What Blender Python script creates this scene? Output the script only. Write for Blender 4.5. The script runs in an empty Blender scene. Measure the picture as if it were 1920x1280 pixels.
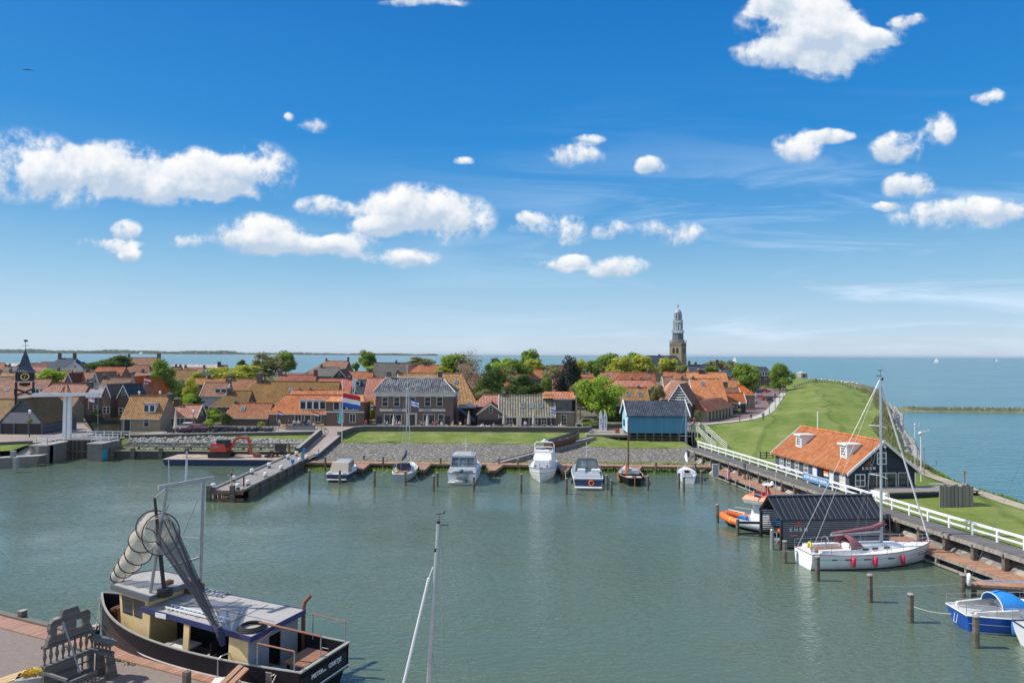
import bpy,math,random
import numpy as np
from mathutils import Vector,Matrix
from mathutils.bvhtree import BVHTree
random.seed(7)
R_=math.radians
scene=bpy.context.scene
COL=scene.collection
# ------------------------------------------------------------------ camera
CAMZ,FPX,CXP,CYP=16.0,1280.0,960.0,640.0
PITCH,ROLL=math.atan(25.0/1280.0),R_(0.33)
cam=bpy.data.cameras.new('camera');cam.lens=24.0;cam.sensor_width=36.0
cam.clip_start=0.5;cam.clip_end=60000
camo=bpy.data.objects.new('camera',cam);COL.objects.link(camo)
F_=Vector((0,math.cos(PITCH),math.sin(PITCH)))
R0=Vector((1,0,0));U0=Vector((0,-math.sin(PITCH),math.cos(PITCH)))
CR=R0*math.cos(ROLL)+U0*math.sin(ROLL);CU=-R0*math.sin(ROLL)+U0*math.cos(ROLL)
camo.matrix_world=Matrix(((CR.x,CU.x,-F_.x,0),(CR.y,CU.y,-F_.y,0),(CR.z,CU.z,-F_.z,CAMZ),(0,0,0,1)))
scene.camera=camo
def ray(u,v):return F_+CR*((u-CXP)/FPX)+CU*((CYP-v)/FPX)
def P(u,v,z):
    d=ray(u,v);t=(z-CAMZ)/d.z;return Vector((d.x*t,d.y*t,z))
def Q(u,v,y):
    d=ray(u,v);t=y/d.y;return Vector((d.x*t,y,CAMZ+d.z*t))
# ------------------------------------------------------------------ sun and sky
SUN_EL,SUN_AZ=R_(47),R_(2)
sdir=Vector((-math.cos(SUN_EL)*math.cos(SUN_AZ),math.cos(SUN_EL)*math.sin(SUN_AZ),math.sin(SUN_EL)))
sl=bpy.data.lights.new('sun','SUN');sl.energy=3.6;sl.angle=R_(0.53);sl.color=(1.0,0.955,0.88)
so=bpy.data.objects.new('sun',sl);COL.objects.link(so)
so.rotation_euler=sdir.to_track_quat('Z','Y').to_euler()
world=bpy.data.worlds.new('World');scene.world=world;world.use_nodes=True
nt=world.node_tree;nt.nodes.clear()
class N:
    def __init__(s,nt):s.nt=nt
    def n(s,t,**kw):
        nd=s.nt.nodes.new(t)
        for k,v in kw.items():
            if k=='i':
                for kk,vv in v.items():
                    if isinstance(vv,bpy.types.NodeSocket):s.nt.links.new(vv,nd.inputs[kk])
                    else:nd.inputs[kk].default_value=vv
            else:setattr(nd,k,v)
        return nd
    def m(s,op,a,b=0.0,c=0.0,clamp=False):return s.n('ShaderNodeMath',operation=op,use_clamp=clamp,i={0:a,1:b,2:c}).outputs[0]
    def vm(s,op,a,b=None,c=None,out=0,scale=None):
        i={0:a}
        if b is not None:i[1]=b
        if c is not None:i[2]=c
        if scale is not None:i[3]=scale
        return s.n('ShaderNodeVectorMath',operation=op,i=i).outputs[out]
    def noise(s,vec,scale,detail=4,rough=.55,dim='3D',out=0,dist=0.0):
        i={'Scale':scale,'Detail':detail,'Roughness':rough,'Distortion':dist}
        if vec is not None:i['Vector']=vec
        return s.n('ShaderNodeTexNoise',noise_dimensions=dim,i=i).outputs[out]
    def mix(s,f,a,b,bt='MIX',typ='RGBA'):
        nd=s.n('ShaderNodeMix',data_type=typ,blend_type=bt)
        for k,vv in ((0,f),(6,a),(7,b)):
            if isinstance(vv,bpy.types.NodeSocket):s.nt.links.new(vv,nd.inputs[k])
            else:nd.inputs[k].default_value=vv
        return nd.outputs[2]
    def ramp(s,f,stops,interp='LINEAR'):
        nd=s.n('ShaderNodeValToRGB',i={0:f});cr=nd.color_ramp;cr.interpolation=interp
        while len(cr.elements)<len(stops):cr.elements.new(0.5)
        for e,(p,c) in zip(cr.elements,stops):
            e.position=p;e.color=(c[0],c[1],c[2],1) if not isinstance(c,(int,float)) else (c,c,c,1)
        return nd.outputs[0]
    def maprange(s,v,a,b,c=0.0,d=1.0,smooth=True):
        return s.n('ShaderNodeMapRange',interpolation_type='SMOOTHSTEP' if smooth else 'LINEAR',i={0:v,1:a,2:b,3:c,4:d}).outputs[0]
W=N(nt)
sky=W.n('ShaderNodeTexSky',sky_type='NISHITA',sun_disc=False,sun_elevation=SUN_EL,
          sun_rotation=math.atan2(sdir.x,sdir.y),altitude=0,air_density=1.0,dust_density=0.6,ozone_density=3.2)
hs=W.n('ShaderNodeHueSaturation',i={'Saturation':1.12,'Value':1.0,'Color':sky.outputs[0]})
tc=W.n('ShaderNodeTexCoord');D=tc.outputs['Generated']
sep=W.n('ShaderNodeSeparateXYZ',i={0:D})
yy=W.m('MAXIMUM',sep.outputs[1],0.02)
U=W.m('DIVIDE',sep.outputs[0],yy);V=W.m('DIVIDE',sep.outputs[2],yy)
UV=W.n('ShaderNodeCombineXYZ',i={0:U,1:V,2:0.0}).outputs[0]
n1=W.n('ShaderNodeTexNoise',noise_dimensions='2D',i={'Vector':UV,'Scale':7.0,'Detail':4.0,'Roughness':.6})
w1=W.vm('MULTIPLY_ADD',n1.outputs[1],(0.050,0.030,0),(-0.025,-0.015,1.0))
UW=W.vm('ADD',UV,w1)
CL=[(45,312,95,58),(130,335,85,48),(235,315,95,46),(300,345,120,36),(385,325,70,40),(478,322,72,50),(420,362,50,18),
 (628,390,62,20),(770,395,88,46),(840,412,80,44),(715,428,50,18),
 (480,440,80,34),(560,462,75,20),(650,464,60,20),(355,448,30,14),(235,432,30,16),(205,458,60,10),(238,475,32,14),
 (760,488,64,16),(1040,430,66,26),(985,410,20,12),(1142,433,34,15),(1255,440,66,24),(1040,492,62,13),(1080,484,28,10),(1162,500,46,16),
 (1075,290,52,18),(1100,262,30,9),(585,240,26,13),(540,220,9,9),(1228,310,26,16),(870,298,18,9),
 (1500,45,95,50),(1560,85,100,45),(1455,100,62,26),(1540,128,52,26),(1640,68,50,20),(1500,2,75,30),(800,4,75,10),
 (1495,272,40,30),(1555,252,45,12),(1690,275,48,28),(1760,240,36,30),(1715,345,44,22),(1670,382,24,9),(1790,405,100,28),(1880,395,60,20),(1862,178,26,15),(1700,38,30,14),(1545,40,70,50)]
acc=None
for (u,v,a,b) in CL:
    d=ray(u,v);cu,cv=d.x/d.y,d.z/d.y
    sx,sy=1280.0/(a*1.34),1280.0/(b*1.36)
    q=W.vm('MULTIPLY_ADD',UW,(sx,sy,1.0),(-cu*sx,-cv*sy,0.0))
    L=W.vm('LENGTH',q,out=1)
    w=W.m('SUBTRACT',1.4142,L,clamp=True)
    acc=W.vm('SCALE',q,scale=w) if acc is None else W.vm('MULTIPLY_ADD',q,W.n('ShaderNodeCombineXYZ',i={0:w,1:w,2:w}).outputs[0],acc)
sa=W.n('ShaderNodeSeparateXYZ',i={0:acc})
fld=sa.outputs[2]
hgt=W.m('DIVIDE',sa.outputs[1],W.m('MAXIMUM',fld,0.02))
nf=W.noise(UV,14.0,8,.57,'2D')
nf2=W.noise(W.vm('ADD',UV,(-0.010,0.016,0)),14.0,6,.54,'2D')
pres=W.m('MULTIPLY',fld,5.0,clamp=True)
nfine=W.m('MULTIPLY_ADD',W.noise(UW,62.0,5,.6,'2D'),.42,-.21)
fn=W.m('ADD',fld,W.m('MULTIPLY',pres,W.m('ADD',nfine,W.m('MULTIPLY_ADD',nf,1.25,-0.62))))
dens=W.maprange(fn,0.03,0.42)
emb=W.m('MULTIPLY',W.m('SUBTRACT',nf,nf2),1.9)
lit=W.m('ADD',W.m('MULTIPLY_ADD',hgt,0.72,0.52),W.m('ADD',emb,nfine))
lit=W.m('SUBTRACT',lit,W.m('MULTIPLY',W.m('MINIMUM',fld,0.7),W.maprange(hgt,0.15,-0.6,0.0,0.45)))
ccol=W.ramp(lit,[(0.05,(3.7,4.5,5.5)),(0.38,(4.9,5.4,6.0)),(0.68,(6.2,6.4,6.7)),(1.0,(7.1,7.1,7.0))])
nv=W.noise(W.vm('MULTIPLY',UV,(1.6,13.0,1.0)),1.5,6,.6,'2D',dist=.6)
veil=W.m('MULTIPLY',W.maprange(nv,0.42,0.76),W.maprange(V,0.48,0.08,0.0,0.50))
veil=W.m('MULTIPLY',W.m('MULTIPLY',veil,W.maprange(U,-.3,.45,.06,1.0)),W.maprange(V,.36,.22,.25,1.0))
EL=W.m('ARCSINE',sep.outputs[2])
grad=W.ramp(EL,[(0.0,(4.3,5.2,6.0)),(0.045,(3.3,4.7,6.0)),(0.12,(1.85,3.7,5.4)),(0.20,(.62,2.5,5.1)),(0.30,(.12,1.82,4.75)),(0.46,(.04,1.32,4.1)),(1.0,(.06,1.0,3.4))])
base=W.mix(0.90,hs.outputs[0],grad)
base=W.mix(veil,base,(6.0,6.9,8.2,1))
back=W.m('MULTIPLY',W.maprange(sep.outputs[1],.12,-.15),W.maprange(W.noise(W.vm('MULTIPLY',D,(2.2,2.2,5.0)),1.4,5,.55),.44,.60,0,.85))  # unseen bright clouds added behind the camera to fill surfaces facing it
base=W.mix(W.m('MULTIPLY',back,W.maprange(EL,-.02,.03)),base,(8.0,8.2,8.4,1))
full=W.mix(W.m('MULTIPLY',dens,0.96),base,ccol)
bg=W.n('ShaderNodeBackground',i={'Color':full,'Strength':0.1})
out=W.n('ShaderNodeOutputWorld',i={0:bg.outputs[0]})
try:
    world.cycles.sampling_method='MANUAL';world.cycles.sample_map_resolution=256
except Exception:pass
vs=scene.view_settings;vs.view_transform='Standard';vs.look='None';vs.exposure=0.52;vs.gamma=1.0;vs.use_curve_mapping=False
scene.cycles.max_bounces=6;scene.cycles.transparent_max_bounces=12;scene.cycles.volume_bounces=0
HAZE=0.00003
# ------------------------------------------------------------------ materials
MATS={}
def newmat(name):
    m=bpy.data.materials.new(name);m.use_nodes=True;m.node_tree.nodes.clear();MATS[name]=m
    return m,N(m.node_tree)
def finish(k,col,rough=.6,metal=0.0,bump=None,bstr=.3,bdist=.05,spec=.5,**kw):
    i={'Base Color':col,'Roughness':rough,'Metallic':metal,'Specular IOR Level':spec}
    i.update(kw)
    if bump is not None:
        i['Normal']=k.n('ShaderNodeBump',i={'Strength':bstr,'Distance':bdist,'Height':bump}).outputs[0]
    b=k.n('ShaderNodeBsdfPrincipled',i=i)
    k.n('ShaderNodeOutputMaterial',i={0:b.outputs[0]})
def c4(c,f=1.0):return (c[0]*f,c[1]*f,c[2]*f,1)
def mat(name,col,rough=.6,var=.22,scale=1.5,metal=0.0,bump=0.0,spec=.5,tint=None):
    if name in MATS:return MATS[name]
    m,k=newmat(name)
    co=k.n('ShaderNodeTexCoord').outputs['Object']
    nz=k.noise(co,scale,5,.65)
    c=k.ramp(nz,[(0.25,[x*(1-var) for x in col]),(0.5,col),(0.78,[min(1,x*(1+var)) for x in (tint or col)])])
    fine=k.noise(co,scale*9,3,.6)
    c=k.mix(k.m('MULTIPLY',fine,var*1.2),c,c4(col,.72))
    finish(k,c,rough,metal,fine if bump else None,bump,.03,spec)
    return m
def tile(name,a,b,c,moss=(.11,.10,.045),mossy=.25,per=.30,rib=.5):
    m,k=newmat(name)
    co=k.n('ShaderNodeTexCoord').outputs['Object'];s=k.n('ShaderNodeSeparateXYZ',i={0:co})
    x,z=s.outputs[0],s.outputs[2]
    wv=k.m('SINE',k.m('MULTIPLY',x,2*math.pi/per))
    rw=k.m('FRACT',k.m('MULTIPLY',z,1/.24))
    cell=k.n('ShaderNodeCombineXYZ',i={0:k.m('FLOOR',k.m('DIVIDE',x,per)),1:k.m('FLOOR',k.m('MULTIPLY',z,1/.24)),2:0.0}).outputs[0]
    wn=k.n('ShaderNodeTexWhiteNoise',noise_dimensions='2D',i={'Vector':cell}).outputs[0]
    big=k.noise(co,.45,5,.65)
    cc=k.ramp(k.m('ADD',k.m('MULTIPLY',big,.75),k.m('MULTIPLY',wn,.3)),[(0.30,a),(0.5,b),(0.70,c)])
    rn=k.n('ShaderNodeObjectInfo').outputs['Random']
    cc=k.n('ShaderNodeHueSaturation',i={'Hue':k.m('MULTIPLY_ADD',rn,.022,.487),'Saturation':k.m('MULTIPLY_ADD',rn,-.24,1.22),'Value':k.m('MULTIPLY_ADD',k.m('FRACT',k.m('MULTIPLY',rn,7.3)),.45,.72),'Color':cc}).outputs[0]
    ms=k.m('MULTIPLY',k.maprange(k.noise(co,.9,6,.75),.50,.68),mossy*2.2)
    cc=k.mix(ms,cc,c4(moss))
    cc=k.mix(k.m('MULTIPLY',k.maprange(wv,-1,.2,1,0),rib),cc,c4([q*.22 for q in b]))
    finish(k,cc,.75,0,k.m('ADD',wv,k.m('MULTIPLY',rw,.5)),.6,.05,.25)
    return m
tile('tile_orange',(.37,.135,.075),(.50,.20,.105),(.62,.30,.175),mossy=.26)
tile('tile_bright',(.46,.15,.07),(.60,.22,.10),(.70,.31,.16),mossy=.16)
tile('tile_brown',(.24,.125,.085),(.34,.18,.12),(.44,.255,.175),mossy=.32)
tile('tile_tan',(.26,.125,.05),(.42,.20,.085),(.54,.30,.14),mossy=.3,rib=.7)
tile('tile_pink',(.40,.15,.11),(.50,.22,.16),(.60,.31,.24),mossy=.18)
tile('tile_moss',(.19,.11,.045),(.28,.165,.065),(.36,.22,.09),moss=(.14,.13,.05),mossy=.4,rib=.7)
tile('tile_slate',(.035,.045,.06),(.06,.075,.10),(.10,.12,.16),moss=(.08,.08,.07),mossy=.1)
tile('tile_glazed',(.05,.065,.10),(.13,.14,.16),(.30,.30,.28),moss=(.2,.19,.12),mossy=.15,rib=.85,per=.38)
tile('tile_striped',(.20,.185,.145),(.30,.28,.215),(.42,.40,.32),moss=(.22,.2,.07),mossy=.2,rib=.9,per=.48)
tile('tile_grey',(.13,.12,.105),(.18,.165,.145),(.23,.21,.185),mossy=.15)
tile('tile_plum',(.12,.045,.04),(.17,.065,.055),(.24,.10,.08),mossy=.2)
tile('tile_pale',(.38,.34,.32),(.52,.48,.46),(.68,.65,.63),moss=(.2,.16,.13),mossy=.4)
def brick(name,a,b,mortar=(.30,.28,.25)):
    m,k=newmat(name)
    co=k.n('ShaderNodeTexCoord').outputs['Object'];s=k.n('ShaderNodeSeparateXYZ',i={0:co})
    v=k.n('ShaderNodeCombineXYZ',i={0:k.m('ADD',s.outputs[0],s.outputs[1]),1:s.outputs[2] if name != 'quay_paving' else k.m('SUBTRACT',s.outputs[1],s.outputs[0]),2:0.0}).outputs[0]
    bt=k.n('ShaderNodeTexBrick',i={'Vector':v,'Color1':c4(a),'Color2':c4(b),'Mortar':c4(mortar),'Scale':1.0,'Mortar Size':.008,'Brick Width':.22,'Row Height':.075,'Bias':0.0})
    nz=k.noise(co,.8,6,.7)
    c=k.mix(k.m('MULTIPLY',nz,.6),bt.outputs[0],c4([q*.55 for q in a]))
    c=k.n('ShaderNodeHueSaturation',i={'Value':k.m('MULTIPLY_ADD',k.n('ShaderNodeObjectInfo').outputs['Random'],.5,.75),'Color':c}).outputs[0]
    finish(k,c,.85,0,bt.outputs[1],.3,.01,.2)
brick('brick_red',(.28,.15,.115),(.21,.12,.095))
brick('brick_dark',(.20,.135,.115),(.15,.108,.094),(.16,.145,.13))
brick('brick_yellow',(.46,.37,.24),(.36,.29,.19))
brick('brick_olive',(.40,.325,.215),(.31,.25,.165))
brick('brick_church',(.42,.34,.20),(.32,.26,.16))
def planks(name,col,per=.2,axis=2,var=.25,rough=.6,dark=.35):
    m,k=newmat(name)
    co=k.n('ShaderNodeTexCoord').outputs['Object'];s=k.n('ShaderNodeSeparateXYZ',i={0:co})
    t=k.m('DIVIDE',s.outputs[axis],per);fr=k.m('FRACT',t)
    wn=k.n('ShaderNodeTexWhiteNoise',noise_dimensions='1D',i={'W':k.m('FLOOR',t)}).outputs[0]
    g=k.noise(k.vm('MULTIPLY',co,(1,1,1)),2.2,5,.7)
    c=k.ramp(k.m('ADD',k.m('MULTIPLY',wn,.5),k.m('MULTIPLY',g,.5)),[(0.2,[x*(1-var) for x in col]),(0.8,[min(1,x*(1+var)) for x in col])])
    ln=k.maprange(fr,0.0,.16,1.0,0.0)
    c=k.mix(k.m('MULTIPLY',ln,.8),c,c4(col,dark))
    finish(k,c,rough,0,fr,.5,.04,.3)
planks('wood_black',(.045,.048,.054),.2)
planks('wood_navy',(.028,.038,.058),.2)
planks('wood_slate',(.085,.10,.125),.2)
planks('deck_dark',(.15,.14,.13),.16,axis=1)
planks('deck_grey',(.30,.27,.235),.16,axis=1)
planks('deck_greyx',(.27,.245,.215),.16,axis=0)
planks('deck_red',(.40,.22,.145),.16,axis=0)
planks('deck_redy',(.40,.22,.145),.16,axis=1)
planks('quay_boards',(.37,.205,.14),.26,axis=0,var=.16,dark=.18)
planks('wood_pile',(.15,.13,.105),.22)
planks('wood_quay',(.075,.068,.058),.9,axis=0)
planks('wood_play',(.15,.145,.13),.16)
planks('wood_blue',(.075,.245,.41),.22,axis=0,var=.10,dark=.7)
planks('wood_blue_sunlit',(.28,.56,.70),.22,axis=1,var=.10,dark=.8)  # same blue boards, with the sunlit tone put into the colour
planks('wood_fascia',(.34,.34,.35),.2,axis=0,var=.2)
planks('metal_roof',(.022,.026,.033),.55,axis=0,var=.15,rough=.4,dark=3.0)
for n_,c_,r_ in [('white',(.80,.80,.79),.45),('white_hull',(.82,.83,.84),.25),('offwhite',(.62,.60,.55),.6),('frame_cream',(.60,.58,.50),.5),
    ('black',(.012,.012,.014),.45),('black_hull',(.012,.012,.018),.55),('navy_hull',(.02,.045,.12),.25),('blue_hull',(.015,.10,.46),.25),
    ('cream',(.78,.58,.29),.5),('fascia_blue',(.035,.045,.14),.45),('roof_felt',(.40,.375,.345),.85),('maroon',(.26,.10,.115),.8),
    ('canvas_blue',(.02,.24,.62),.8),('canvas_navy',(.02,.03,.07),.8),('canvas_grey',(.36,.37,.39),.8),('canvas_tan',(.42,.36,.29),.8),
    ('canvas_cream',(.62,.58,.50),.85),('orange',(.85,.17,.03),.45),('red',(.60,.02,.03),.4),('machine_red',(.66,.07,.035),.4),('red_dark',(.35,.04,.03),.5),('yellow',(.78,.55,.05),.5),
    ('magenta',(.62,.03,.09),.45),('stone',(.33,.315,.285),.85),('stone_mid',(.20,.19,.165),.9),('stone_dark',(.11,.10,.09),.9),('concrete',(.36,.34,.31),.85),
    ('rust',(.24,.10,.055),.8),('rust_deck',(.42,.33,.28),.85),('rubber',(.02,.02,.02),.7),('grey',(.25,.26,.28),.55),('blue_paint',(.03,.17,.42),.5),
    ('skin',(.62,.38,.27),.6),('hair',(.07,.045,.03),.8),('hair_grey',(.45,.43,.40),.8),('denim',(.06,.10,.20),.8),('khaki',(.48,.40,.29),.85),('cloth_white',(.75,.74,.72),.8),
    ('cloth_pink',(.62,.30,.36),.8),('cloth_green',(.10,.25,.12),.8),('flag_red',(.62,.015,.03),.7),('flag_white',(.80,.80,.80),.7),('flag_blue',(.02,.10,.42),.7),('flag_teal',(.03,.36,.42),.7),
    ('wool',(.72,.68,.60),.95),('bark',(.13,.10,.07),.9),('pine_board',(.62,.43,.20),.6),('gold',(.75,.52,.12),.4),('lead',(.36,.39,.43),.5),('lead_dark',(.12,.135,.15),.55),('lamp_green',(.02,.06,.045),.4),
    ('rope',(.50,.45,.36),.9),('antifoul',(.05,.10,.09),.6),('paper',(.72,.70,.66),.8),('sign_blue',(.10,.26,.50),.6),('mast_brown',(.13,.06,.035),.5),('teak',(.30,.14,.07),.6),('sandy',(.50,.42,.32),.9)]:
    mat(n_,c_,r_,spec=.2 if n_=='black_hull' else .5,var=.12 if n_ in ('white','white_hull','flag_red','flag_white','flag_blue') else .2,scale=1.2)
mat('alu',(.62,.64,.66),.35,metal=.6);mat('steel',(.40,.41,.42),.4,metal=.5)
def glass(name,col,rough=.06):
    m,k=newmat(name)
    co=k.n('ShaderNodeTexCoord').outputs['Object']
    finish(k,k.ramp(k.noise(co,1.1,3),[(.3,[x*.4 for x in col]),(.7,[x*1.7 for x in col])]),rough,0,None,spec=.8)
glass('pane',(.035,.045,.055));glass('pane_sky',(.10,.15,.19));glass('canopy_glass',(.13,.16,.18),.12)
def mesh_net(name,col,alpha=.55):
    m,k=newmat(name)
    co=k.n('ShaderNodeTexCoord').outputs['Object']
    a=k.m('MULTIPLY_ADD',k.noise(co,3.5,5,.7),.5,alpha-.25)
    b=k.n('ShaderNodeBsdfPrincipled',i={'Base Color':c4(col),'Roughness':.9,'Alpha':a})
    k.n('ShaderNodeOutputMaterial',i={0:b.outputs[0]})
mesh_net('net_cream',(.74,.64,.50),.40);mesh_net('net_dark',(.012,.014,.022),.50)
mesh_net('clear_plastic',(.40,.46,.50),.45)
def leaf(name,a,b,c,trans=.5):
    a,b,c=[tuple(x*1.5 for x in q) for q in (a,b,c)]
    m,k=newmat(name)
    co=k.n('ShaderNodeTexCoord').outputs['Object']
    f=k.m('ADD',k.m('MULTIPLY',k.noise(co,.55,4,.6),.7),k.m('MULTIPLY',k.noise(co,4.0,2,.5),.35))
    col=k.ramp(f,[(.32,a),(.52,b),(.72,c)])
    d=k.n('ShaderNodeBsdfDiffuse',i={'Color':col});t=k.n('ShaderNodeBsdfTranslucent',i={'Color':col})
    mx=k.n('ShaderNodeMixShader',i={0:trans,1:d.outputs[0],2:t.outputs[0]})
    k.n('ShaderNodeOutputMaterial',i={0:mx.outputs[0]})
leaf('leaf_mid',(.085,.13,.028),(.16,.225,.045),(.25,.31,.07))
leaf('leaf_bright',(.13,.20,.028),(.24,.33,.05),(.36,.43,.09))
leaf('leaf_yellow',(.19,.20,.035),(.32,.33,.055),(.45,.44,.10))
leaf('leaf_dark',(.045,.075,.025),(.085,.13,.04),(.14,.19,.06))
leaf('leaf_olive',(.12,.13,.055),(.20,.20,.085),(.28,.27,.12))
leaf('leaf_dry',(.24,.21,.12),(.36,.31,.19),(.48,.42,.28),.3)
leaf('leaf_conifer',(.018,.022,.02),(.035,.04,.034),(.06,.062,.05),.15)
leaf('twig',(.16,.13,.09),(.25,.21,.15),(.34,.29,.21),.1)
def ground(name,cols,scale=.35,fine=6.0,bump=.4,rough=.95,streak=None,bands=None):
    m,k=newmat(name)
    co=k.n('ShaderNodeTexCoord').outputs['Object']
    v=co if streak is None else k.vm('MULTIPLY',co,streak)
    big=k.noise(v,scale,6,.65);fi=k.noise(co,fine,4,.7)
    c=k.ramp(k.m('ADD',k.m('MULTIPLY',big,.72),k.m('MULTIPLY',fi,.32)),[(.30,cols[0]),(.5,cols[1]),(.72,cols[2])])
    if bands:
        sp=k.n('ShaderNodeSeparateXYZ',i={0:co});wob=k.m('MULTIPLY',k.noise(co,.035,3),16.0)
        ph=k.m('ADD',k.m('MULTIPLY',k.m('SUBTRACT',sp.outputs[0],k.m('MULTIPLY',sp.outputs[1],.42)),bands),wob)
        c=k.mix(k.m('MULTIPLY',k.maprange(k.m('SINE',ph),-.6,.9),.38),c,c4(cols[2],.9))
        c=k.mix(k.m('MULTIPLY',k.maprange(k.m('SINE',k.m('MULTIPLY',ph,.5)),.93,1.0),.45),c,c4(cols[0],.75))
        c=k.mix(k.maprange(k.noise(co,.09,7,.75),.50,.70,0,.75),c,(.30,.30,.11,1))
        c=k.mix(k.maprange(k.noise(co,.5,6,.75),.52,.66,0,.4),c,c4(cols[0],.8))
    finish(k,c,rough,0,fi,bump,.08,.1)
ground('grass',[(.085,.135,.028),(.140,.195,.040),(.245,.275,.085)],.16,2.2,.8,streak=(1,.45,1),bands=1.1)
ground('grass_bank',[(.09,.135,.03),(.15,.195,.045),(.28,.29,.12)],.35,2.5,.8)
ground('weeds',[(.07,.10,.025),(.17,.18,.06),(.36,.30,.16)],.5,3.0,.9)
ground('reeds',[(.08,.14,.02),(.15,.23,.035),(.26,.28,.09)],.4,3.0,.9)
ground('sand_path',[(.26,.20,.13),(.40,.33,.24),(.52,.46,.36)],.4,4.0,.4)
ground('dry_slope',[(.10,.125,.04),(.19,.195,.085),(.34,.30,.19)],.25,3.0,.9)
ground('paving',[(.22,.175,.15),(.31,.25,.215),(.40,.335,.29)],.25,5.0,.25)
ground('road_brick',[(.15,.105,.095),(.21,.15,.135),(.28,.205,.18)],.2,5.0,.2)
brick('quay_paving',(.42,.33,.285),(.33,.26,.225),(.26,.22,.19))
MATS['quay_paving'].node_tree.nodes['Brick Texture'].inputs['Row Height'].default_value=.11
ground('kerb',[(.36,.34,.29),(.47,.44,.38),(.56,.53,.46)],.8,6.0,.2)
ground('town_earth',[(.07,.085,.035),(.15,.13,.09),(.24,.20,.15)],.15,2.0,.4)
def stones(name,cols,sc=1.6,b=.8):
    m,k=newmat(name)
    co=k.n('ShaderNodeTexCoord').outputs['Object']
    vo=k.n('ShaderNodeTexVoronoi',i={'Vector':co,'Scale':sc});
    wn=k.n('ShaderNodeSeparateColor',i={0:vo.outputs[1]}).outputs[0]
    c=k.ramp(wn,[(0.0,cols[0]),(.5,cols[1]),(1.0,cols[2])])
    c=k.mix(k.maprange(vo.outputs[0],.25/sc*2.0,.55/sc*2.0,0,.75),c,(.10,.09,.07,1))
    big=k.maprange(k.noise(co,.25,5),.5,.7,0,.5)
    c=k.mix(big,c,(.20,.19,.13,1))
    finish(k,c,.9,0,k.m('SUBTRACT',1.0,vo.outputs[0]),b,.15,.15)
stones('cobble_bank',[(.20,.185,.17),(.34,.32,.29),(.62,.59,.54)],3.0)
stones('sea_stones',[(.14,.13,.12),(.27,.25,.22),(.42,.38,.33)],1.3)
def water(name,deep,shallow,sc,bstr,bdist,rough,ior=1.333,str2=.6):
    m,k=newmat(name)
    co=k.n('ShaderNodeTexCoord').outputs['Object']
    a=k.noise(k.vm('MULTIPLY',co,(.62,1.35,1)),sc,3,.55,dist=.3)
    b_=k.noise(k.vm('MULTIPLY',co,(.8,1.2,1)),sc*.22,3,.6)
    c_=k.noise(k.vm('MULTIPLY',co,(1.0,1.6,1)),.018,4,.6)
    h=k.m('ADD',k.m('MULTIPLY',a,.6),k.m('MULTIPLY',b_,str2))
    amp=k.maprange(c_,.36,.64,.22,1.5)
    i={'Base Color':k.mix(k.noise(co,.03,4),c4(deep),c4(shallow)),'Roughness':rough,'IOR':ior,'Specular IOR Level':.5}
    i['Normal']=k.n('ShaderNodeBump',i={'Strength':k.m('MULTIPLY',amp,bstr),'Distance':bdist,'Height':h}).outputs[0]
    p=k.n('ShaderNodeBsdfPrincipled',i=i)
    k.n('ShaderNodeOutputMaterial',i={0:p.outputs[0]})
water('harbour_water',(.086,.122,.080),(.110,.146,.092),2.3,.50,.30,.05,ior=1.45)
water('sea_water',(.055,.155,.165),(.07,.18,.185),.55,.6,.5,.22,str2=.5)
water('canal_water',(.03,.04,.02),(.05,.055,.03),1.2,.2,.1,.05)
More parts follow.
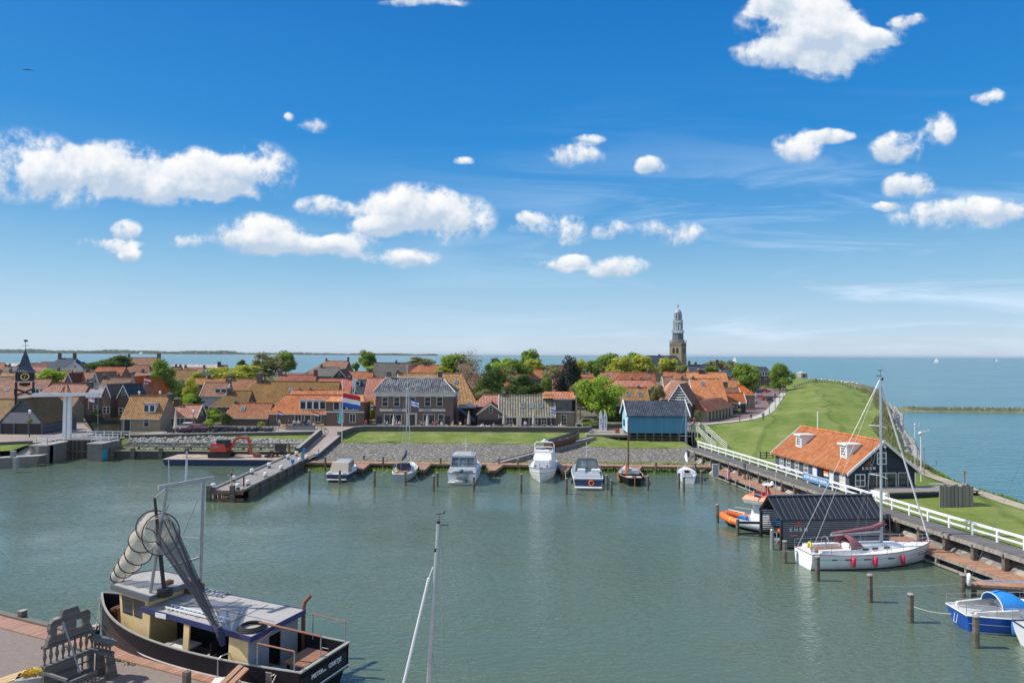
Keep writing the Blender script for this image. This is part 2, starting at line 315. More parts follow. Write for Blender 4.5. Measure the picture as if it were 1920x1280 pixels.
# ------------------------------------------------------------------ mesh builder
class MB:
    def __init__(s):s.v=[];s.f=[];s.mi=[];s.cur=0
    def add(s,vs,fs):
        b=len(s.v);s.v+=[tuple(x) for x in vs];s.f+=[tuple(b+i for i in f) for f in fs];s.mi+=[s.cur]*len(fs);return s
    def box(s,x0,x1,y0,y1,z0,z1):
        return s.add([(x0,y0,z0),(x1,y0,z0),(x1,y1,z0),(x0,y1,z0),(x0,y0,z1),(x1,y0,z1),(x1,y1,z1),(x0,y1,z1)],
                     [(0,3,2,1),(4,5,6,7),(0,1,5,4),(1,2,6,5),(2,3,7,6),(3,0,4,7)])
    def hexa(s,bot,top):
        return s.add(list(bot)+list(top),[(3,2,1,0),(4,5,6,7),(0,1,5,4),(1,2,6,5),(2,3,7,6),(3,0,4,7)])
    def bar(s,p,q,w,h=None,up=(0,0,1)):
        p,q=Vector(p),Vector(q);h=h or w;d=(q-p).normalized();u=Vector(up)
        if abs(d.dot(u))>.98:u=Vector((0,1,0))
        a=d.cross(u).normalized()*w/2;b=a.cross(d).normalized()*h/2
        return s.hexa([p-a-b,p+a-b,p+a+b,p-a+b],[q-a-b,q+a-b,q+a+b,q-a+b])
    def tube(s,pts,r,n=8,caps=True,closed=False):
        pts=[Vector(p) for p in pts];m=len(pts);rs=r if isinstance(r,(list,tuple)) else [r]*m
        prev=None;vs=[]
        for i,p in enumerate(pts):
            a=pts[(i+1) % m] if (closed or i<m-1) else p;b=pts[i-1] if (closed or i>0) else p
            d=(a-b).normalized();u=prev if prev is not None else (Vector((0,0,1)) if abs(d.z)<.9 else Vector((1,0,0)))
            x=d.cross(u).normalized();y=x.cross(d).normalized();prev=y
            vs+=[p+(x*math.cos(2*math.pi*k/n)+y*math.sin(2*math.pi*k/n))*rs[i] for k in range(n)]
        fs=[]
        for i in range(m if closed else m-1):
            j=(i+1) % m
            for k in range(n):fs.append((i*n+k,i*n+(k+1) % n,j*n+(k+1) % n,j*n+k))
        if caps and not closed:fs+=[tuple(range(n))[::-1],tuple((m-1)*n+k for k in range(n))]
        return s.add(vs,fs)
    def lathe(s,prof,n=16,c=(0,0,0),rot=0):
        vs=[];fs=[]
        for (r,z) in prof:
            vs+=[(c[0]+r*math.cos(rot+2*math.pi*k/n),c[1]+r*math.sin(rot+2*math.pi*k/n),c[2]+z) for k in range(n)]
        for i in range(len(prof)-1):
            for k in range(n):fs.append((i*n+k,i*n+(k+1) % n,(i+1)*n+(k+1) % n,(i+1)*n+k))
        fs+=[tuple(range(n))[::-1],tuple((len(prof)-1)*n+k for k in range(n))]
        return s.add(vs,fs)
    def prism(s,poly,fn0,fn1):
        n=len(poly);a=[fn0(p) for p in poly];b=[fn1(p) for p in poly]
        return s.add(a+b,[tuple(range(n))[::-1],tuple(range(n,2*n))]+[(i,(i+1) % n,n+(i+1) % n,n+i) for i in range(n)])
    def extx(s,poly,x0,x1):return s.prism(poly,lambda p:(x0,p[0],p[1]),lambda p:(x1,p[0],p[1]))
    def exty(s,poly,y0,y1):return s.prism(poly,lambda p:(p[0],y0,p[1]),lambda p:(p[0],y1,p[1]))
    def extz(s,poly,z0,z1):return s.prism(poly,lambda p:(p[0],p[1],z0),lambda p:(p[0],p[1],z1))
    def sphere(s,c,r,n=10,m=6,sq=(1,1,1)):
        vs=[(c[0],c[1],c[2]-r*sq[2])];fs=[]
        for i in range(1,m):
            t=-math.pi/2+math.pi*i/m
            vs+=[(c[0]+r*sq[0]*math.cos(t)*math.cos(2*math.pi*k/n),c[1]+r*sq[1]*math.cos(t)*math.sin(2*math.pi*k/n),c[2]+r*sq[2]*math.sin(t)) for k in range(n)]
        vs.append((c[0],c[1],c[2]+r*sq[2]));L=len(vs)-1
        for k in range(n):fs.append((0,1+(k+1) % n,1+k));fs.append((L,1+(m-2)*n+k,1+(m-2)*n+(k+1) % n))
        for i in range(m-2):
            for k in range(n):fs.append((1+i*n+k,1+i*n+(k+1) % n,1+(i+1)*n+(k+1) % n,1+(i+1)*n+k))
        return s.add(vs,fs)
    def grid(s,rows):
        m=len(rows[0]);vs=[p for r in rows for p in r];fs=[]
        for i in range(len(rows)-1):
            for k in range(m-1):fs.append((i*m+k,i*m+k+1,(i+1)*m+k+1,(i+1)*m+k))
        return s.add(vs,fs)
    def mesh(s,name,mats,smooth=False,M=None):
        me=bpy.data.meshes.new(name)
        vs=[M @ Vector(v) for v in s.v] if M is not None else s.v
        me.from_pydata([tuple(v) for v in vs],[],s.f)
        for mm in (mats if isinstance(mats,(list,tuple)) else [mats]):me.materials.append(MATS[mm] if isinstance(mm,str) else mm)
        if any(s.mi):me.polygons.foreach_set('material_index',s.mi)
        if smooth:me.polygons.foreach_set('use_smooth',[True]*len(me.polygons))
        me.update();return me
def addobj(name,data,parent=None,loc=None,rz=0.0):
    o=bpy.data.objects.new(name,data);COL.objects.link(o)
    if parent is not None:o.parent=parent
    if loc is not None:o.location=loc
    if rz:o.rotation_euler=(0,0,rz)
    return o
def tag(o,label,cat,group=None):
    o['label']=label;o['category']=cat
    if group:o['group']=group
    return o
def struct(name,mb,m,kind='structure',smooth=False,label=None,cat=None):
    o=addobj(name,mb.mesh(name,m,smooth));o['kind']=kind
    if label:o['label']=label
    if cat:o['category']=cat
    return o
class Thing:
    def __init__(s,name,label,cat,loc=(0,0,0),rz=0.0,group=None):
        s.o=addobj(name,None,None,loc,rz);s.o.empty_display_size=.2;tag(s.o,label,cat,group)
        s.W=Matrix.Translation(Vector(loc)) @ Matrix.Rotation(rz,4,'Z');s.I=s.W.inverted()
    def part(s,name,mb,m,parent=None,world=False,smooth=False,label=None):
        o=addobj(name,mb.mesh(name,m,smooth,s.I if world else None),parent or s.o)
        if label:o['label']=label
        return o
def single(name,label,cat,mb,m,loc=(0,0,0),rz=0.0,group=None,smooth=False,world=False):
    W_=Matrix.Translation(Vector(loc)) @ Matrix.Rotation(rz,4,'Z')
    o=addobj(name,mb.mesh(name,m,smooth,W_.inverted() if world else None),None,loc,rz)
    return tag(o,label,cat,group)
def kids(o):return [c for c in bpy.data.objects if c.parent==o]
KID={}
def remember(o):
    KID[o.name]=[(c,[(g,[]) for g in kids(c)]) for c in kids(o)]
    return o
def dup(o,loc,rz=0.0,label=None,scale=None,group=None):
    if o.name not in KID:remember(o)
    r=o.copy();COL.objects.link(r);r.location=loc;r.rotation_euler=(0,0,rz)
    if scale:r.scale=scale if isinstance(scale,(tuple,list)) else (scale,)*3
    if label:r['label']=label
    if group:r['group']=group
    for c,gs in KID[o.name]:
        cc=c.copy();COL.objects.link(cc);cc.parent=r
        for g,_ in gs:
            gg=g.copy();COL.objects.link(gg);gg.parent=cc
    return r
def text_mb(txt,size,thick=.01):
    cu=bpy.data.curves.new('txt','FONT');cu.body=txt;cu.size=size;cu.extrude=thick;cu.align_x='CENTER';cu.align_y='CENTER';cu.offset=size*.02
    o=bpy.data.objects.new('txt',cu);COL.objects.link(o)
    dg=bpy.context.evaluated_depsgraph_get();me=bpy.data.meshes.new_from_object(o.evaluated_get(dg))
    mb=MB();mb.add([v.co.copy() for v in me.vertices],[tuple(p.vertices) for p in me.polygons])
    bpy.data.objects.remove(o);bpy.data.meshes.remove(me);bpy.data.curves.remove(cu)
    return mb
def place_mb(mb,origin,ux,uy):
    ux,uy=Vector(ux).normalized(),Vector(uy).normalized();n=ux.cross(uy)
    o=Vector(origin);mb.v=[tuple(o+ux*v[0]+uy*v[1]+n*v[2]) for v in mb.v];return mb
# ================================================================== SETTING
GV,GF=[],[]
def reg(mb):
    b=len(GV);GV.extend([tuple(v) for v in mb.v]);GF.extend([tuple(b+i for i in f) for f in mb.f])
def cr(p0,p1,p2,p3,t):
    return .5*((2*p1)+(-p0+p2)*t+(2*p0-5*p1+4*p2-p3)*t*t+(-p0+3*p1-3*p2+p3)*t**3)
def crline(pts,n):
    pts=[np.array(p,float) for p in pts];out=[]
    for i in range(len(pts)-1):
        a=pts[i-1] if i>0 else 2*pts[0]-pts[1];d=pts[i+2] if i+2<len(pts) else 2*pts[-1]-pts[-2]
        for k in range(n):out.append(cr(a,pts[i],pts[i+1],d,k/n))
    out.append(pts[-1]);return out
def lin(pts,n):
    pts=[np.array(p,float) for p in pts];out=[]
    for i in range(len(pts)-1):
        for k in range(n):out.append(pts[i]+(pts[i+1]-pts[i])*k/n)
    out.append(pts[-1]);return out
def loft(lines,nsub,jit=0.0,f=lin):
    cols=[f([l[i] for l in lines],nsub) for i in range(len(lines[0]))]
    rows=[[cols[i][j] for i in range(len(cols))] for j in range(len(cols[0]))]
    rnd=random.Random(3)
    if jit:rows=[[p+np.array([0,0,rnd.uniform(-jit,jit)]) for p in r] for r in rows]
    return MB().grid(rows)
# --- water
sea=MB();xs=[-40000,-12000,-3000,-800,-150,50,300,1200,5000,40000];ys=[-400,40,150,500,1500,5000,15000,40000]
sea.grid([[(x,y,-0.06) for x in xs] for y in ys]);reg(sea);struct('sea',sea,'sea_water')
hw=MB();hw.grid([[(x,y,0.0) for x in np.linspace(-170,44,12)] for y in np.linspace(-60,106,10)]);struct('harbour_water',hw,'harbour_water')
# --- near quay, bottom left
qa,qb=P(0,1148,1.2),P(442,1259,1.2);qd=(qb-qa).normalized();qn=Vector((qd.y,-qd.x,0))
QRZ=math.atan2(qd.y,qd.x)
def quay(s,t,z=1.2):return Vector((qa.x+qd.x*s+qn.x*t,qa.y+qd.y*s+qn.y*t,z))
q=MB();q.prism([quay(-70,.35),quay(45,.35),quay(45,40),quay(-70,40)],lambda p:(p.x,p.y,-1),lambda p:(p.x,p.y,1.2));reg(q);struct('quay',q,'quay_paving')
bw=MB();bw.add([(-60,-1.35,.0),(40,-1.35,.0),(40,-.2,.0),(-60,-.2,.0),(-60,-1.35,.05),(40,-1.35,.05),(40,-.2,.05),(-60,-.2,.05)],[(4,5,6,7),(0,1,5,4),(1,2,6,5),(2,3,7,6),(3,0,4,7)])
o=addobj('boardwalk',bw.mesh('boardwalk','quay_boards'),None,(qa.x,qa.y,1.21),QRZ);o['kind']='structure'
qe=MB();qe.box(-60,40,-.36,0,-1.2,1.36);o=addobj('quay_edge',qe.mesh('quay_edge','wood_pile'),None,(qa.x,qa.y,0),QRZ);o['kind']='structure'
# --- right land: dike, field, sea slope
def rp(u,v,z):p=P(u,v,z);return (p.x,p.y,z)
RAIL=[(40.2,30),(38.2,40),(36.6,48.8),(34.9,57.3),(33.7,65.5),(32.3,73.7),(30.4,87),(27.9,102)]
def railx(y):
    r=RAIL
    for i in range(len(r)-1):
        if r[i][1] <= y <= r[i+1][1]:
            t=(y-r[i][1])/(r[i+1][1]-r[i][1]);return r[i][0]+(r[i+1][0]-r[i][0])*t
    return r[0][0] if y<r[0][1] else r[-1][0]
ZR=2.6
Lp=[(42,8,2.1),(railx(40)+.1,40,2.1),(railx(52)+.1,52,2.1),(railx(65.5)+.1,65.5,2.1),(railx(80)+.1,80,2.2),(28.6,101,2.2),(31.5,118,2.45),
      rp(1300,797,ZR),rp(1340,795,ZR),rp(1386,790.5,ZR),rp(1413,786.5,ZR),rp(1435,779.7,ZR),rp(1450,770.5,ZR),rp(1461,755.6,ZR),rp(1474,737,ZR),rp(1476,729,ZR),(128,330,ZR),(130,395,2.2),(130,430,0)]
Rp=[(47,8,2.3),(47,40,2.3),(47,52,2.3),(47.2,65.5,2.3),(48.5,80,2.5),(54.5,100,3.6),(62,118,4),(69,130,4),rp(1644,781,4.1),(80,147,4.1),(84,157,4.1),(90,170,4.1),rp(1638.6,749.6,4.1),(112,215,4.1),rp(1617,735,4.1),(140,282,4.1),(160,330,4.0),(168,375,3.6),(165,430,0)]
Sp=[(53,8,-.5),(53,40,-.5),(52.8,52,-.5),(53.2,65.5,-.5),(54.4,80,-.5),(60,101,-.5),(69.5,118,-.5),(76,130,-.5),(82,143,-.5),(89,157,-.5),(97,171,-.5),(108,190,-.5),(122,220,-.5),(134,245,-.5),(149,274,-.5),(165,305,-.5),(186,345,-.5),(198,385,-.6),(185,440,-1)]
def mid(a,b,t,z):return (a[0]+(b[0]-a[0])*t,a[1]+(b[1]-a[1])*t,z)
zM1=[2.15,2.15,2.15,2.15,2.25,2.6,2.8,2.9,3.0,3.1,3.3,3.4,3.5,3.6,3.6,3.6,3.4,3,0]
zM2=[2.2,2.2,2.2,2.2,2.35,3.1,3.6,3.9,4.1,4.3,4.5,4.6,4.7,4.7,4.7,4.7,4.4,3.7,0]
rows=[[L,mid(L,R,.22,a),mid(L,R,.45,b),mid(L,R,.75,(b+R[2])/2+.05),R] for L,R,a,b in zip(Lp,Rp,zM1,zM2)]
rows=[crline(r,10) for r in rows]
field=loft([list(c) for c in rows],6,0,crline)
reg(field);struct('dike_grass',field,'grass',smooth=True)
sl_=loft([Rp,[mid(a,b,.5,a[2]*.55) for a,b in zip(Rp,Sp)],Sp],4);sl_.v=[(x+random.uniform(-.2,.2),y,z+random.uniform(-.12,.12)) for x,y,z in sl_.v]
cols=[crline(c,8) for c in (Rp,[mid(a,b,.5,a[2]*.6) for a,b in zip(Rp,Sp)],Sp)]
mb=MB().grid([list(r) for r in zip(*[crline(l,8) for l in cols])]) if False else MB().grid([crline([cols[0][i],cols[1][i],cols[2][i]],4) for i in range(len(cols[0]))])
mb.v=[(x+random.uniform(-.25,.25),y,z+(random.uniform(-.15,.15) if z<3 else-.02)) for x,y,z in mb.v]
reg(mb);struct('sea_slope',mb,'dry_slope')
Ys=[8,20,30,40,46,52,58,65.5,72,80,88,95,101]
mb=MB().grid([[(railx(y)+.25,y,2.06),(railx(y)-1.2,y,1.1),(railx(y)-3.1,y,-.7)] for y in Ys]);reg(mb);struct('harbour_slope',mb,'sea_stones')
# --- centre bank
def bank_y(x):return 110.0 if x<8 else 110.0-3.2*min(1,(x-8)/8)
Xb=list(np.linspace(-28.6,28.6,40))
def bankline(fy,fz):return [(x,fy(x),fz(x)) for x in Xb]
lw=loft([bankline(lambda x:93.2,lambda x:-.8),bankline(lambda x:96.0,lambda x:.35)],3,.06);struct('shore_plants',lw,'reeds')
reg(lw)
mb=loft([bankline(lambda x:95.9,lambda x:.3),bankline(lambda x:98.6,lambda x:.62)],3,.05);reg(mb);struct('shore_weeds',mb,'weeds')
mb=loft([bankline(lambda x:98.6,lambda x:.62),bankline(bank_y,lambda x:1.7-.15*min(1,max(0,(x-8)/8)))],6,.03);reg(mb);struct('stone_revetment',mb,'cobble_bank')
mb=loft([bankline(lambda x:bank_y(x)-.02,lambda x:1.72-.15*min(1,max(0,(x-8)/8))),bankline(lambda x:117.6,lambda x:2.6-.85*min(1,max(0,(x-15)/3))),bankline(lambda x:119.4,lambda x:2.6-.7*min(1,max(0,(x-15)/3)))],6,.03);reg(mb);struct('bank_grass',mb,'grass_bank')
# --- ramp from pier up to the terrace
ra=[P(567,850.6,1.2),P(578,863.8,1.2)]
mb=MB().grid([[(-32.2,99.5,1.2),(-28.4,95.5,1.2)],[(-31.6,103,1.25),(-28.4,102,1.25)],[(-31.4,113,2.62),(-28.6,113,2.62)],[(-31.4,119.5,2.62),(-28.6,119.5,2.62)]]);reg(mb);struct('ramp_path',mb,'paving')
# --- left centre shore between sluice and ramp
Xl=list(np.linspace(-60.6,-31.4,24))
def yw(x):return 108.2+(x+58.5)*.235
mb=loft([[(x,103.4,1.15) for x in Xl],[(x,105.4,1.25) for x in Xl],[(x,yw(x)-1.2,2.45) for x in Xl],[(x,yw(x)+.3,2.6) for x in Xl]],4,.03);reg(mb);struct('shore_grass',mb,'grass_bank')
# --- left shore
def lx(x):return 94.3+(x+70.5)*.50
mb=loft([[(x,lx(x)+.3,1.4) for x in np.linspace(-125,-66.5,20)],[(x,lx(x)+2.0,1.4) for x in np.linspace(-125,-66.5,20)]],1);reg(mb);struct('quay_ledge',mb,'concrete')
XL2=np.linspace(-125,-70.5,20)
mb=loft([[(x,lx(x)+2.2,2.1) for x in XL2],[(x,lx(x)+6.5,2.6) for x in XL2]],4,.02);reg(mb);struct('left_grass',mb,'grass_bank')
# --- town ground (two sheets either side of the canal)
can_l=[(-68.6,103.5),(-68.2,112),(-93,148),(-100,182)];can_r=[(-61.6,103.5),(-62.5,112),(-80,145),(-93,178)]
tg=MB()
def poly(mbx,pts,z):mbx.add([(x,y,z) for x,y in pts],[tuple(range(len(pts)))])
tl=[(-125,lx(-125)+6.3),(-70.4,lx(-70.4)+6.3),(-70.4,101.5),(-68.6,101.5)]+can_l+[(-100,480),(-330,480),(-330,120)]
poly(tg,tl,2.6)
curb=[(p[0],p[1]) for p in Lp[6:17]]
tr=[(-61.6,104.4),(-60.6,yw(-60.6)),(-31.4,yw(-31.4)),(-31.4,119.4),(28.6,119.4)]+curb+[(128,480),(-100,480)]+can_r[::-1]
poly(tg,tr,2.6);reg(tg)
for f_ in ():pass
struct('town_ground',tg,'town_earth')
mb=MB();poly(mb,[(-31.4,119.4),(30,119.4),(34,128.5),(20,131),(-31.4,131)],2.62);struct('terrace_paving',mb,'paving')
mb=MB();poly(mb,[(-61.5,yw(-61.5)+.2),(-31.4,yw(-31.4)+.2),(-31.4,131),(-60.5,118),(-61.5,112)],2.62);struct('harbour_road',mb,'paving')
mb=MB();poly(mb,[(-125,lx(-125)+6.6),(-68.6,102.2),(-68.3,112),(-80,128),(-128,112)],2.62);struct('left_road',mb,'paving')
mb=MB();poly(mb,can_l+can_r[::-1],.7);struct('canal_water',mb,'canal_water')
mb=MB()
for ln in (can_l,can_r):mb.grid([[(x,y,-.5) for x,y in ln],[(x,y,2.62) for x,y in ln]])
struct('canal_bank',mb,'stone_dark')
# --- street along the dike
roadL=[P(1318,790,ZR),P(1345,786,ZR),P(1370,781,ZR),P(1392,768,ZR),P(1404,752,ZR),P(1402,738,ZR),P(1410,728,ZR),P(1425,722,ZR)]
roadR=[Vector(p) for p in Lp[7:15]]
kr=[Vector((a.x,a.y,0)) for a in roadR]
mb=MB().grid([[(p.x,p.y,2.62) for p in crline([tuple(q) for q in roadL],5) and [Vector(x) for x in crline([tuple(q) for q in roadL],5)]],
                [(p.x-.8,p.y+.4,2.62) for p in [Vector(x) for x in crline([tuple(q) for q in roadR],5)]]]);struct('street',mb,'road_brick')
rr=[Vector(x) for x in crline([tuple(q) for q in roadR],5)]
mb=MB().grid([[(p.x-1.7,p.y+.6,2.70) for p in rr],[(p.x+.1,p.y-.1,2.72) for p in rr]]);
mb.grid([[(p.x-1.7,p.y+.6,2.60) for p in rr],[(p.x-1.7,p.y+.6,2.70) for p in rr]]);struct('kerb',mb,'kerb')
mb=MB();poly(mb,[(28,119.6),(37,137.5),(roadL[0].x,roadL[0].y),(24,131)],2.63);struct('barn_yard',mb,'paving')
mb=MB().grid([[(46.2,8,2.33),(47.8,8,2.33)],[(46.2,40,2.33),(47.8,40,2.33)],[(46.2,65,2.34),(47.9,65,2.34)],[(47.2,80,2.56),(49.0,80,2.45)],[(50.0,90,3.05),(51.6,89,2.9)]]);struct('sand_path',mb,'sand_path')
mb=MB();R2=random.Random(5);rws=[]
for i in range(76):
    x=108+i*2.2;y=205-(i*.12)+math.sin(i*.13)*1.0;h=.75+R2.uniform(-.1,.25)
    rws.append([(x,y-4.2+R2.uniform(-.3,.3),-.4),(x,y-2.2,.5),(x,y,h),(x,y+2.5,h*.7),(x,y+5,-.4)])
mb.grid(rws);reg(mb);struct('spit',mb,'dry_slope')
mb=MB();R2=random.Random(11);rws=[];tr_=[]
for i in range(300):
    x=-6600+i*26.0;t=i/300;y=7000+800*math.sin(t*2.2);
    rws.append([(x,y-60,-.2),(x,y,4),(x,y+900,4)])
mb.grid(rws);struct('far_land',mb,'weeds')
mb=MB()
for i in range(2600):
    t=R2.random()**1.1;x=-6500+t*5600;y=7050+R2.uniform(0,220)+800*math.sin((x+6600)/7800*2.2)
    h=(56 if t<.12 else 40 if t<.6 else 26)*(.6+.6*R2.random()**1.6)*(1-.25*t)*(.9+.15*math.sin(t*37)+.1*math.sin(t*90));h=max(7,h);w=R2.uniform(14,42)
    mb.sphere((x,y,3+h*.42),1,7,5,(w,w*.7,h*.6))
o=struct('far_wood',mb,'leaf_dark',kind='stuff',label='distant line of trees along the far shore across the water',cat='wood')
BV=BVHTree.FromPolygons([Vector(v) for v in GV],GF)
CO=Vector((0,0,CAMZ))
def G(u,v):
    h=BV.ray_cast(CO,ray(u,v).normalized())
    return h[0] if h[0] is not None else P(u,v,0)
def drop(x,y):
    h=BV.ray_cast(Vector((x,y,60)),Vector((0,0,-1)));return h[0].z if h[0] is not None else 0.0
# ================================================================== QUAY WALLS, SLUICE, BRIDGE
t=Thing('quay_wall','dark timber quay wall behind the barge and excavator','wall',(-46,103,0))
mb=MB();mb.box(-61,-31.6,103,103.35,-1.5,1.15);t.part('sheet_wall',mb,'wood_quay',world=True)
mb=MB();mb.box(-61,-31.6,102.92,103.5,1.152,1.27);t.part('cap',mb,'deck_greyx',world=True)
for u in (212,251,303,352,410,470):
    x=Q(u,850,103).x;mb=MB();mb.box(x-.28,x+.28,102.55,102.9,-1.5,1.75);t.part('pile',mb,'wood_pile',world=True)
t=Thing('beam_fence','long low dark timber beam fence between quay wall and boulders','fence',(-46,105,1.2))
for (y,z,x0,x1) in ((104.6,1.62,-60,-32.5),(106.0,1.95,-59.5,-31.8)):
    mb=MB();mb.box(x0,x1,y-.14,y+.14,z,z+.2);t.part('rail',mb,'deck_greyx',world=True)
    for i in range(11):
        x=x0+.4+(x1-x0-.8)*i/10;mb=MB();mb.box(x-.13,x+.13,y-.12,y+.12,drop(x,y)-.2,z-.002);t.part('post',mb,'wood_pile',world=True)
R3=random.Random(21)
def rock(mb,c,r,rnd,sq=(1,.9,.7)):
    n0=len(mb.v);mb.sphere((0,0,0),r,7,5,sq);a=rnd.uniform(0,6.28)
    for i in range(n0,len(mb.v)):
        x,y,z=mb.v[i];k=rnd.uniform(.75,1.2);x,y=x*math.cos(a)-y*math.sin(a),x*math.sin(a)+y*math.cos(a);mb.v[i]=(c[0]+x*k,c[1]+y*k,c[2]+z*k)
mb=MB()
for i in range(1500):
    x=R3.uniform(-59.5,-31.5)
    if-41>x>-44 and R3.random()<.5:continue
    y=R3.uniform(105.9,min(yw(x)-1.3,109.6));rock(mb,(x,y,drop(x,y)+R3.uniform(.0,.3)),R3.uniform(.13,.36),R3)
for i in range(330):
    x=R3.uniform(-59,-34);rock(mb,(x,R3.uniform(104.9,105.7),1.25),R3.uniform(.10,.24),R3)
struct('boulders',mb,'stone',kind='stuff',label='heap of grey boulders along the shore below the road wall',cat='boulders')
mb=MB()
for i in range(2600):
    k=R3.random();y=84+k*150;
    xs_=np.interp(y,[p[1] for p in Sp[2:16]],[p[0] for p in Sp[2:16]]);x=xs_-R3.random()**1.3*2.2+.5
    rock(mb,(x,y,max(-.1,drop(x,y))+.03),R3.uniform(.16,.38)*(1 if y<140 else 1.4),R3)
struct('sea_rocks',mb,'stone',kind='stuff',label='pale rocks armouring the sea side of the dike',cat='rocks')
def longwall(name,label,pts,h,w,m,capm=None,z=None):
    c=pts[len(pts)//2];t=Thing(name,label,'wall',(c[0],c[1],c[2] if len(c)>2 else 2.6))
    mb=MB();cp=MB()
    for a,b in zip(pts[:-1],pts[1:]):
        a,b=Vector(a),Vector(b);mb.bar(a+Vector((0,0,h/2-.4)),b+Vector((0,0,h/2-.4)),w,h+.8);cp.bar(a+Vector((0,0,h+.05)),b+Vector((0,0,h+.05)),w+.04,.1)
    t.part('wall_body',mb,m,world=True);t.part('coping',cp,capm or 'stone',world=True);return t
longwall('road_wall','low dark stone wall between the road and the boulders',[(-60.8,yw(-60.8),2.6),(-46,yw(-46),2.6),(-31.6,yw(-31.6)-.1,2.6)],.42,.5,'stone_dark')
longwall('terrace_wall','long dark stone wall with pale coping above the grass bank',[(-28.4,112.5,2.3),(-27.2,117.3,2.6),(-25.5,119,2.6),(-5,119,2.6),(6,119,2.6),(11.8,118.7,2.6),(14.0,119.9,2.6)],.85,.5,'stone_dark')
longwall('ramp_wall','sloping dark stone wall on the left side of the ramp',[(-31.6,101.2,1.2),(-31.6,113.0,2.7)],.8,.45,'stone_dark')
longwall('ramp_kerb_wall','low sloping stone wall on the right side of the ramp',[(-28.3,99.5,1.0),(-28.3,112.5,2.2)],.35,.4,'stone_dark')
longwall('left_outer_wall','grey concrete outer quay wall at far left by the water',[(-125,lx(-125),.2),(-66.6,lx(-66.6),.2)],1.15,.4,'stone_mid','stone')
longwall('left_upper_wall','dark upper retaining wall below the left lawn',[(-125,lx(-125)+2.1,1.4),(-71.8,lx(-71.8)+2.1,1.4)],.75,.3,'stone_dark','stone')
longwall('left_kerb_wall','low dark hedge-like wall edging the left road',[(-125,lx(-125)+6.6,2.6),(-70.5,lx(-70.5)+6.5,2.6)],.25,.4,'stone_dark','stone_dark')
for u,vt,vb in ((25,846,851),(30,858,866)):
    p=P(u,vt,2.2 if vt<850 else 1.9);mb=MB();mb.box(-.25,.25,-.25,.25,-1.6,0);mb.box(-.29,.29,-.29,.29,0,.08)
    single('quay_post','square concrete post on the %s left retaining wall' % ('upper' if vt<850 else 'outer'),'post',mb,'concrete',p)
t=Thing('stone_steps','narrow stone steps down the left lawn beside the lock','steps',(-69.7,98.6,1.4))
for i in range(8):
    mb=MB();y=97.9+i*.48;mb.box(-71.0,-69.0,y,y+.47,.9,1.42+i*.15);t.part('step',mb,'kerb',world=True)
t=Thing('lock','stone lock with dark timber gates below the white drawbridge','lock',(-65.2,103,0))
a=P(92,835,2.5);b=P(124,826,2.6)
mb=MB();mb.box(-69.3,-66.9,98.6,104.5,-1.5,2.45);mb.extz([(-69.3,98.6),(-67.8,98.2),(-66.9,99.2),(-66.9,100)],-1.5,2.452);t.part('left_pier',mb,'stone_mid',world=True)
mb=MB();mb.box(-62.4,-60.3,100.8,105.5,-1.5,2.45);t.part('right_pier',mb,'stone_mid',world=True)
mb=MB();mb.box(-69.4,-66.8,98.4,104.5,2.46,2.62);t.part('coping',mb,'concrete',world=True)
mb=MB();mb.box(-62.5,-60.2,100.7,105.5,2.46,2.62);t.part('coping',mb,'concrete',world=True)
for x0,x1 in ((-66.85,-64.66),(-64.64,-62.45)):
    mb=MB();mb.box(x0,x1,103.2,103.5,-1.5,2.75)
    g_=t.part('gate',mb,'wood_quay',world=True)
    mb=MB()
    for i in range(4):mb.box(x0+.1+i*.65,x0+.22+i*.65,103.05,103.19,-1,2.7)
    mb.box(x0,x1,102.98,103.04,1.0,1.2);t.part('brace',mb,'wood_pile',g_,world=True)
mb=MB();mb.box(-60.4,-60.2,100.9,102,.2,1.6);t.part('depth_board',mb,'flag_teal',world=True)
for a,b in (((-68.7,99),(-67.2,99.1)),((-62.1,101.2),(-60.6,101.2)),((-67.2,99.1),(-67.0,102.5)),((-62.1,101.2),(-62.3,104)),((-68.7,99),(-69.2,103))):
    mb=MB()
    for k in (0,.5,1):x,y=a[0]+(b[0]-a[0])*k,a[1]+(b[1]-a[1])*k;mb.tube([(x,y,2.6),(x,y,3.6)],.05,6)
    for z in (3.1,3.6):mb.tube([(*a,z),(*b,z)],.035,6)
    t.part('railing',mb,'white',world=True)
bx=P(128,818,2.7);t=Thing('drawbridge','white balance drawbridge over the lock with tall twin posts','bridge',(-66.9,105,2.6))
yb=105.2
def X(u,y=yb):return Q(u,780,y).x
def Z(u,v,y=yb):return Q(u,v,y).z
for u in (122.2,130.5):
    x=X(u);mb=MB();mb.hexa([(x-.27,yb-.25,2.3),(x+.27,yb-.25,2.3),(x+.27,yb+.25,2.3),(x-.27,yb+.25,2.3)],[(x-.2,yb-.18,Z(u,742)),(x+.2,yb-.18,Z(u,742)),(x+.2,yb+.18,Z(u,742)),(x-.2,yb+.18,Z(u,742))]);t.part('post',mb,'white',world=True)
mb=MB();mb.box(X(118),X(134),yb-.3,yb+.3,Z(126,743.5),Z(126,741));t.part('crossbeam',mb,'white',world=True)
for dy in (-.9,.9):
    mb=MB();p0,p1,p2,p3=Q(36,745.5,yb+dy),Q(62,740.5,yb+dy),Q(126,739.5,yb+dy),Q(187,738.5,yb+dy)
    mb.bar(p0,p1,.22,.25);mb.bar(p1,p2,.3,.55);mb.bar(p2,p3,.26,.5);t.part('balance_beam',mb,'white',world=True)
mb=MB()
for u in (113,119,128,133):mb.bar(Q(u,738,yb),Q(121 if u<122 else 127,724 if u<122 else 722,yb),.1)
t.part('ironwork',mb,'rust',world=True)
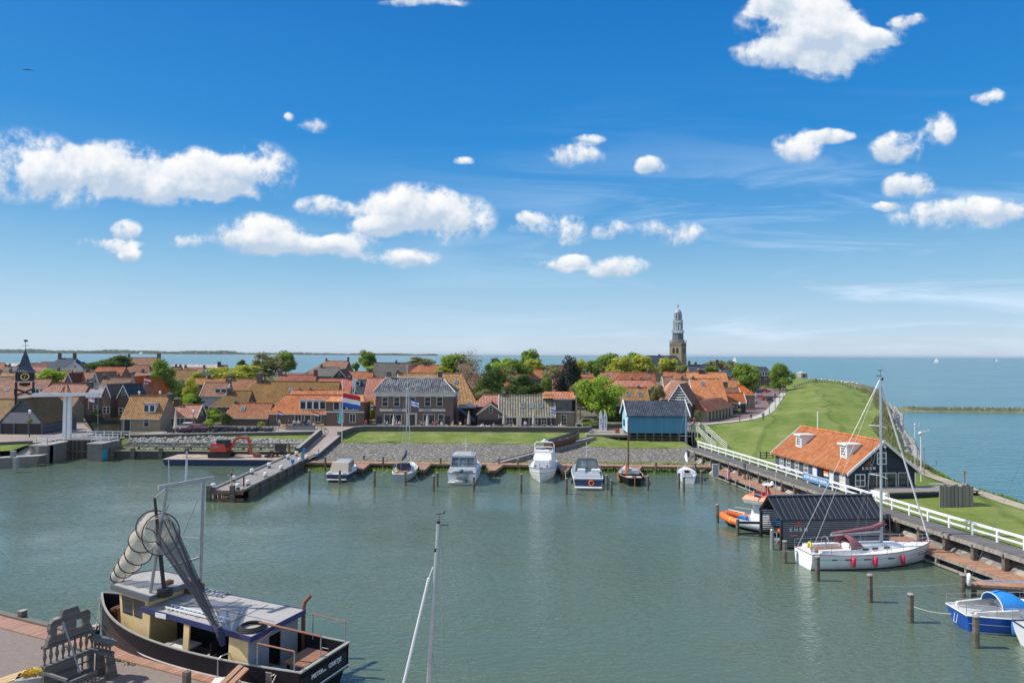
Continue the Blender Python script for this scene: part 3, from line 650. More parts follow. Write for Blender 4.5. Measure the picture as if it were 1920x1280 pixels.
mb=MB();mb.box(-68.7,-61.2,yb-1.6,yb+1.6,2.64,2.82);t.part('deck',mb,'deck_grey',world=True)
for dy in (-1.6,1.6):
    mb=MB();x0,x1=-66.2,-59.6
    for z in (3.25,3.62):mb.box(x0,x1,yb+dy-.05,yb+dy+.05,z,z+.1)
    for i in range(6):x=x0+(x1-x0)*i/5;mb.box(x-.05,x+.05,yb+dy-.06,yb+dy+.06,2.62,3.74)
    t.part('railing',mb,'white',world=True)
mb=MB();mb.tube([Q(184,739,yb-.9),Q(183,795,yb-.9)],.025,6);mb.tube([Q(184,739,yb+.9),Q(184,795,yb+.9)],.025,6);t.part('chain',mb,'grey',world=True)
# ================================================================== PIER
PX0,PX1,PY0,PY1=-32.4,-28.9,74.0,100.5
t=Thing('pier','long grey timber pier reaching into the harbour with white topped bollards','pier',(-30.6,74,0))
mb=MB();mb.box(PX0,PX1,PY0,PY1,1.02,1.18);t.part('deck',mb,'deck_grey',world=True)
for x in (PX0,PX1):
    mb=MB();mb.box(x-.14,x+.14,PY0+.2 if x==PX0 else PY0,PY1,1.19,1.36);t.part('edge_beam',mb,'deck_grey',world=True)
mb=MB();mb.box(PX1-.05,PX1+.08,PY0+1.5,PY1,-.5,1.0);t.part('side_boards',mb,'wood_pile',world=True)
mb=MB();mb.box(PX0-.08,PX0+.05,PY0+3,PY1,-.5,1.0);t.part('side_boards',mb,'wood_pile',world=True)
for i in range(9):
    y=PY0+1.6+i*3.05
    for x in (PX1+.22,PX0-.22):mb=MB();mb.box(x-.14,x+.14,y-.16,y+.16,-1.2,1.15);t.part('pile',mb,'wood_pile',world=True)
mb=MB();mb.box(PX0,PX1,PY0-.1,PY0+.1,.05,.32);mb.box(PX0,PX1,PY0-.14,PY0-.02,.75,1.0)
for x in (PX0+.9,PX0+2.2):mb.box(x-.12,x+.12,PY0,PY0+.2,.33,1.0)
t.part('front_frame',mb,'rust',world=True)
for u,vt,vb in ((391.6,910,940),(435.6,910,941)):
    p=P(u,vb,0);h=Q(u,vt,p.y).z;mb=MB();mb.box(-.24,.24,-.2,.2,-1,h)
    single('mooring_pile','thick dark square pile at the %s outer corner of the pier' % ('left' if u<400 else 'right'),'pile',mb,'wood_pile',p)
BO=[(400,918,.5,'nearest the open end on the left edge'),(446,918,.6,'at the open end, beside the right dark pile'),(438,903,.45,'beside the standing angler'),(465,911,.5,'just beyond the thin red post'),
      (472.5,889,.5,'fourth along the left edge, before the barge corner'),(498,896,.5,'halfway along the right edge'),(504.6,877,.5,'left edge in front of the dark barge side'),(527.5,882.5,.5,'right edge before the blue power post'),
      (540.6,861,.45,'left edge beside the barge end'),(562,868,.45,'right edge just past the blue power post'),(556,855,.45,'innermost one on the left edge'),(576,862,.45,'innermost one on the right edge')]
bol=None
for i,(u,v,h,lb) in enumerate(BO):
    p=P(u,v,1.2);lb='white topped bollard on the pier, '+lb
    if bol is None:
        T=Thing('bollard',lb,'bollard',p,0,'bollards along the pier');mb=MB();mb.lathe([(.2,0),(.2,.3)],12);T.part('post',mb,'wood_pile');mb=MB();mb.lathe([(.24,.305),(.25,.62),(.2,.70)],12);T.part('cap',mb,'white');bol=T.o
    else:dup(bol,p,0,lb)
for u,v,lb in ((548.7,874,'blue power pillar on the right side of the pier'),(570,852,'blue power pillar at the inner end of the pier')):
    T=Thing('power_pillar',lb,'power pillar',P(u,v,1.2),0,'power pillars');mb=MB();mb.box(-.07,.07,-.07,.07,0,.45);T.part('post',mb,'grey');mb=MB();mb.box(-.19,.19,-.14,.14,.45,.9);T.part('head',mb,'canvas_blue')
mb=MB();mb.box(-.07,.07,-.07,.07,0,1.15);single('red_post','thin rusty red post standing on the pier','post',mb,'red_dark',P(457,912,1.2))
T=Thing('life_ring_board','blue and white board with yellow ring near the inner pier end','sign',P(567,863,1.2));mb=MB();mb.box(-.2,.2,-.05,.05,0,1.3);T.part('board',mb,'sign_blue');mb=MB();mb.tube([(-.25+.22*math.cos(k),-.1,.8+.22*math.sin(k)) for k in np.linspace(0,6.28,13)[:-1]],.05,6,closed=True);T.part('ring',mb,'yellow')
# ================================================================== MOORING POSTS
t0=None
MP=[(579.7,880,925,'free standing left of the brown canopied motorboat'),(609.7,855.6,882,'behind the stern quarter of the brown canopied motorboat'),(637,881,907,'in front of the brown canopied motorboat'),
 (702,881,912,'left of the blue hulled sailing boat, tied by a line'),(760,883,910,'at the stern of the blue hulled sailing boat'),(813,891,921,'nearer of the pair left of the grey canopied cruiser'),(820,885,912,'farther of the pair left of the grey canopied cruiser'),
 (888,893,921,'at the right stern corner of the grey canopied cruiser'),(718,855,880,'on the jetty left of the blue hulled sailing boat'),(682,853,870,'on the jetty behind the first finger'),(826,857,880,'on the jetty left of the grey canopied cruiser'),
 (790,856,868,'on the jetty right of the sailing boat flag'),(977,888,924,'left of the white flybridge cruiser'),(971,860,882,'on the jetty where the slipway ramp begins'),(935,858,880,'on the jetty between grey cruiser and the slipway'),(1062,896,926,'between the flybridge cruiser and the blue sterned cruiser'),
 (1137.5,890,918,'farther of the pair right of the blue sterned cruiser'),(1146,899,929,'nearer of the pair right of the blue sterned cruiser'),(1214.6,891,919,'right of the brown flat bottomed sailing boat, tied by a line'),(1229.6,865,888,'on the jetty right of the brown sailing boat'),
 (1273,886,915,'farther one in front of the small white sloop'),(1282,893,922,'nearer one in front of the small white sloop'),(1315,882,907,'pale one right of the small white sloop'),(1303.5,867,887,'on the jetty behind the small white sloop'),(1155.6,864,873,'short one on the jetty behind the brown sailing boat'),
 (1345,945,979,'at the bow of the orange rescue boat'),(1383,972,1003,'beside the orange rescue boat, joined to the boathouse by a beam'),(1471.5,1013,1055,'in front of the black boathouse, left of the white yacht'),(1532.6,1042,1088,'in front of the stern of the white yacht'),
 (1631,1076,1128,'in open water below the white yacht'),(1707.5,1112,1166,'with a spring line, left of the blue yacht'),(1805,1076,1119,'with a white fender at the jetty tip'),(1830,1153,1213,'in front of the blue yacht')]
for i,(u,vt,vb,lb) in enumerate(MP):
    p=P(u,vb,0);h=Q(u,vt,p.y).z;r=.15 if p.y>60 else .17
    lb='wooden mooring post '+lb
    if u==1315 or t0 is None:pass
    if t0 is None:
        T=Thing('mooring_post',lb,'mooring post',p,.3,'wooden mooring posts in the harbour');mb=MB();mb.lathe([(.16,-1.2),(.155,.0),(.15,.96)],8,rot=.4);T.part('pile',mb,'wood_pile');mb=MB();mb.lathe([(.165,.962),(.15,1.0)],8,rot=.4);T.part('cap',mb,'concrete');t0=T.o;t0.scale=(r/.15,r/.15,h)
    else:dup(t0,p,i*.7,lb,(r/.15,r/.15,h))
p=P(1447.6,1030,0);h=Q(1447.6,992,p.y).z;T=Thing('steel_mooring_pole','grey steel mooring pole with white sliding bracket by the boathouse door','mooring pole',p)
mb=MB();mb.lathe([(.16,-1),(.16,h),(.12,h+.05)],12);T.part('pole',mb,'steel');mb=MB();mb.tube([(.14,-.1,h-.15),(.34,-.1,h-.25),(.34,-.1,h-1.1),(.14,-.1,h-1.2)],.04,6);T.part('bracket',mb,'white')
mb=MB();mb.tube([(-.02,-.3,1.5),(0,-.32,1.4),(0,-.32,.75),(0,-.3,.65)],[.06,.14,.14,.05],10);single('fender','long white fender hanging on the post at the jetty tip','fender',mb,'white',P(1808,1119,0)+Vector((.12,0,.2)),smooth=True)
# ================================================================== BACK JETTY
def jetty(name,label,poly4,z,m,legs,th=.12,rails=True):
    c=Vector(poly4[0]);t=Thing(name,label,'jetty',(c.x,c.y,0));mb=MB();mb.extz([(p[0],p[1]) for p in poly4],z-th,z);t.part('deck',mb,m,world=True)
    mb=MB();n=len(poly4)
    for i in range(n):
        a,b=poly4[i],poly4[(i+1) % n];mb.bar((a[0],a[1],z-th-.11),(b[0],b[1],z-th-.11),.12,.2)
    t.part('frame',mb,'wood_pile',world=True)
    for (x,y) in legs:mb=MB();mb.box(x-.11,x+.11,y-.11,y+.11,-1.2,z-th-.01);t.part('leg',mb,'wood_pile',world=True)
    return t
JL,JR=Q(548,868,96.3).x,Q(1336,873,94.5).x
jetty('jetty','long low reddish jetty running along the stone bank behind the moored boats',[(JL,95.6),(JR,93.6),(JR,95.0),(JL,97.0)],.85,'deck_red',[(JL+.3+(JR-JL-.6)*i/22,95.7-2*i/22+.1) for i in range(23)])
for (u0,u1,u2,u3,lb) in ((664,694,670,680,'between the brown canopied motorboat and the blue sailing boat'),(780,808,786,796,'between the blue sailing boat and the grey canopied cruiser'),(912,944,918,928,'between the grey cruiser and the white flybridge cruiser'),(1046,1072,1054,1063,'between the flybridge cruiser and the blue sterned cruiser'),(1172,1204,1184,1195,'right of the brown sailing boat')):
    y0=95.4-2*(u0-548)/788.;a,b=Q(u0,868,y0).x,Q(u1,868,y0).x;c,d=Q(u2,880,y0-5).x,Q(u3,880,y0-5).x
    jetty('finger_jetty','short tapering finger jetty '+lb,[(c,y0-4.6),(d,y0-4.6),(b,y0-.02),(a,y0-.02)],.83,'deck_redy',[(c+.15,y0-4.4),(d-.15,y0-4.4),((a+c)/2+.2,y0-2.2),((b+d)/2-.2,y0-2.2)])
# ================================================================== RIGHT WALKWAY
yl=[40,45,50,55,60,65,70,75,80,85,90,95,99.5,102.5]
t=Thing('walkway','raised grey timber walkway with long white railing along the right bank','walkway',(railx(70),70,0))
mb=MB();mb.grid([[(railx(y)-1.6,y,2.3),(railx(y)+.15,y,2.3)] for y in [30]+yl]);mb.grid([[(railx(y)-1.6,y,2.12),(railx(y)-1.6,y,2.3)] for y in [30]+yl]);mb.grid([[(railx(y)+.15,y,2.1),(railx(y)-1.6,y,2.12)] for y in [30]+yl])
t.part('deck',mb,'deck_dark',world=True)
mb=MB()
for a,b in zip(([30]+yl)[:-1],([30]+yl)[1:]):mb.bar((railx(a)-1.66,a,2.05),(railx(b)-1.66,b,2.05),.14,.3);mb.bar((railx(a)-1.0,a,1.95),(railx(b)-1.0,b,1.95),.14,.28)
t.part('edge_beam',mb,'deck_grey',world=True)
n=27
for i in range(n):
    y=36+66*i/(n-1);x=railx(y)-1.55;mb=MB();mb.box(x-.16,x+.16,y-.16,y+.16,-1,1.92);t.part('pile',mb,'wood_pile',world=True)
    mb=MB();mb.box(x-.3,x+2.1,y-.12,y+.12,1.9,2.1);t.part('cross_beam',mb,'deck_grey',world=True)
for z,h in ((3.2,.2),(2.72,.13)):
    mb=MB()
    for a,b in zip(([32]+yl)[:-1],([32]+yl)[1:]):mb.bar((railx(a),a,z),(railx(b),b,z),.1,h)
    t.part('rail',mb,'white',world=True)
for i in range(33):
    y=34+68*i/32;mb=MB();mb.box(railx(y)-.06,railx(y)+.06,y-.09,y+.09,2.305,3.09);t.part('baluster',mb,'white',world=True)
ylow=[44,48,52,56,60,65,70,75,80,85,91]
t=Thing('lower_jetty','low reddish jetty in front of the raised walkway','jetty',(railx(70)-2,70,0))
mb=MB();mb.grid([[(railx(y)-3.0,y,.9),(railx(y)-1.4,y,.9)] for y in ylow]);mb.grid([[(railx(y)-3.0,y,.78),(railx(y)-3.0,y,.9)] for y in ylow]);mb.grid([[(railx(y)-1.4,y,.77),(railx(y)-3.0,y,.78)] for y in ylow]);t.part('deck',mb,'deck_redy',world=True)
for z,dx in ((.68,-3.03),(.15,-3.1)):
    mb=MB()
    for a,b in zip(ylow[:-1],ylow[1:]):mb.bar((railx(a)+dx,a,z),(railx(b)+dx,b,z),.12,.16)
    t.part('beam',mb,'deck_grey',world=True)
for i in range(18):
    y=45+45*i/17;x=railx(y)-2.9;mb=MB();mb.box(x-.12,x+.12,y-.12,y+.12,-1,.76);t.part('leg',mb,'deck_grey',world=True)
tip=P(1811,1094,.9)
jetty('finger_jetty','reddish triangular finger jetty beside the blue yacht at the right edge',[(tip.x,tip.y-.05),(railx(45)-1.0,tip.y-1.1),(railx(45)-1.0,tip.y+1.9),(tip.x,tip.y+.25)],.91,'deck_red',[(tip.x+.6,tip.y+.1),(tip.x+2.5,tip.y+.2),(tip.x+4.2,tip.y+.3)])
yb0,yb1=75.2,70.6
T=Thing('banner','long blue banner with white lettering hung on the white railing','banner',(railx(73),73,2.3));mb=MB();mb.add([(railx(yb0)-.07,yb0,2.55),(railx(yb1)-.07,yb1,2.55),(railx(yb1)-.07,yb1,3.28),(railx(yb0)-.07,yb0,3.28),(railx(yb0)-.10,yb0,2.55),(railx(yb1)-.10,yb1,2.55),(railx(yb1)-.10,yb1,3.28),(railx(yb0)-.10,yb0,3.28)],[(0,1,2,3),(7,6,5,4),(0,4,5,1),(3,2,6,7)])
T.part('sheet',mb,'sign_blue',world=True)
dv=Vector((railx(yb1)-railx(yb0),yb1-yb0,0)).normalized()
T.part('lettering',place_mb(text_mb('KOM BINNEN KIJKEN',.42),((railx(yb0)+railx(yb1))/2-.12,(yb0+yb1)/2,2.95),dv,(0,0,1)),'white',world=True)
mb=MB()
for s in (-.25,.25):mb.bar((railx(84)-2.2,84+s,-.2),(railx(84)-2.2,84+s,2.9),.08)
for i in range(8):mb.bar((railx(84)-2.2,83.75,.1+i*.33),(railx(84)-2.2,84.25,.1+i*.33),.06)
single('ladder','dark ladder fixed to the edge of the raised walkway','ladder',mb,'wood_black',(railx(84)-2.2,84,0),world=True)
# ================================================================== HOUSES
WIN={}
def win_mesh(w,h,mull=(1,1),col='frame_cream',pane='pane'):
    key=(round(w,2),round(h,2),mull,col,pane)
    if key not in WIN:
        a=MB();f=.09 if w>.7 else .06;d=.05
        a.box(-w/2,-w/2+f,-d,0,0,h);a.box(w/2-f,w/2,-d,0,0,h);a.box(-w/2+f,w/2-f,-d,0,0,f);a.box(-w/2+f,w/2-f,-d,0,h-f,h)
        for i in range(1,mull[0]+1 if mull[0]>1 else 1):
            if i<mull[0]:x=-w/2+w*i/mull[0];a.box(x-.03,x+.03,-d+.005,0,f,h-f)
        for i in range(1,mull[1]):z=h*i/mull[1];a.box(-w/2+f,w/2-f,-d+.008,0,z-.03,z+.03)
        b=MB();b.box(-w/2+f,w/2-f,-.02,-.004,f,h-f)
        WIN[key]=(a.mesh('window',col),b.mesh('pane',pane))
    return WIN[key]
def window(T,loc,rz,w=.9,h=1.3,mull=(1,2),col='frame_cream',pane='pane',name='window'):
    a,b=win_mesh(w,h,mull,col,pane);o=addobj(name,a,T.o,loc,rz);addobj('pane',b,o);return o
def skylight(T,x,y,z,slope,w=.8,h=1.1,side=-1):
    a=MB();n=MB();f=.08
    a.box(-w/2,w/2,-h/2,-h/2+f,0,.1);a.box(-w/2,w/2,h/2-f,h/2,0,.1);a.box(-w/2,-w/2+f,-h/2+f,h/2-f,0,.1);a.box(w/2-f,w/2,-h/2+f,h/2-f,0,.1)
    n.box(-w/2+f,w/2-f,-h/2+f,h/2-f,.02,.06)
    M=Matrix.Translation((x,y,z)) @ Matrix.Rotation(slope,4,'X')
    a.v=[tuple(M @ Vector(v)) for v in a.v];n.v=[tuple(M @ Vector(v)) for v in n.v]
    o=T.part('skylight',a,'grey');T.part('pane',n,'pane_sky',o)
NH=[0]
def roof_mb(w,d,ze,zr,ox=.15,oy=.3,hl=0.0,hr=0.0,th=.16):
    """gable or hipped roof, ridge along local x"""
    mb=MB();s=(zr-ze)/(d/2);zo=ze-oy*s
    xl,xr=-w/2-ox,w/2+ox;yl,yh=-d/2-oy,d/2+oy
    a,b=xl+(hl if hl else 0),xr-(hr if hr else 0)
    top=[(xl,yl,zo),(xr,yl,zo),(xr,yh,zo),(xl,yh,zo),(a,0,zr),(b,0,zr)]
    bot=[(x,y,z-th) for x,y,z in top]
    mb.add(top+bot,[(0,1,5,4),(2,3,4,5),(7,6,10,11),(9,8,11,10),(0,6,7,1),(2,8,9,3),
                     (1,2,5) if hr else (1,5,11,7),(3,0,4) if hl else (0,4,10,6),(7,11,8) if hr else (2,5,11,8)[::-1],(6,9,10) if hl else (3,4,10,9)[::-1]]
           +([(1,7,8,2)] if hr else [])+([(3,9,6,0)] if hl else []))
    rc=MB();rc.tube([(a,0,zr+.02),(b,0,zr+.02)],.13,6)
    return mb,rc
def walls_mb(w,d,ze,zr,hl,hr,base=0.0):
    mb=MB();z1=ze-.12;s=(zr-ze)/(d/2)
    y=d/2;x=w/2
    if hl and hr:return mb.box(-x,x,-y,y,base,z1)
    za=zr-.14
    xl=-x;xr=x
    vs=[(xl,-y,base),(xr,-y,base),(xr,y,base),(xl,y,base),(xl,-y,z1),(xr,-y,z1),(xr,y,z1),(xl,y,z1),(xl,0,za),(xr,0,za)]
    fs=[(0,3,2,1),(0,1,5,4),(2,3,7,6)]
    if hl:fs+=[(3,0,4,7)]
    else:fs+=[(3,0,4,8,7)]
    if hr:fs+=[(1,2,6,5)]
    else:fs+=[(1,2,6,9,5)]
    if not hl and not hr:fs+=[(4,5,9,8),(6,7,8,9)]
    return mb.add(vs,fs)
def chimney(T,R,x,y,z0,h,w=.55,m='brick_red',cap=True):
    mb=MB();mb.box(x-w/2,x+w/2,y-w/2,y+w/2,z0-.6,z0+h);o=T.part('chimney',mb,m,R)
    mb=MB();mb.box(x-w/2-.08,x+w/2+.08,y-w/2-.08,y+w/2+.08,z0+h+.002,z0+h+.12);
    if cap:mb.box(x-w/2+.05,x+w/2-.05,y-w/2+.05,y+w/2-.05,z0+h+.12,z0+h+.3)
    T.part('chimney_cap',mb,'stone')
def house(label,u0,u1,vr,ve,D=None,roof='tile_orange',wall='brick_red',hl=0,hr=0,ch=(),sky=(),dorm=(),pitch=46,barge=None,zb=2.6,wins=True,rz=0.0,depth=None,name='house',cat='house',ze=None,group='houses of the old town',win_col='frame_cream',doors=()):
    NH[0]+=1
    vh=665.0+(u0+u1-1920)*.5*.00576
    if D is None:D=min(430,max(121,9.8*1280/max(6,ve-vh)))
    um=(u0+u1)/2
    e=Q(um,ve,D).z
    a=(16-Q(um,vr,1000).z)/1000.0;tn=math.tan(R_(pitch))
    if depth is None:hh=max(1.6,(16-a*D-e)/(tn+a))
    else:hh=depth/2
    yr=D+hh;zr=Q(um,vr,yr).z
    x0,x1=Q(u0,vr,yr).x,Q(u1,vr,yr).x
    ratio=1.0
    w=x1-x0;
    if hl:x0 -= hl if hl>0 else 0
    if hr:x1+=hr
    w=x1-x0;xc=(x0+x1)/2;d=2*hh
    T=Thing(name,label,cat,(xc,yr,zb),rz,group)
    ze_,zr_=e-zb,zr-zb
    ov=.28;ze_w=ze_+ov*(zr_-ze_)/(hh+ov) if False else ze_
    W_=T.part('wall',walls_mb(w,d,ze_,zr_,hl,hr),wall)
    rb,rc=roof_mb(w,d,ze_,zr_,.12,.22,hl,hr)
    Rf=T.part('roof',rb,roof)
    T.part('ridge_tiles',rc,roof,Rf)
    if barge:
        for sx,hp in ((-1,hl),(1,hr)):
            if hp:continue
            mb=MB();x=sx*(w/2+.16);s=(zr_-ze_)/hh
            for sy in (-1,1):mb.bar((x,sy*(hh+.26),ze_-.26*s+.02),(x,0,zr_+.06),.09,.34,up=(1,0,0)) if False else mb.prism([(sy*(hh+.28),ze_-.28*s-.22),(sy*(hh+.28),ze_-.28*s+.1),(0,zr_+.12),(0,zr_-.22)],lambda p,x=x:(x-.05,p[0],p[1]),lambda p,x=x:(x+.05,p[0],p[1]))
            T.part('bargeboard',mb,barge)
    mb=MB();s=(zr_-ze_)/hh;gz=ze_-.22*s-.16;mb.box(-w/2-.1,w/2+.1,-hh-.34,-hh-.2,gz-.02,gz+.13);T.part('gutter',mb,'frame_cream',Rf)
    for c in ch:
        u,h=c[0],c[1];x=Q(u,vr,yr).x-xc;cw=c[2] if len(c)>2 else .6;cy=c[3] if len(c)>3 else 0
        chimney(T,Rf,x,cy,zr_-abs(cy)*s,h,cw,c[4] if len(c)>4 else 'brick_dark')
    for (u,v) in sky:
        t_=(ve-v)/(ve-vr);y=-hh+hh*t_;x=Q(u,v,yr+y).x-xc;skylight(T,x,y,ze_+(zr_-ze_)*t_+.03,math.atan2(zr_-ze_,hh),.75 if D<150 else .9)
    for (u,v0,v1,wd,kind) in dorm:
        t_=min(.9,(ve-v1)/(ve-vr));y=-hh+hh*t_;x=Q(u,v1,yr+y).x-xc;zb_=ze_+(zr_-ze_)*t_;hz=Q(u,v0,yr+y).z-Q(u,v1,yr+y).z;
        mb=MB();yb_=y+hz/s+.25;mb.box(x-wd/2,x+wd/2,y,yb_,zb_,zb_+hz-.1);dn=T.part('dormer',mb,'white' if kind != 'slate' else 'tile_slate',Rf)
        mb=MB();mb.box(x-wd/2-.1,x+wd/2+.1,y-.15,yb_+.1,zb_+hz-.095,zb_+hz+.04);T.part('dormer_roof',mb,'grey' if kind != 'slate' else 'lead_dark')
        nn=max(1,int(round(wd/1.1)))
        for i in range(nn):
            ww=wd/nn-.1;window(T,(x-wd/2+(i+.5)*wd/nn,y-.01,zb_+.06),0,ww,hz-.22,(1,1),'white')
    if wins is True and ze_>2.2:
        nw=max(1,min(4,int(w/2.6)))
        for i in range(nw):
            x=-w/2+(i+.5)*w/nw;window(T,(x,-hh-.005,.8),0,.9,1.35,(1,2),win_col)
            if ze_>4.6:window(T,(x,-hh-.005,3.3),0,.8,1.0,(1,2),win_col)
    if wins and not hl and zr_>4 and D<260:window(T,(-w/2-.005,0,ze_-.1),-math.pi/2,.7,.9,(1,2),win_col)
    if wins and not hr and zr_>4 and D<260:window(T,(w/2+.005,0,ze_-.1),math.pi/2,.7,.9,(1,2),win_col)
    return T,dict(w=w,d=d,ze=ze_,zr=zr_,hh=hh,xc=xc,yr=yr,D=D,s=s,R=Rf)
def gable(label,uc,va,ul,ur,ve,D,depth=7.0,roof='tile_orange',wall='brick_red',barge=None,step=False,zb=2.6,wins=2,rz=0.0,name='gable_house',cat='house',group='houses of the old town',ch=()):
    """gable faces the camera: ridge along local y"""
    NH[0]+=1
    ap=Q(uc,va,D);e=Q(uc,ve,D).z;w=Q(ur,ve,D).x-Q(ul,ve,D).x
    T=Thing(name,label,cat,(ap.x,D+depth/2,zb),rz+math.pi/2,group)
    ze_,zr_=e-zb,ap.z-zb;hw_=w/2
    T.part('wall',walls_mb(depth,w,ze_,zr_,0,0),wall)
    rb,rc=roof_mb(depth,w,ze_,zr_,.05 if step else .2,.15,0,0);Rf=T.part('roof',rb,roof);T.part('ridge_tiles',rc,roof,Rf)
    s=(zr_-ze_)/hw_
    if barge:
        mb=MB();x=-depth/2-.26
        for sy in (-1,1):mb.prism([(sy*(hw_+.2),ze_-.2*s-.2),(sy*(hw_+.2),ze_-.2*s+.1),(0,zr_+.14),(0,zr_-.2)],lambda p:(x-.06,p[0],p[1]),lambda p:(x+.06,p[0],p[1]))
        T.part('bargeboard',mb,barge)
    if step:
        mb=MB();x=-depth/2;n=6;st=[(-hw_,ze_-.1)]
        for i in range(n):y=-hw_+hw_*i/n;z=ze_+(zr_-ze_)*(i+1)/n+.25;st+=[(y,z),(-hw_+hw_*(i+1)/n,z)]
        st=st+[(-y,z) for y,z in st[::-1]];mb.extx(st,x-.2,x+.1) if False else mb.prism(st,lambda p:(x-.22,p[0],p[1]),lambda p:(x-.0+.1,p[0],p[1]));T.part('gable_parapet',mb,wall)
    for i in range(wins):
        y=(i-(wins-1)/2)*w/max(1,wins)*.9;window(T,(-depth/2-.01-(.22 if step and 0 else 0),y,.9),-math.pi/2,.8,1.4,(1,2))
    if zr_>4:window(T,(-depth/2-.01-(.22 if step else 0),0,ze_+.15),-math.pi/2,.65,.95,(1,2))
    for (fx,h) in ch:chimney(T,Rf,fx,0,zr_,h,.55,'brick_dark')
    return T,dict(w=w,ze=ze_,zr=zr_)
H=house;B='brick_dark'
# ---- left quarter
H('mossy tan roofed house cut off at the left edge',-45,33,748,783,121,'tile_moss','brick_olive',rz=0)
H('orange roofed house directly left of the bridge posts',63,120,745.5,772,130,'tile_orange','brick_olive')
H('small brown roofed house right of the bridge posts',132,148,744,759,131,'tile_brown','brick_olive',pitch=50)
H('brown house with a skylight behind the clock tower',22,98,710,743,158,'tile_brown',hl=4.5,sky=((14,730),),dorm=((70,728,738,3.0,'w'),))
H('red brown roof at the left edge above the tan roof',-15,33,706,723,178,'tile_brown',hr=3)
H('long brown roof row left of the clock tower belfry',5,62,697.5,711,205,'tile_brown',ch=((20,.9),))
H('brown roof row right of the clock tower belfry',62,92,697.5,711,207,'tile_brown')
H('red roof row behind the clock tower spire',57,88,687,699,245,'tile_pink')
H('big black roofed villa with two chimneys and pale gable',113,143,671.5,689,290,'tile_slate','offwhite',hl=4.5,hr=2.5,ch=((112,2.2,1.0),(140,2.2,1.0)),pitch=40)
gable('pale pediment gable in front of the black roofed villa',141,679,127,156,690,282,6,'tile_slate','offwhite',barge='white')
H('long low black roof right of the black villa',153,176,681,688,300,'tile_slate','offwhite')
H('dark red roofs left of the black villa',78,100,678.5,688,310,'tile_plum',hl=3)
H('plum roof right of the clock spire',57,72,680.5,689,325,'tile_plum',hr=3)
H('small red roof at the left edge near the sea',-6,8,680,691,285,'tile_orange',hr=2)
H('pale grey flat roof shed at far left',11,38,680.5,687,330,'tile_pale','brick_dark',pitch=25)
H('weathered grey roofed house at far left behind the rows',12,35,687,695,262,'tile_grey',ch=((18,.8),))
H('brown roof behind the green tree at left',88,136,694.5,711,212,'tile_brown',ch=((110,.8),))
H('brown roof with small white vent right of the left tree',142,178,697,714,190,'tile_brown',hl=3.5,ch=((163,.7,.35),))
gable('narrow dark red gable house right of the left tree',129,700,124,136,713,186,8,'tile_plum','brick_red',barge='white')
gable('pale teal fronted gable house with white edges',179,698,172,188,719,176,9,'tile_brown','lead',barge='white')
H('long plum and red roof between clock tower and canal',101,168,720,738,150,'tile_pink',ch=((168,1.0,.8),),hl=2.5)
H('silvery pale roofed house at the canal bend',172,205,725.5,742,146,'tile_pale','brick_dark',ch=((171,1.0,.7),))
H('bright orange roof under the dark round tree',185,236,688,710,205,'tile_orange',hl=2)
H('brown roof left of the canal gables',182,222,698.5,711,190,'tile_brown')
H('rust coloured roof behind the row of canal gables',195,248,709,724,165,'tile_brown',ch=((196,.8),))
H('tall long brown roofed hall on the skyline at left',241,299,670,697,290,'tile_brown',ch=((242,1.2,.7),(298,1.8,1.2)),barge='white')
H('small tan roof in front of the tall brown hall',254,278,684,695,268,'tile_brown',hr=2)
H('brown roof with a white skylight left of the tall light tree',256,291,697.5,712,205,'tile_brown',ch=((268,.8),),sky=((278,704),))
gable('brick gable with white left edge, first of the canal row',204,721,197,213,740,140,8,'tile_grey','brick_dark',barge='white',rz=-.1)
gable('second canal gable with slate roof and white trim',228,722,219,238,742,138,8,'tile_slate','brick_dark',barge='white',rz=.1)
gable('third canal gable, orange tiled and leaning',239.5,724,232,247,743,141,8,'tile_orange','brick_yellow')
gable('tall stepped brick gable, highest of the canal row',250,706,243,257,738,150,9,'tile_orange','brick_yellow',step=True)
gable('low orange gable right of the stepped gable',262,722,256,268,741,146,8,'tile_orange','brick_yellow')
gable('white edged grey balcony house at the end of the canal row',275,712,266,287,736,150,8,'tile_bright','lead',barge='white')
H('red roof between the stepped gable and the light tree',252,284,709,724,172,'tile_orange')
H('moss brown roof right of the tall light tree',318,372,693,711,200,'tile_moss','brick_olive',barge='frame_cream')
H('dark plum roof with chimneys above the moss brown roof',324,341,687.5,694,262,'tile_plum',ch=((330,.8),(338,.8)))
H('brown roof with a white vent right of the mossy one',346,384,689,700,240,'tile_brown',ch=((348,.7),(383,.7)))
H('very long pale pink roof on the skyline',322,414,682.5,691,330,'tile_pale',pitch=30)
H('dark house with white dormers beside the yellow tree',384,404,690,701,232,'tile_slate','brick_red',dorm=((395,692,699,3.2,'w'),))
H('steep dark roof just above the yellow tree',410,426,684.5,696,236,'tile_brown',ch=((411,1.0,.9),))
H('tan roof with solar panels behind the yellow bush',366,424,709,719,172,'tile_tan',ch=((392,.7),),pitch=35)
H('brown roofed house with white framed dormer windows',386,431,716.5,740,147,'tile_brown','lead',dorm=((414,728,736.5,2.6,'w'),),ch=((431,.6),),barge='offwhite')
T_,g_=H('tan tiled house with a dormer right of the lock',246,317,742,781.5,117,'tile_tan','brick_olive',dorm=((280,757,773,2.0,'w'),),pitch=50,wins=False,name='lock_keeper_house',ch=((318,.3,.6),))
window(T_,(-g_['w']/2+4.3,-g_['hh']-.005,.75),0,.95,1.7,(1,2));
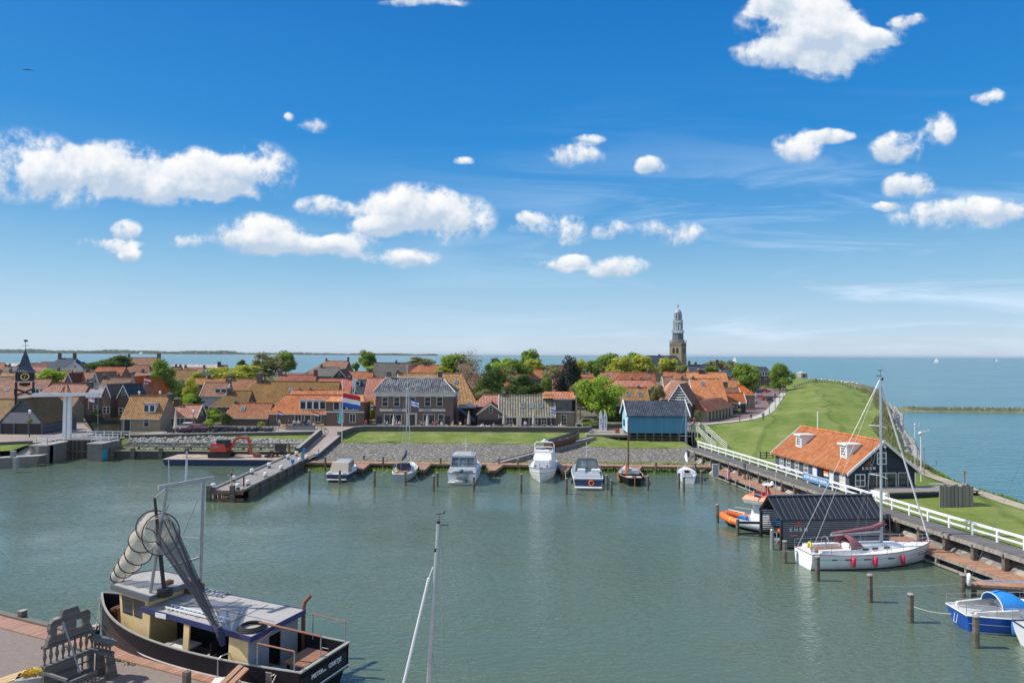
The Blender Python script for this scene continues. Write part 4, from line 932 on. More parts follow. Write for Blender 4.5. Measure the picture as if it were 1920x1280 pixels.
def door(T,loc,rz=0,w=1.0,h=2.1,col='wood_black'):
    mb=MB();f=.1;mb.box(-w/2-f,-w/2,-.06,0,0,h+f);mb.box(w/2,w/2+f,-.06,0,0,h+f);mb.box(-w/2,w/2,-.06,0,h,h+f);fr=addobj('door_frame',mb.mesh('door_frame','frame_cream'),T.o,loc,rz)
    mb=MB();mb.box(-w/2,w/2,-.03,-.003,0,h);addobj('door',mb.mesh('door',col),fr)
door(T_,(-g_['w']/2+1.0,-g_['hh']-.005,0))
H('small pink brown roofed house right of the lock keeper house',325,378,758.6,780,121,'tile_pink','brick_dark',ch=((331,1.0,.7),),barge='offwhite',wins=True)
H('orange roof with three chimneys above the broad mossy roof',433,484,710.6,735,155,'tile_orange',ch=((431,.8,.8),),hr=0)
H('very broad mossy yellow roof behind the orange cafe',484,637,715,755,142,'tile_moss','brick_dark',hl=4.2,ch=((487,1.6,.95,0),),sky=((545,731),),wins=False)
H('hipped brown roof with whitish lichen slope',436,472,732,759.5,134,'tile_moss','brick_dark',hl=3.3,ch=((432,1.0,.7,-.6),),wins=True)
H('low orange tiled house with one skylight behind the parked bicycles',441,511,755.5,781,127,'tile_orange','brick_dark',hl=1.6,sky=((456,767),),ch=((442,.3,.4),))
T_,g_=H('long orange roofed cafe with wide glass dormers and two flags',536,650,740,773.5,127,'tile_bright','brick_dark',hl=2.0,dorm=((586.5,750.5,768,4.9,'w'),),wins=False,name='cafe',cat='cafe',pitch=42)
hh,xc=g_['hh'],g_['xc']
for u in (559,596,623):x=Q(u,785,127).x-xc;window(T_,(x,-hh-.006,.75),0,1.25,1.6,(2,1))
door(T_,(Q(577,785,127).x-xc,-hh-.006,0),0,1.0,2.0)
H('rear orange ridge of the cafe with two pipes',550,648,731,745,134,'tile_orange',B,ch=((562,.3,.3),(582,.35,.3)),wins=False,hr=2.2,hl=.8)
x0,x1=Q(612,780,126.6).x,Q(682,780,126.6).x
T=Thing('cafe_wing','brick cafe wing with long upper windows right of the glass dormer','cafe',((x0+x1)/2,126.6,2.6),0,'houses of the old town')
zt=Q(640,751,126.6).z;zm=Q(640,772,126.6).z
mb=MB();mb.box(x0,x1,126.6,132,2.6,zt-.3);T.part('wall',mb,B,world=True)
mb=MB();mb.hexa([(x0-.2,126.3,zt-.3),(x1+.2,126.3,zt-.3),(x1+.2,132.2,zt-.3),(x0-.2,132.2,zt-.3)],[(x0-.2,126.3,zt-.12),(x1+.2,126.3,zt-.12),(x1-1.3,131.8,Q(640,740,131.8).z),(x0+.0,131.8,Q(640,740,131.8).z)]);T.part('roof',mb,'tile_bright',world=True)
mb=MB();mb.box(x0-.1,x1+.1,126.42,126.6,zm-.12,zm+.12);T.part('cornice',mb,'frame_cream',world=True)
xm=(x0+x1)/2
for u in (631,644,657,668):window(T,(Q(u,760,126.6).x-xm,-.006,Q(u,768.5,126.6).z-2.6),0,1.15,1.5,(1,1),'white')
for u in (639,661):window(T,(Q(u,790,126.6).x-xm,-.006,.7),0,1.15,1.6,(2,1))
H('pink roofed house with white capped chimneys behind the cafe',530,594,701.7,717,190,'tile_pink',ch=((525,1.2,.9),(592,1.2,.9)),hl=2)
H('large brown hipped barn roof on the skyline',612,654,676.4,700,268,'tile_brown',hl=6,ch=((612,.8),(653,1.3,.7)),depth=18,wins=False)
H('grey ridge roof in front of the large brown barn roof',600,636,688.5,703,232,'tile_grey',ch=((603,.9),),hl=3)
gable('dark gable with red roof in front of the brown barn',636,693,626,650,706,212,9,'tile_plum','wood_black',barge='frame_cream')
H('orange roof left of the long grey roof',650,700,696.4,711,225,'tile_orange',ch=((693,.8),))
H('tan orange roof with flag in front behind the cafe wing',600,662,710,740,158,'tile_pink',hl=2,ch=((655,.5),),wins=False)
H('steep slate roof with white dormer beside the pink roof',671,690,712,737,150,'tile_slate','offwhite',barge='white',dorm=((668,714,723,1.6,'w'),),hr=0)
H('pink to orange steep roof left of the hotel',690,742,708,757,141,'tile_pink','brick_red',wins=False)
H('long weathered grey roof behind the hotel chimneys',702,772,680,707,228,'tile_grey',ch=((743,.6),),wins=False)
H('red and orange roof right of the long grey roof',786,840,684,703,218,'tile_orange',hl=4,ch=((797,1.0,.7),),wins=False)
H('plum roof wedge between grey and orange roofs',768,792,686,699,224,'tile_plum')
T_,g_=H('huge red brown tiled roof with two skylights behind the hotel',748,864,699.6,764,137,'tile_orange' if 0 else 'tile_tan','brick_dark',hr=4.4,sky=((855,717),(857,746)),ch=((746,.5),),wins=False,barge='white')
H('narrow steep orange roof under the bare tree',868,884,684,726,165,'tile_brown','brick_dark',hr=3.0)
# ---- hotel
hx0,hx1=Q(704,770,126).x,Q(850,770,126).x;hy=126.0;hd=9.0
zc=Q(780,743,hy).z;zcor=Q(780,736,hy-.3).z;zrg=Q(780,708,hy+hd/2).z
T=Thing('hotel','two storey dark brick hotel with glazed hipped roof and white cornice','hotel',((hx0+hx1)/2,hy,2.6));xm=(hx0+hx1)/2
mb=MB();mb.box(hx0,hx1,hy,hy+hd,2.6,zc);T.part('wall',mb,B,world=True)
mb=MB();mb.box(hx0-.3,hx1+.3,hy-.3,hy+hd+.3,zc+.002,zcor-.05);mb.box(hx0-.42,hx1+.42,hy-.42,hy+hd+.42,zcor-.05,zcor+.06);T.part('cornice',mb,'frame_cream',world=True)
rl,rr_=Q(724,708,hy+hd/2).x,Q(830,708,hy+hd/2).x
mb=MB();mb.add([(hx0-.4,hy-.4,zcor+.07),(hx1+.4,hy-.4,zcor+.07),(hx1+.4,hy+hd+.4,zcor+.07),(hx0-.4,hy+hd+.4,zcor+.07),(rl,hy+hd/2,zrg),(rr_,hy+hd/2,zrg)],[(0,1,5,4),(1,2,5),(2,3,4,5),(3,0,4),(0,3,2,1)]);Rf=T.part('roof',mb,'tile_glazed',world=True)
mb=MB()
for a,b in (((rl,hy+hd/2,zrg+.03),(rr_,hy+hd/2,zrg+.03)),((rr_,hy+hd/2,zrg+.03),(hx1+.4,hy-.4,zcor+.12)),((rl,hy+hd/2,zrg+.03),(hx0-.4,hy-.4,zcor+.12))):mb.tube([a,b],.09,6)
T.part('ridge_tiles',mb,'frame_cream',Rf,world=True)
for u in (729.5,825):
    x=Q(u,708,hy+hd/2).x;zz=Q(u,698,hy+hd/2).z;mb=MB();mb.box(x-.4,x+.4,hy+hd/2-.4,hy+hd/2+.4,zrg-.6,zz);c_=T.part('chimney',mb,B,Rf,world=True)
    mb=MB();mb.box(x-.55,x+.55,hy+hd/2-.55,hy+hd/2+.55,zz+.15,zz+.25);mb.box(x-.3,x+.3,hy+hd/2-.3,hy+hd/2+.3,zz,zz+.15);T.part('chimney_cap',mb,'concrete',world=True)
    mb=MB();mb.box(x-.5,x+.5,hy+hd/2-.5,hy+hd/2+.5,zrg-.35,zrg+.1);T.part('chimney_foot',mb,'frame_cream',world=True)
sl2=math.atan2(zrg-zcor,hd/2+.4)
for u,v in ((743,722.5),(761.5,722.5),(786,722.5),(804.5,722.5)):
    t_=(736-v)/(736-708);y=-.4+(hd/2+.4)*t_;skylight(T,Q(u,v,hy+y).x-xm,y,zcor-2.6+(zrg-zcor)*t_+.09,sl2,.75,1.1)
for u in (722,744,773,802,824.5):window(T,(Q(u,750,hy).x-xm,-.006,Q(u,762,hy).z-2.6),0,1.15,Q(u,743.8,hy).z-Q(u,762,hy).z,(1,2))
for ua,ub,mu in ((720,753,(3,1)),(793,815,(2,1)),(821,833,(1,2))):
    window(T,((Q(ua,790,hy).x+Q(ub,790,hy).x)/2-xm,-.006,.45),0,Q(ub,790,hy).x-Q(ua,790,hy).x,Q(ua,776,hy).z-3.05,mu)
door(T,(Q(772.5,790,hy).x-xm,-.006,0),0,1.1,2.3)
mb=MB();x=Q(772.5,790,hy).x;zz=Q(772.5,774.5,hy).z;mb.box(x-.95,x+.95,hy-.3,hy-.01,zz-.12,zz+.05)
for s_ in (-1,1):mb.box(x+s_*.8-.12,x+s_*.8+.12,hy-.2,hy-.01,2.6,zz-.12)
T.part('portal',mb,'frame_cream',world=True)
for ua,ub,txt in ((712,761,'DE TWEE'),(785,835,'HINDEN')):
    a,b=Q(ua,768.5,hy),Q(ub,768.5,hy);mb=MB();mb.box(a.x,b.x,hy-.12,hy-.01,a.z-.22,a.z+.24);sg=T.part('sign_board',mb,'frame_cream',world=True)
    mb=place_mb(text_mb(txt,.42),((a.x+b.x)/2+(.9 if ua<750 else-.9),hy-.14,a.z),(1,0,0),(0,0,1));T.part('lettering',mb,'blue_paint',sg,world=True)
for u in (711,839):a=Q(u,788,hy);mb=MB();mb.box(a.x-.5,a.x+.5,hy-.04,hy-.005,a.z-.7,a.z+.8);T.part('shutter',mb,'wood_navy',world=True)
# ---- glass canopy and brick shed
ca,cb=Q(857,766,125).x,Q(892,766,125).x
T=Thing('terrace_canopy','dark flat roofed terrace canopy between hotel and brick gable','canopy',((ca+cb)/2,125,2.6))
zz=Q(875,765,125).z;mb=MB();mb.box(ca,cb,125,131,zz,zz+.25);T.part('roof',mb,'lead_dark',world=True)
mb=MB();mb.box(ca,cb,130.8,131.1,2.6,zz-.002);T.part('wall',mb,'wood_black',world=True)
for x in (ca+.1,cb-.1,(ca+cb)/2):mb=MB();mb.box(x-.08,x+.08,125.1,125.25,2.6,zz-.002);T.part('post',mb,'wood_navy',world=True)
mb=MB();mb.bar((ca+.3,125.0,zz),(ca+3.2,124.6,zz-2.2),.1,.5);T.part('awning',mb,'canvas_navy',world=True)
mb=MB();x=Q(879,760,127).x;mb.box(x-.5,x+.5,127,128,zz+.25,zz+.75);mb.box(x-.3,x+.3,127.2,127.8,zz+.75,zz+1.0);T.part('vent',mb,'steel',world=True)
gable('dark brick gable shed with white window and lean-to awning',920.5,757,890,940,775,125.5,7,'tile_plum',B,barge='frame_cream',wins=0,name='brick_shed',cat='shed')
mb=MB();mb.box(-2.4,2.6,-.9,0,1.5,1.62);mb.box(-2.4,2.6,-.08,0,0,1.5);single('dark_lean_to','dark lean-to bar in front of the brick gable shed','lean-to',mb,'wood_black',Vector((Q(922,780,125.5).x,125.4,2.6)))
H('pink red roof between brick gable and striped roof',908,940,740,759,134,'tile_pink',B,hl=2.2,wins=False)
# ---- striped roof pub
T_,g_=H('black timber pub with pale striped roof and three skylights',937,1038,740.7,778,125.5,'tile_striped','wood_black',sky=((980,761),(997,761),(1014,761)),barge='white',wins=False,name='pub',cat='pub',pitch=50,ch=((945,.4,.5),))
hh,xc=g_['hh'],g_['xc']
for u in (955,1003,1020):window(T_,(Q(u,790,125.5).x-xc,-hh-.006,.6),0,1.1,1.35,(2,2),'frame_cream')
door(T_,(Q(984,790,125.5).x-xc,-hh-.006,0),0,1.5,2.0)
mb=MB();mb.box(-.5,.5,-.04,.04,0,1.9);o=addobj('door_leaf',mb.mesh('door_leaf','frame_cream'),T_.o,(Q(973,790,125.5).x-xc,-hh-.4,0),.5)
x0,x1=Q(1039,780,127).x,Q(1078,780,127).x
T=Thing('modern_house','modern house with orange roof over a dark netted upper floor','house',((x0+x1)/2,127,2.6),0,'houses of the old town')
za,zb_,zc_=Q(1058,773,127).z,Q(1058,748,127).z,Q(1058,734,131).z
mb=MB();mb.box(x0,x1,127.3,134,2.6,za);T.part('lower_wall',mb,'brick_olive',world=True)
mb=MB();mb.box(x0-.2,x1,127.0,127.29,za,za+.2);mb.box(x0-.2,x1,126.9,127.2,zb_-.1,zb_+.12);T.part('beam',mb,'frame_cream',world=True)
mb=MB();mb.box(x0+.05,x1-.6,127.32,134,za+.01,zb_);T.part('upper_wall',mb,'pane',world=True)
mb=MB();mb.hexa([(x0-2.2,126.8,zb_+.13),(x1+.1,126.8,zb_+.13),(x1+.1,135,zb_+.13),(x0-2.2,135,zb_+.13)],[(x0-1.6,130.6,zc_),(x1+.1,130.6,zc_),(x1+.1,131,zc_),(x0-1.6,131,zc_)]);T.part('roof',mb,'tile_orange',world=True)
mb=MB();mb.box(x1+.11,x1+.4,126.9,134.5,2.6,zc_-.6);T.part('side_wall',mb,'brick_yellow',world=True)
window(T,(Q(1057,790,127.3).x-(x0+x1)/2,.29,.4),0,1.1,1.9,(2,3))
# ---- middle, among trees
H('bright orange roof with solar panels among the trees',992,1017,693,707,205,'tile_bright','brick_dark')
H('orange roof sliver between the two trees left of centre',928,944,693,712,190,'tile_bright')
H('small orange house with white edge in the trees',944,959,718.5,733,160,'tile_bright',barge='white')
H('pale brown roof among trees above the pub',945,975,702,716,182,'tile_pink')
H('mauve brown roof left of the dark conifer',1036,1062,708.5,734,168,'tile_pink','brick_dark',ch=((1036,.7),))
H('dark brown roof peak on the skyline left of the conifer',1024,1036,685,694,300,'tile_plum')
H('second dark brown roof peak next to the conifer',1041,1054,684.5,696,298,'tile_plum',hr=3)
H('red roof right of the dark conifer',1088,1112,700,714,205,'tile_orange',ch=((1095,.9),))
H('low orange roof behind the large light green tree',1084,1125,708,722,178,'tile_orange')
H('roof half dark half pink above the light tree',1126,1160,696.4,716,195,'tile_pink',ch=((1127,.4),))
H('long orange roof with a thick chimney left of the church',1163,1226,698,724,182,'tile_orange','brick_red',hl=4.0,ch=((1178,.5,1.0,-3.0,'tile_orange'),(1216,.7)),sky=((1216,707),))
H('pale salmon roof in front of the thick chimney',1160,1214,711.7,727,168,'tile_pink',hl=3,hr=3,ch=((1185,.5,.3),(1202,.5,.3)))
H('ribbed tan roof with two skylights behind the blue barn',1161,1213,726,757,143,'tile_tan','wood_black',hl=2.5,sky=((1178,740),(1200,740)),ch=((1197,.25,.5),),wins=True,barge=None)
H('low dark glazed wing beside the light green tree',1137,1162,752,758,138,'tile_slate','wood_black',pitch=20)
H('orange roof right of the church trees',1244,1288,697,710,192,'tile_orange',ch=((1270,.6),(1279,.6)))
H('brown and orange patched roof below the church tower',1242,1262,706,722,170,'tile_brown','offwhite',barge='offwhite')
H('pinkish roof slope with white chimney left of the big orange roof',1262,1290,711,746,152,'tile_pink',hl=3.5,ch=((1279,.6),),barge='white')
H('bright orange roof with two dark chimneys on the right',1287,1360,697.5,713,176,'tile_bright','brick_red',ch=((1312,.7,.9),(1317,.5,.9)))
H('large orange tiled roof with one white skylight on the right',1286,1352,709.5,749,156,'tile_bright','wood_black',sky=((1318,720),),ch=((1299,.3),))
H('slate grey roof with brick chimneys behind the orange roofs',1290,1345,684,698,235,'tile_slate','brick_church',ch=((1292,1.2,.8),(1304,.8,.8),(1332,1.0,.8),(1344,1.6,1.0)))
H('small black roof next to the big round tree',1353,1368,692,702,222,'tile_slate')
H('orange roof left of the big round tree',1361,1384,712,725,190,'tile_bright')
H('dull brown roof with white edge on the right street',1356,1384,727,738,170,'tile_brown',barge='white')
H('orange hipped corner roof at the right street',1383,1392,722,738,174,'tile_bright',hr=2.5)
H('orange roofed shop with white edge at the right street',1355,1393,736.5,753,161,'tile_bright','wood_black',barge='white')
H('dark house with white dormer front beyond the big round tree',1413,1436,688,703,292,'tile_slate','brick_dark',hr=2.5,dorm=((1431,697,704,3.5,'w'),))
R5=random.Random(9)
# ---- half timbered gable
a,l,r=Q(1292,721,139),Q(1270,752,139),Q(1316,757,139)
T_,g_=gable('black barn gable with white striped boards and steep brown roof',1292,721,1271,1316,756,139,9.5,'tile_brown','wood_black',barge='white',wins=1,rz=-.42,name='striped_barn',cat='barn')
for i in range(6):
    z=g_['ze']+.15+i*.52;hw_=(g_['zr']-z-.45)/((g_['zr']-g_['ze'])/(g_['w']/2))
    if hw_>.15:mb=MB();mb.box(-4.83,-4.76,-hw_,hw_,z,z+.16);T_.part('white_board',mb,'white')
mb=MB();mb.box(-4.9,-4.77,-1.0,1.4,g_['ze']-1.0,g_['ze']-.75);T_.part('white_board',mb,'white')
pa,pb=P(1343,786,2.6),P(1371,781,2.6)
L=15.0;p0=P(1322,790,2.6)
T=Thing('street_shop','long low pale walled shop with brown roof along the right street','shop',p0,.0)
dx=(P(1371,781,2.6)-P(1345,787,2.6));dn=dx.normalized();ny=Vector((-dn.y,dn.x,0));A0=P(1326,790,2.6);A1=A0+dn*17.0
mb=MB();mb.prism([A0,A1,A1+ny*6,A0+ny*6],lambda p:(p.x,p.y,2.6),lambda p:(p.x,p.y,4.7));T.part('wall',mb,'brick_yellow',world=True)
mb=MB();o_=-ny*.4-dn*.3;e0=A0+o_;e1=A1-ny*.4+dn*.3;f0=A0+ny*6.3-dn*.3;f1=A1+ny*6.3+dn*.3
mb.hexa([(e0.x,e0.y,4.71),(e1.x,e1.y,4.71),(f1.x,f1.y,4.71),(f0.x,f0.y,4.71)],[((e0+ny*2.6+dn*1.0).x,(e0+ny*2.6+dn*1.0).y,6.6),((e1+ny*2.6-dn*1.0).x,(e1+ny*2.6-dn*1.0).y,6.6),((f1-ny*2.4-dn*1.0).x,(f1-ny*2.4-dn).y,6.6),((f0-ny*2.4+dn).x,(f0-ny*2.4+dn).y,6.6)]);T.part('roof',mb,'tile_brown',world=True)
for i in range(7):
    c=A0+dn*(1.6+i*2.2)-ny*.02;mb=MB();mb.bar(c+Vector((0,0,.95))-dn*.45,c+Vector((0,0,.95))+dn*.45,.06,1.8);T.part('door',mb,'wood_black',world=True)
# ---- church
D=360.0;cxp=Q(1271,668,D);c0=Vector((cxp.x,D,2.6));s_=6.6
T=Thing('church_tower','tall church tower with open lantern tiers and lead dome','church tower',c0,R_(-36))
def Zt(v):return Q(1271,v,D).z-2.6
h1=Zt(643);mb=MB();mb.box(-s_/2-.1,s_/2+.1,-s_/2-.1,s_/2+.1,0,h1*.6);mb.box(-s_/2,s_/2,-s_/2,s_/2,h1*.6,h1);W_=T.part('brick_shaft',mb,'brick_church')
for k in range(4):
    a=k*math.pi/2
    for off in (-1.0,1.0):
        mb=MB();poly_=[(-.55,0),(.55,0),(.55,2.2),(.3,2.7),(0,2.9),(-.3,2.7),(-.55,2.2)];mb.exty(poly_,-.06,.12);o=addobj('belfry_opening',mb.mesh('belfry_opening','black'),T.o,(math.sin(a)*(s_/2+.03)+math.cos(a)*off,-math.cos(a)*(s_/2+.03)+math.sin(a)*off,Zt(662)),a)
    mb=MB()
    for i in range(7):mb.box(-s_/2+.3+i*.95,-s_/2+.65+i*.95,-.14,.02,h1-1.5,h1-.6)
    addobj('corbel_table',mb.mesh('corbel_table','stone_dark'),T.o,(math.sin(a)*s_/2,-math.cos(a)*s_/2,0),a)
def gallery(r,z,h,n=8,m='stone',sq=False):
    mb=MB();rot=math.pi/4 if n==4 else math.pi/8
    mb.lathe([(r+.25,z-.25),(r+.3,z)],n,rot=rot)
    pts=[(math.cos(rot+2*math.pi*k/n)*(r+.2),math.sin(rot+2*math.pi*k/n)*(r+.2)) for k in range(n)]
    for i in range(n):
        a,b=pts[i],pts[(i+1) % n]
        for zz in (z+h*.5,z+h):mb.bar((a[0],a[1],zz),(b[0],b[1],zz),.12)
        m_=5 if n==4 else 3
        for k in range(m_):t_=k/m_;mb.bar((a[0]+(b[0]-a[0])*t_,a[1]+(b[1]-a[1])*t_,z),(a[0]+(b[0]-a[0])*t_,a[1]+(b[1]-a[1])*t_,z+h),.14)
    T.part('gallery',mb,m)
gallery(s_/2*1.38,h1+.3,1.1,4)
PXM=D/1280
mb=MB();mb.lathe([(3.05,h1+.3),(2.75,Zt(625))],8,rot=math.pi/8);T.part('octagon',mb,'lead_dark')
gallery(2.9,Zt(624),1.2)
def columns(r,z0,z1,m='lead'):
    for k in range(8):
        a=math.pi/8+k*math.pi/4;mb=MB();mb.box(r*math.cos(a)-.28,r*math.cos(a)+.28,r*math.sin(a)-.28,r*math.sin(a)+.28,z0,z1);T.part('column',mb,m)
    mb=MB();mb.lathe([(.9,z0),(.9,z1)],8);T.part('inner_core',mb,'lead_dark')
    mb=MB();mb.lathe([(r+.3,z1),(r+.35,z1+.45)],8,rot=math.pi/8);T.part('entablature',mb,'lead')
columns(2.2,Zt(619),Zt(607));gallery(2.35,Zt(605)+.1,1.1);columns(1.75,Zt(600),Zt(590.5))
mb=MB();zd=Zt(589);hd_=Zt(579)-zd;mb.lathe([(2.0,zd),(1.95,zd+hd_*.3),(1.55,zd+hd_*.62),(.85,zd+hd_*.88),(.25,zd+hd_),(.2,zd+hd_+1.2),(.5,zd+hd_+1.5),(.45,zd+hd_+2.0),(.1,zd+hd_+2.3),(.06,Zt(564))],12);T.part('dome',mb,'lead',smooth=True)
mb=MB();z=Zt(569);mb.box(-.6,.7,-.05,.05,z,z+.35);T.part('weathervane',mb,'gold')
T_,g_=H('dark slate church nave behind the chestnut trees',1212,1268,666.8,694,350,'tile_slate','brick_church',pitch=52,ch=((1236,.6,.9),),name='church_nave',cat='church',wins=False,depth=13)
# ---- clock tower with shelter
D=112.0;ct=Q(48,750,D)
T_,g_=gable('old gabled shelter with striped fascia and dark open front under the clock tower',42.5,748,-1,79,790.5,111.5,8.5,'tile_moss','wood_slate',barge='wood_slate',wins=0,name='harbour_shelter',cat='shelter',rz=.0)
w_=g_['w'];zf=g_['ze'];mb=MB()
s=(g_['zr']-g_['ze'])/(w_/2)
mb.prism([(-w_/2+.2,zf-.25),(w_/2-.2,zf-.25),(w_/2-1.35,zf+1.55),(-w_/2+1.35,zf+1.55)],lambda p:(-4.45,p[0],p[1]),lambda p:(-4.36,p[0],p[1]))
n_=T_.part('fascia_boards',mb,'wood_fascia')
mb=MB();mb.box(-4.33,-4.26,-w_/2+.25,w_/2-.25,.02,zf-.25);T_.part('front_shade',mb,'black')  # black panel painted for the shade inside the open shelter
for y in (-w_/2+.1,-w_/6,w_/6,w_/2-.1):mb=MB();mb.box(-4.5,-4.3,y-.12,y+.12,0,zf-.25);T_.part('post',mb,'wood_slate')
H('mossy roofed back wing of the harbour shelter',66,92,757,781,119.5,'tile_moss','brick_olive',wins=False,ch=())
T=Thing('clock_tower','black wooden clock tower with gold clock face and pointed spire','clock tower',(Q(46,750,115).x,115,2.6),R_(35));D=115
def Zc(v):return Q(47,v,D).z-2.6
hb=1.18
for sx in (-1,1):
    for sy in (-1,1):mb=MB();mb.box(sx*hb-.16 if sx>0 else-hb-.16,sx*hb+.16,sy*hb-.16,sy*hb+.16,0,Zc(714));T.part('leg',mb,'wood_navy')
for sy in (-1,1):
    mb=MB();y=sy*hb;mb.bar((-hb,y,Zc(741)),(hb,y,Zc(729)),.18);mb.bar((hb,y+.19*sy,Zc(741)),(-hb,y+.19*sy,Zc(729)),.18);T.part('cross_brace',mb,'wood_navy')
    mb=MB();x=sy*hb;mb.bar((x,-hb,Zc(741)),(x,hb,Zc(729)),.18);mb.bar((x+.19*sy,hb,Zc(741)),(x+.19*sy,-hb,Zc(729)),.18);T.part('cross_brace',mb,'wood_navy')
mb=MB();mb.box(-.75,.75,-.7,.7,Zc(722.5),Zc(717.5));T.part('bell_frame',mb,'wood_black')
mb=MB();mb.lathe([(.45,Zc(725)),(.35,Zc(723)),(.2,Zc(721))],12);T.part('bell',mb,'gold')
mb=MB();mb.box(-1.3,1.3,-1.3,1.3,Zc(714),Zc(697));bx_=T.part('clock_box',mb,'wood_navy')
mb=MB();mb.box(-1.38,1.38,-1.38,1.38,Zc(715),Zc(714)-.001);mb.box(-1.42,1.42,-1.42,1.42,Zc(697)+.001,Zc(696.2));T.part('moulding',mb,'frame_cream')
for a in range(4):
    mb=MB();n=28
    mb.lathe([(.62,0),(.62,.05)],n);
    mb2=MB();mb2.lathe([(.44,.051),(.44,.06)],n)
    mb3=MB()
    for k in range(12):c,s__=math.cos(k*math.pi/6),math.sin(k*math.pi/6);mb3.bar((c*.49,s__*.49,.062),(c*.59,s__*.59,.062),.05,.02)
    mb3.bar((0,0,.07),(.05,.38,.07),.06,.02);mb3.bar((0,0,.075),(-.12,-.26,.075),.08,.02)
    M=Matrix.Rotation(a*math.pi/2,4,'Z') @ Matrix.Translation((0,-1.305,Zc(705.5))) @ Matrix.Rotation(math.pi/2,4,'X')
    for m_ in (mb,mb2,mb3):m_.v=[tuple(M @ Vector(v)) for v in m_.v]
    f_=T.part('clock_face',mb,'gold');T.part('dial',mb2,'black',f_);T.part('hands',mb3,'gold',f_)
mb=MB();r2=math.sqrt(2);mb.lathe([(1.55*r2,Zc(696)),(1.15*r2,Zc(692.5)),(.82*r2,Zc(686)),(.45*r2,Zc(670)),(.12,Zc(658)),(.05,Zc(653))],4,rot=math.pi/4);T.part('spire',mb,'tile_slate')
mb=MB();mb.tube([(0,0,Zc(654)),(0,0,Zc(638))],.04,6);mb.box(-.5,.5,-.02,.02,Zc(648),Zc(647.3));mb.box(-.25,.3,-.03,.03,Zc(640.5),Zc(637));T.part('weathervane',mb,'black')
# ---- blue barn
by,bd=114.6,6.2;bx0,bx1=Q(1178,800,by).x,Q(1289,800,by).x
T=Thing('blue_barn','bright blue timber barn with grey roof standing on stilts','barn',((bx0+bx1)/2,by,1.4));zf,ze2,zr2=Q(1230,812,by).z,Q(1230,777,by).z,Q(1230,751,by+bd/2).z
mb=MB();vs=[(bx0,by,zf),(bx1,by,zf),(bx1,by+bd,zf),(bx0,by+bd,zf),(bx0,by,ze2-.1),(bx1,by,ze2-.1),(bx1,by+bd,ze2-.1),(bx0,by+bd,ze2-.1),(bx0,by+bd/2,zr2-.12),(bx1,by+bd/2,zr2-.12)]
mb.add(vs,[(0,3,2,1),(0,1,5,4),(2,3,7,6),(1,2,6,9,5)]);T.part('wall',mb,'wood_blue',world=True)
mb=MB();mb.add([(bx0-.01,by,zf),(bx0-.01,by+bd,zf),(bx0-.01,by,ze2-.1),(bx0-.01,by+bd,ze2-.1),(bx0-.01,by+bd/2,zr2-.12)],[(1,0,2,4,3)]);T.part('gable_wall',mb,'wood_blue_sunlit',world=True)
mb,rc=roof_mb(bx1-bx0,bd,ze2,zr2,.3,.3);M=Matrix.Translation(((bx0+bx1)/2,by+bd/2,0));mb.v=[tuple(M @ Vector(v)) for v in mb.v];T.part('roof',mb,'tile_grey' if 0 else 'roof_shingle',world=True) if 'roof_shingle' in MATS else T.part('roof',mb,'tile_slate',world=True)
s=(zr2-ze2)/(bd/2)
for x in (bx0-.38,bx1+.38):
    mb=MB();yc=by+bd/2
    for sy in (-1,1):mb.prism([(yc+sy*(bd/2+.4),ze2-.4*s-.2),(yc+sy*(bd/2+.4),ze2-.4*s+.15),(yc,zr2+.2),(yc,zr2-.18)],lambda p:(x-.06,p[0],p[1]),lambda p:(x+.06,p[0],p[1]))
    mb.box(x-.05,x+.05,yc-.08,yc+.08,zr2-.1,zr2+.7);T.part('bargeboard',mb,'white',world=True)
mb=MB();mb.box(bx0-.06,bx0-.02,by+1.2,by+2.4,zf+.1,zf+2.3);T.part('door',mb,'white',world=True);mb=MB();mb.box(bx0-.06,bx0-.02,by+3.3,by+4.9,zf+.8,zf+1.9);T.part('window',mb,'pane',world=True)
for i in range(8):
    for yy_ in (by+.15,by+bd-.15):x=bx0+.15+(bx1-bx0-.3)*i/7;mb=MB();mb.box(x-.12,x+.12,yy_-.12,yy_+.12,.8,zf-.001);T.part('stilt',mb,'wood_pile',world=True)
for z in (zf-.45,zf-.9,zf-1.3):mb=MB();mb.box(bx0,bx1,by+.02,by+.1,z-.07,z+.07);T.part('slat',mb,'wood_pile',world=True)
mb=MB();mb.box(bx0+.3,bx1-.3,by+bd-.3,by+bd-.2,.8,zf-.002);T.part('back_boards',mb,'wood_quay',world=True)
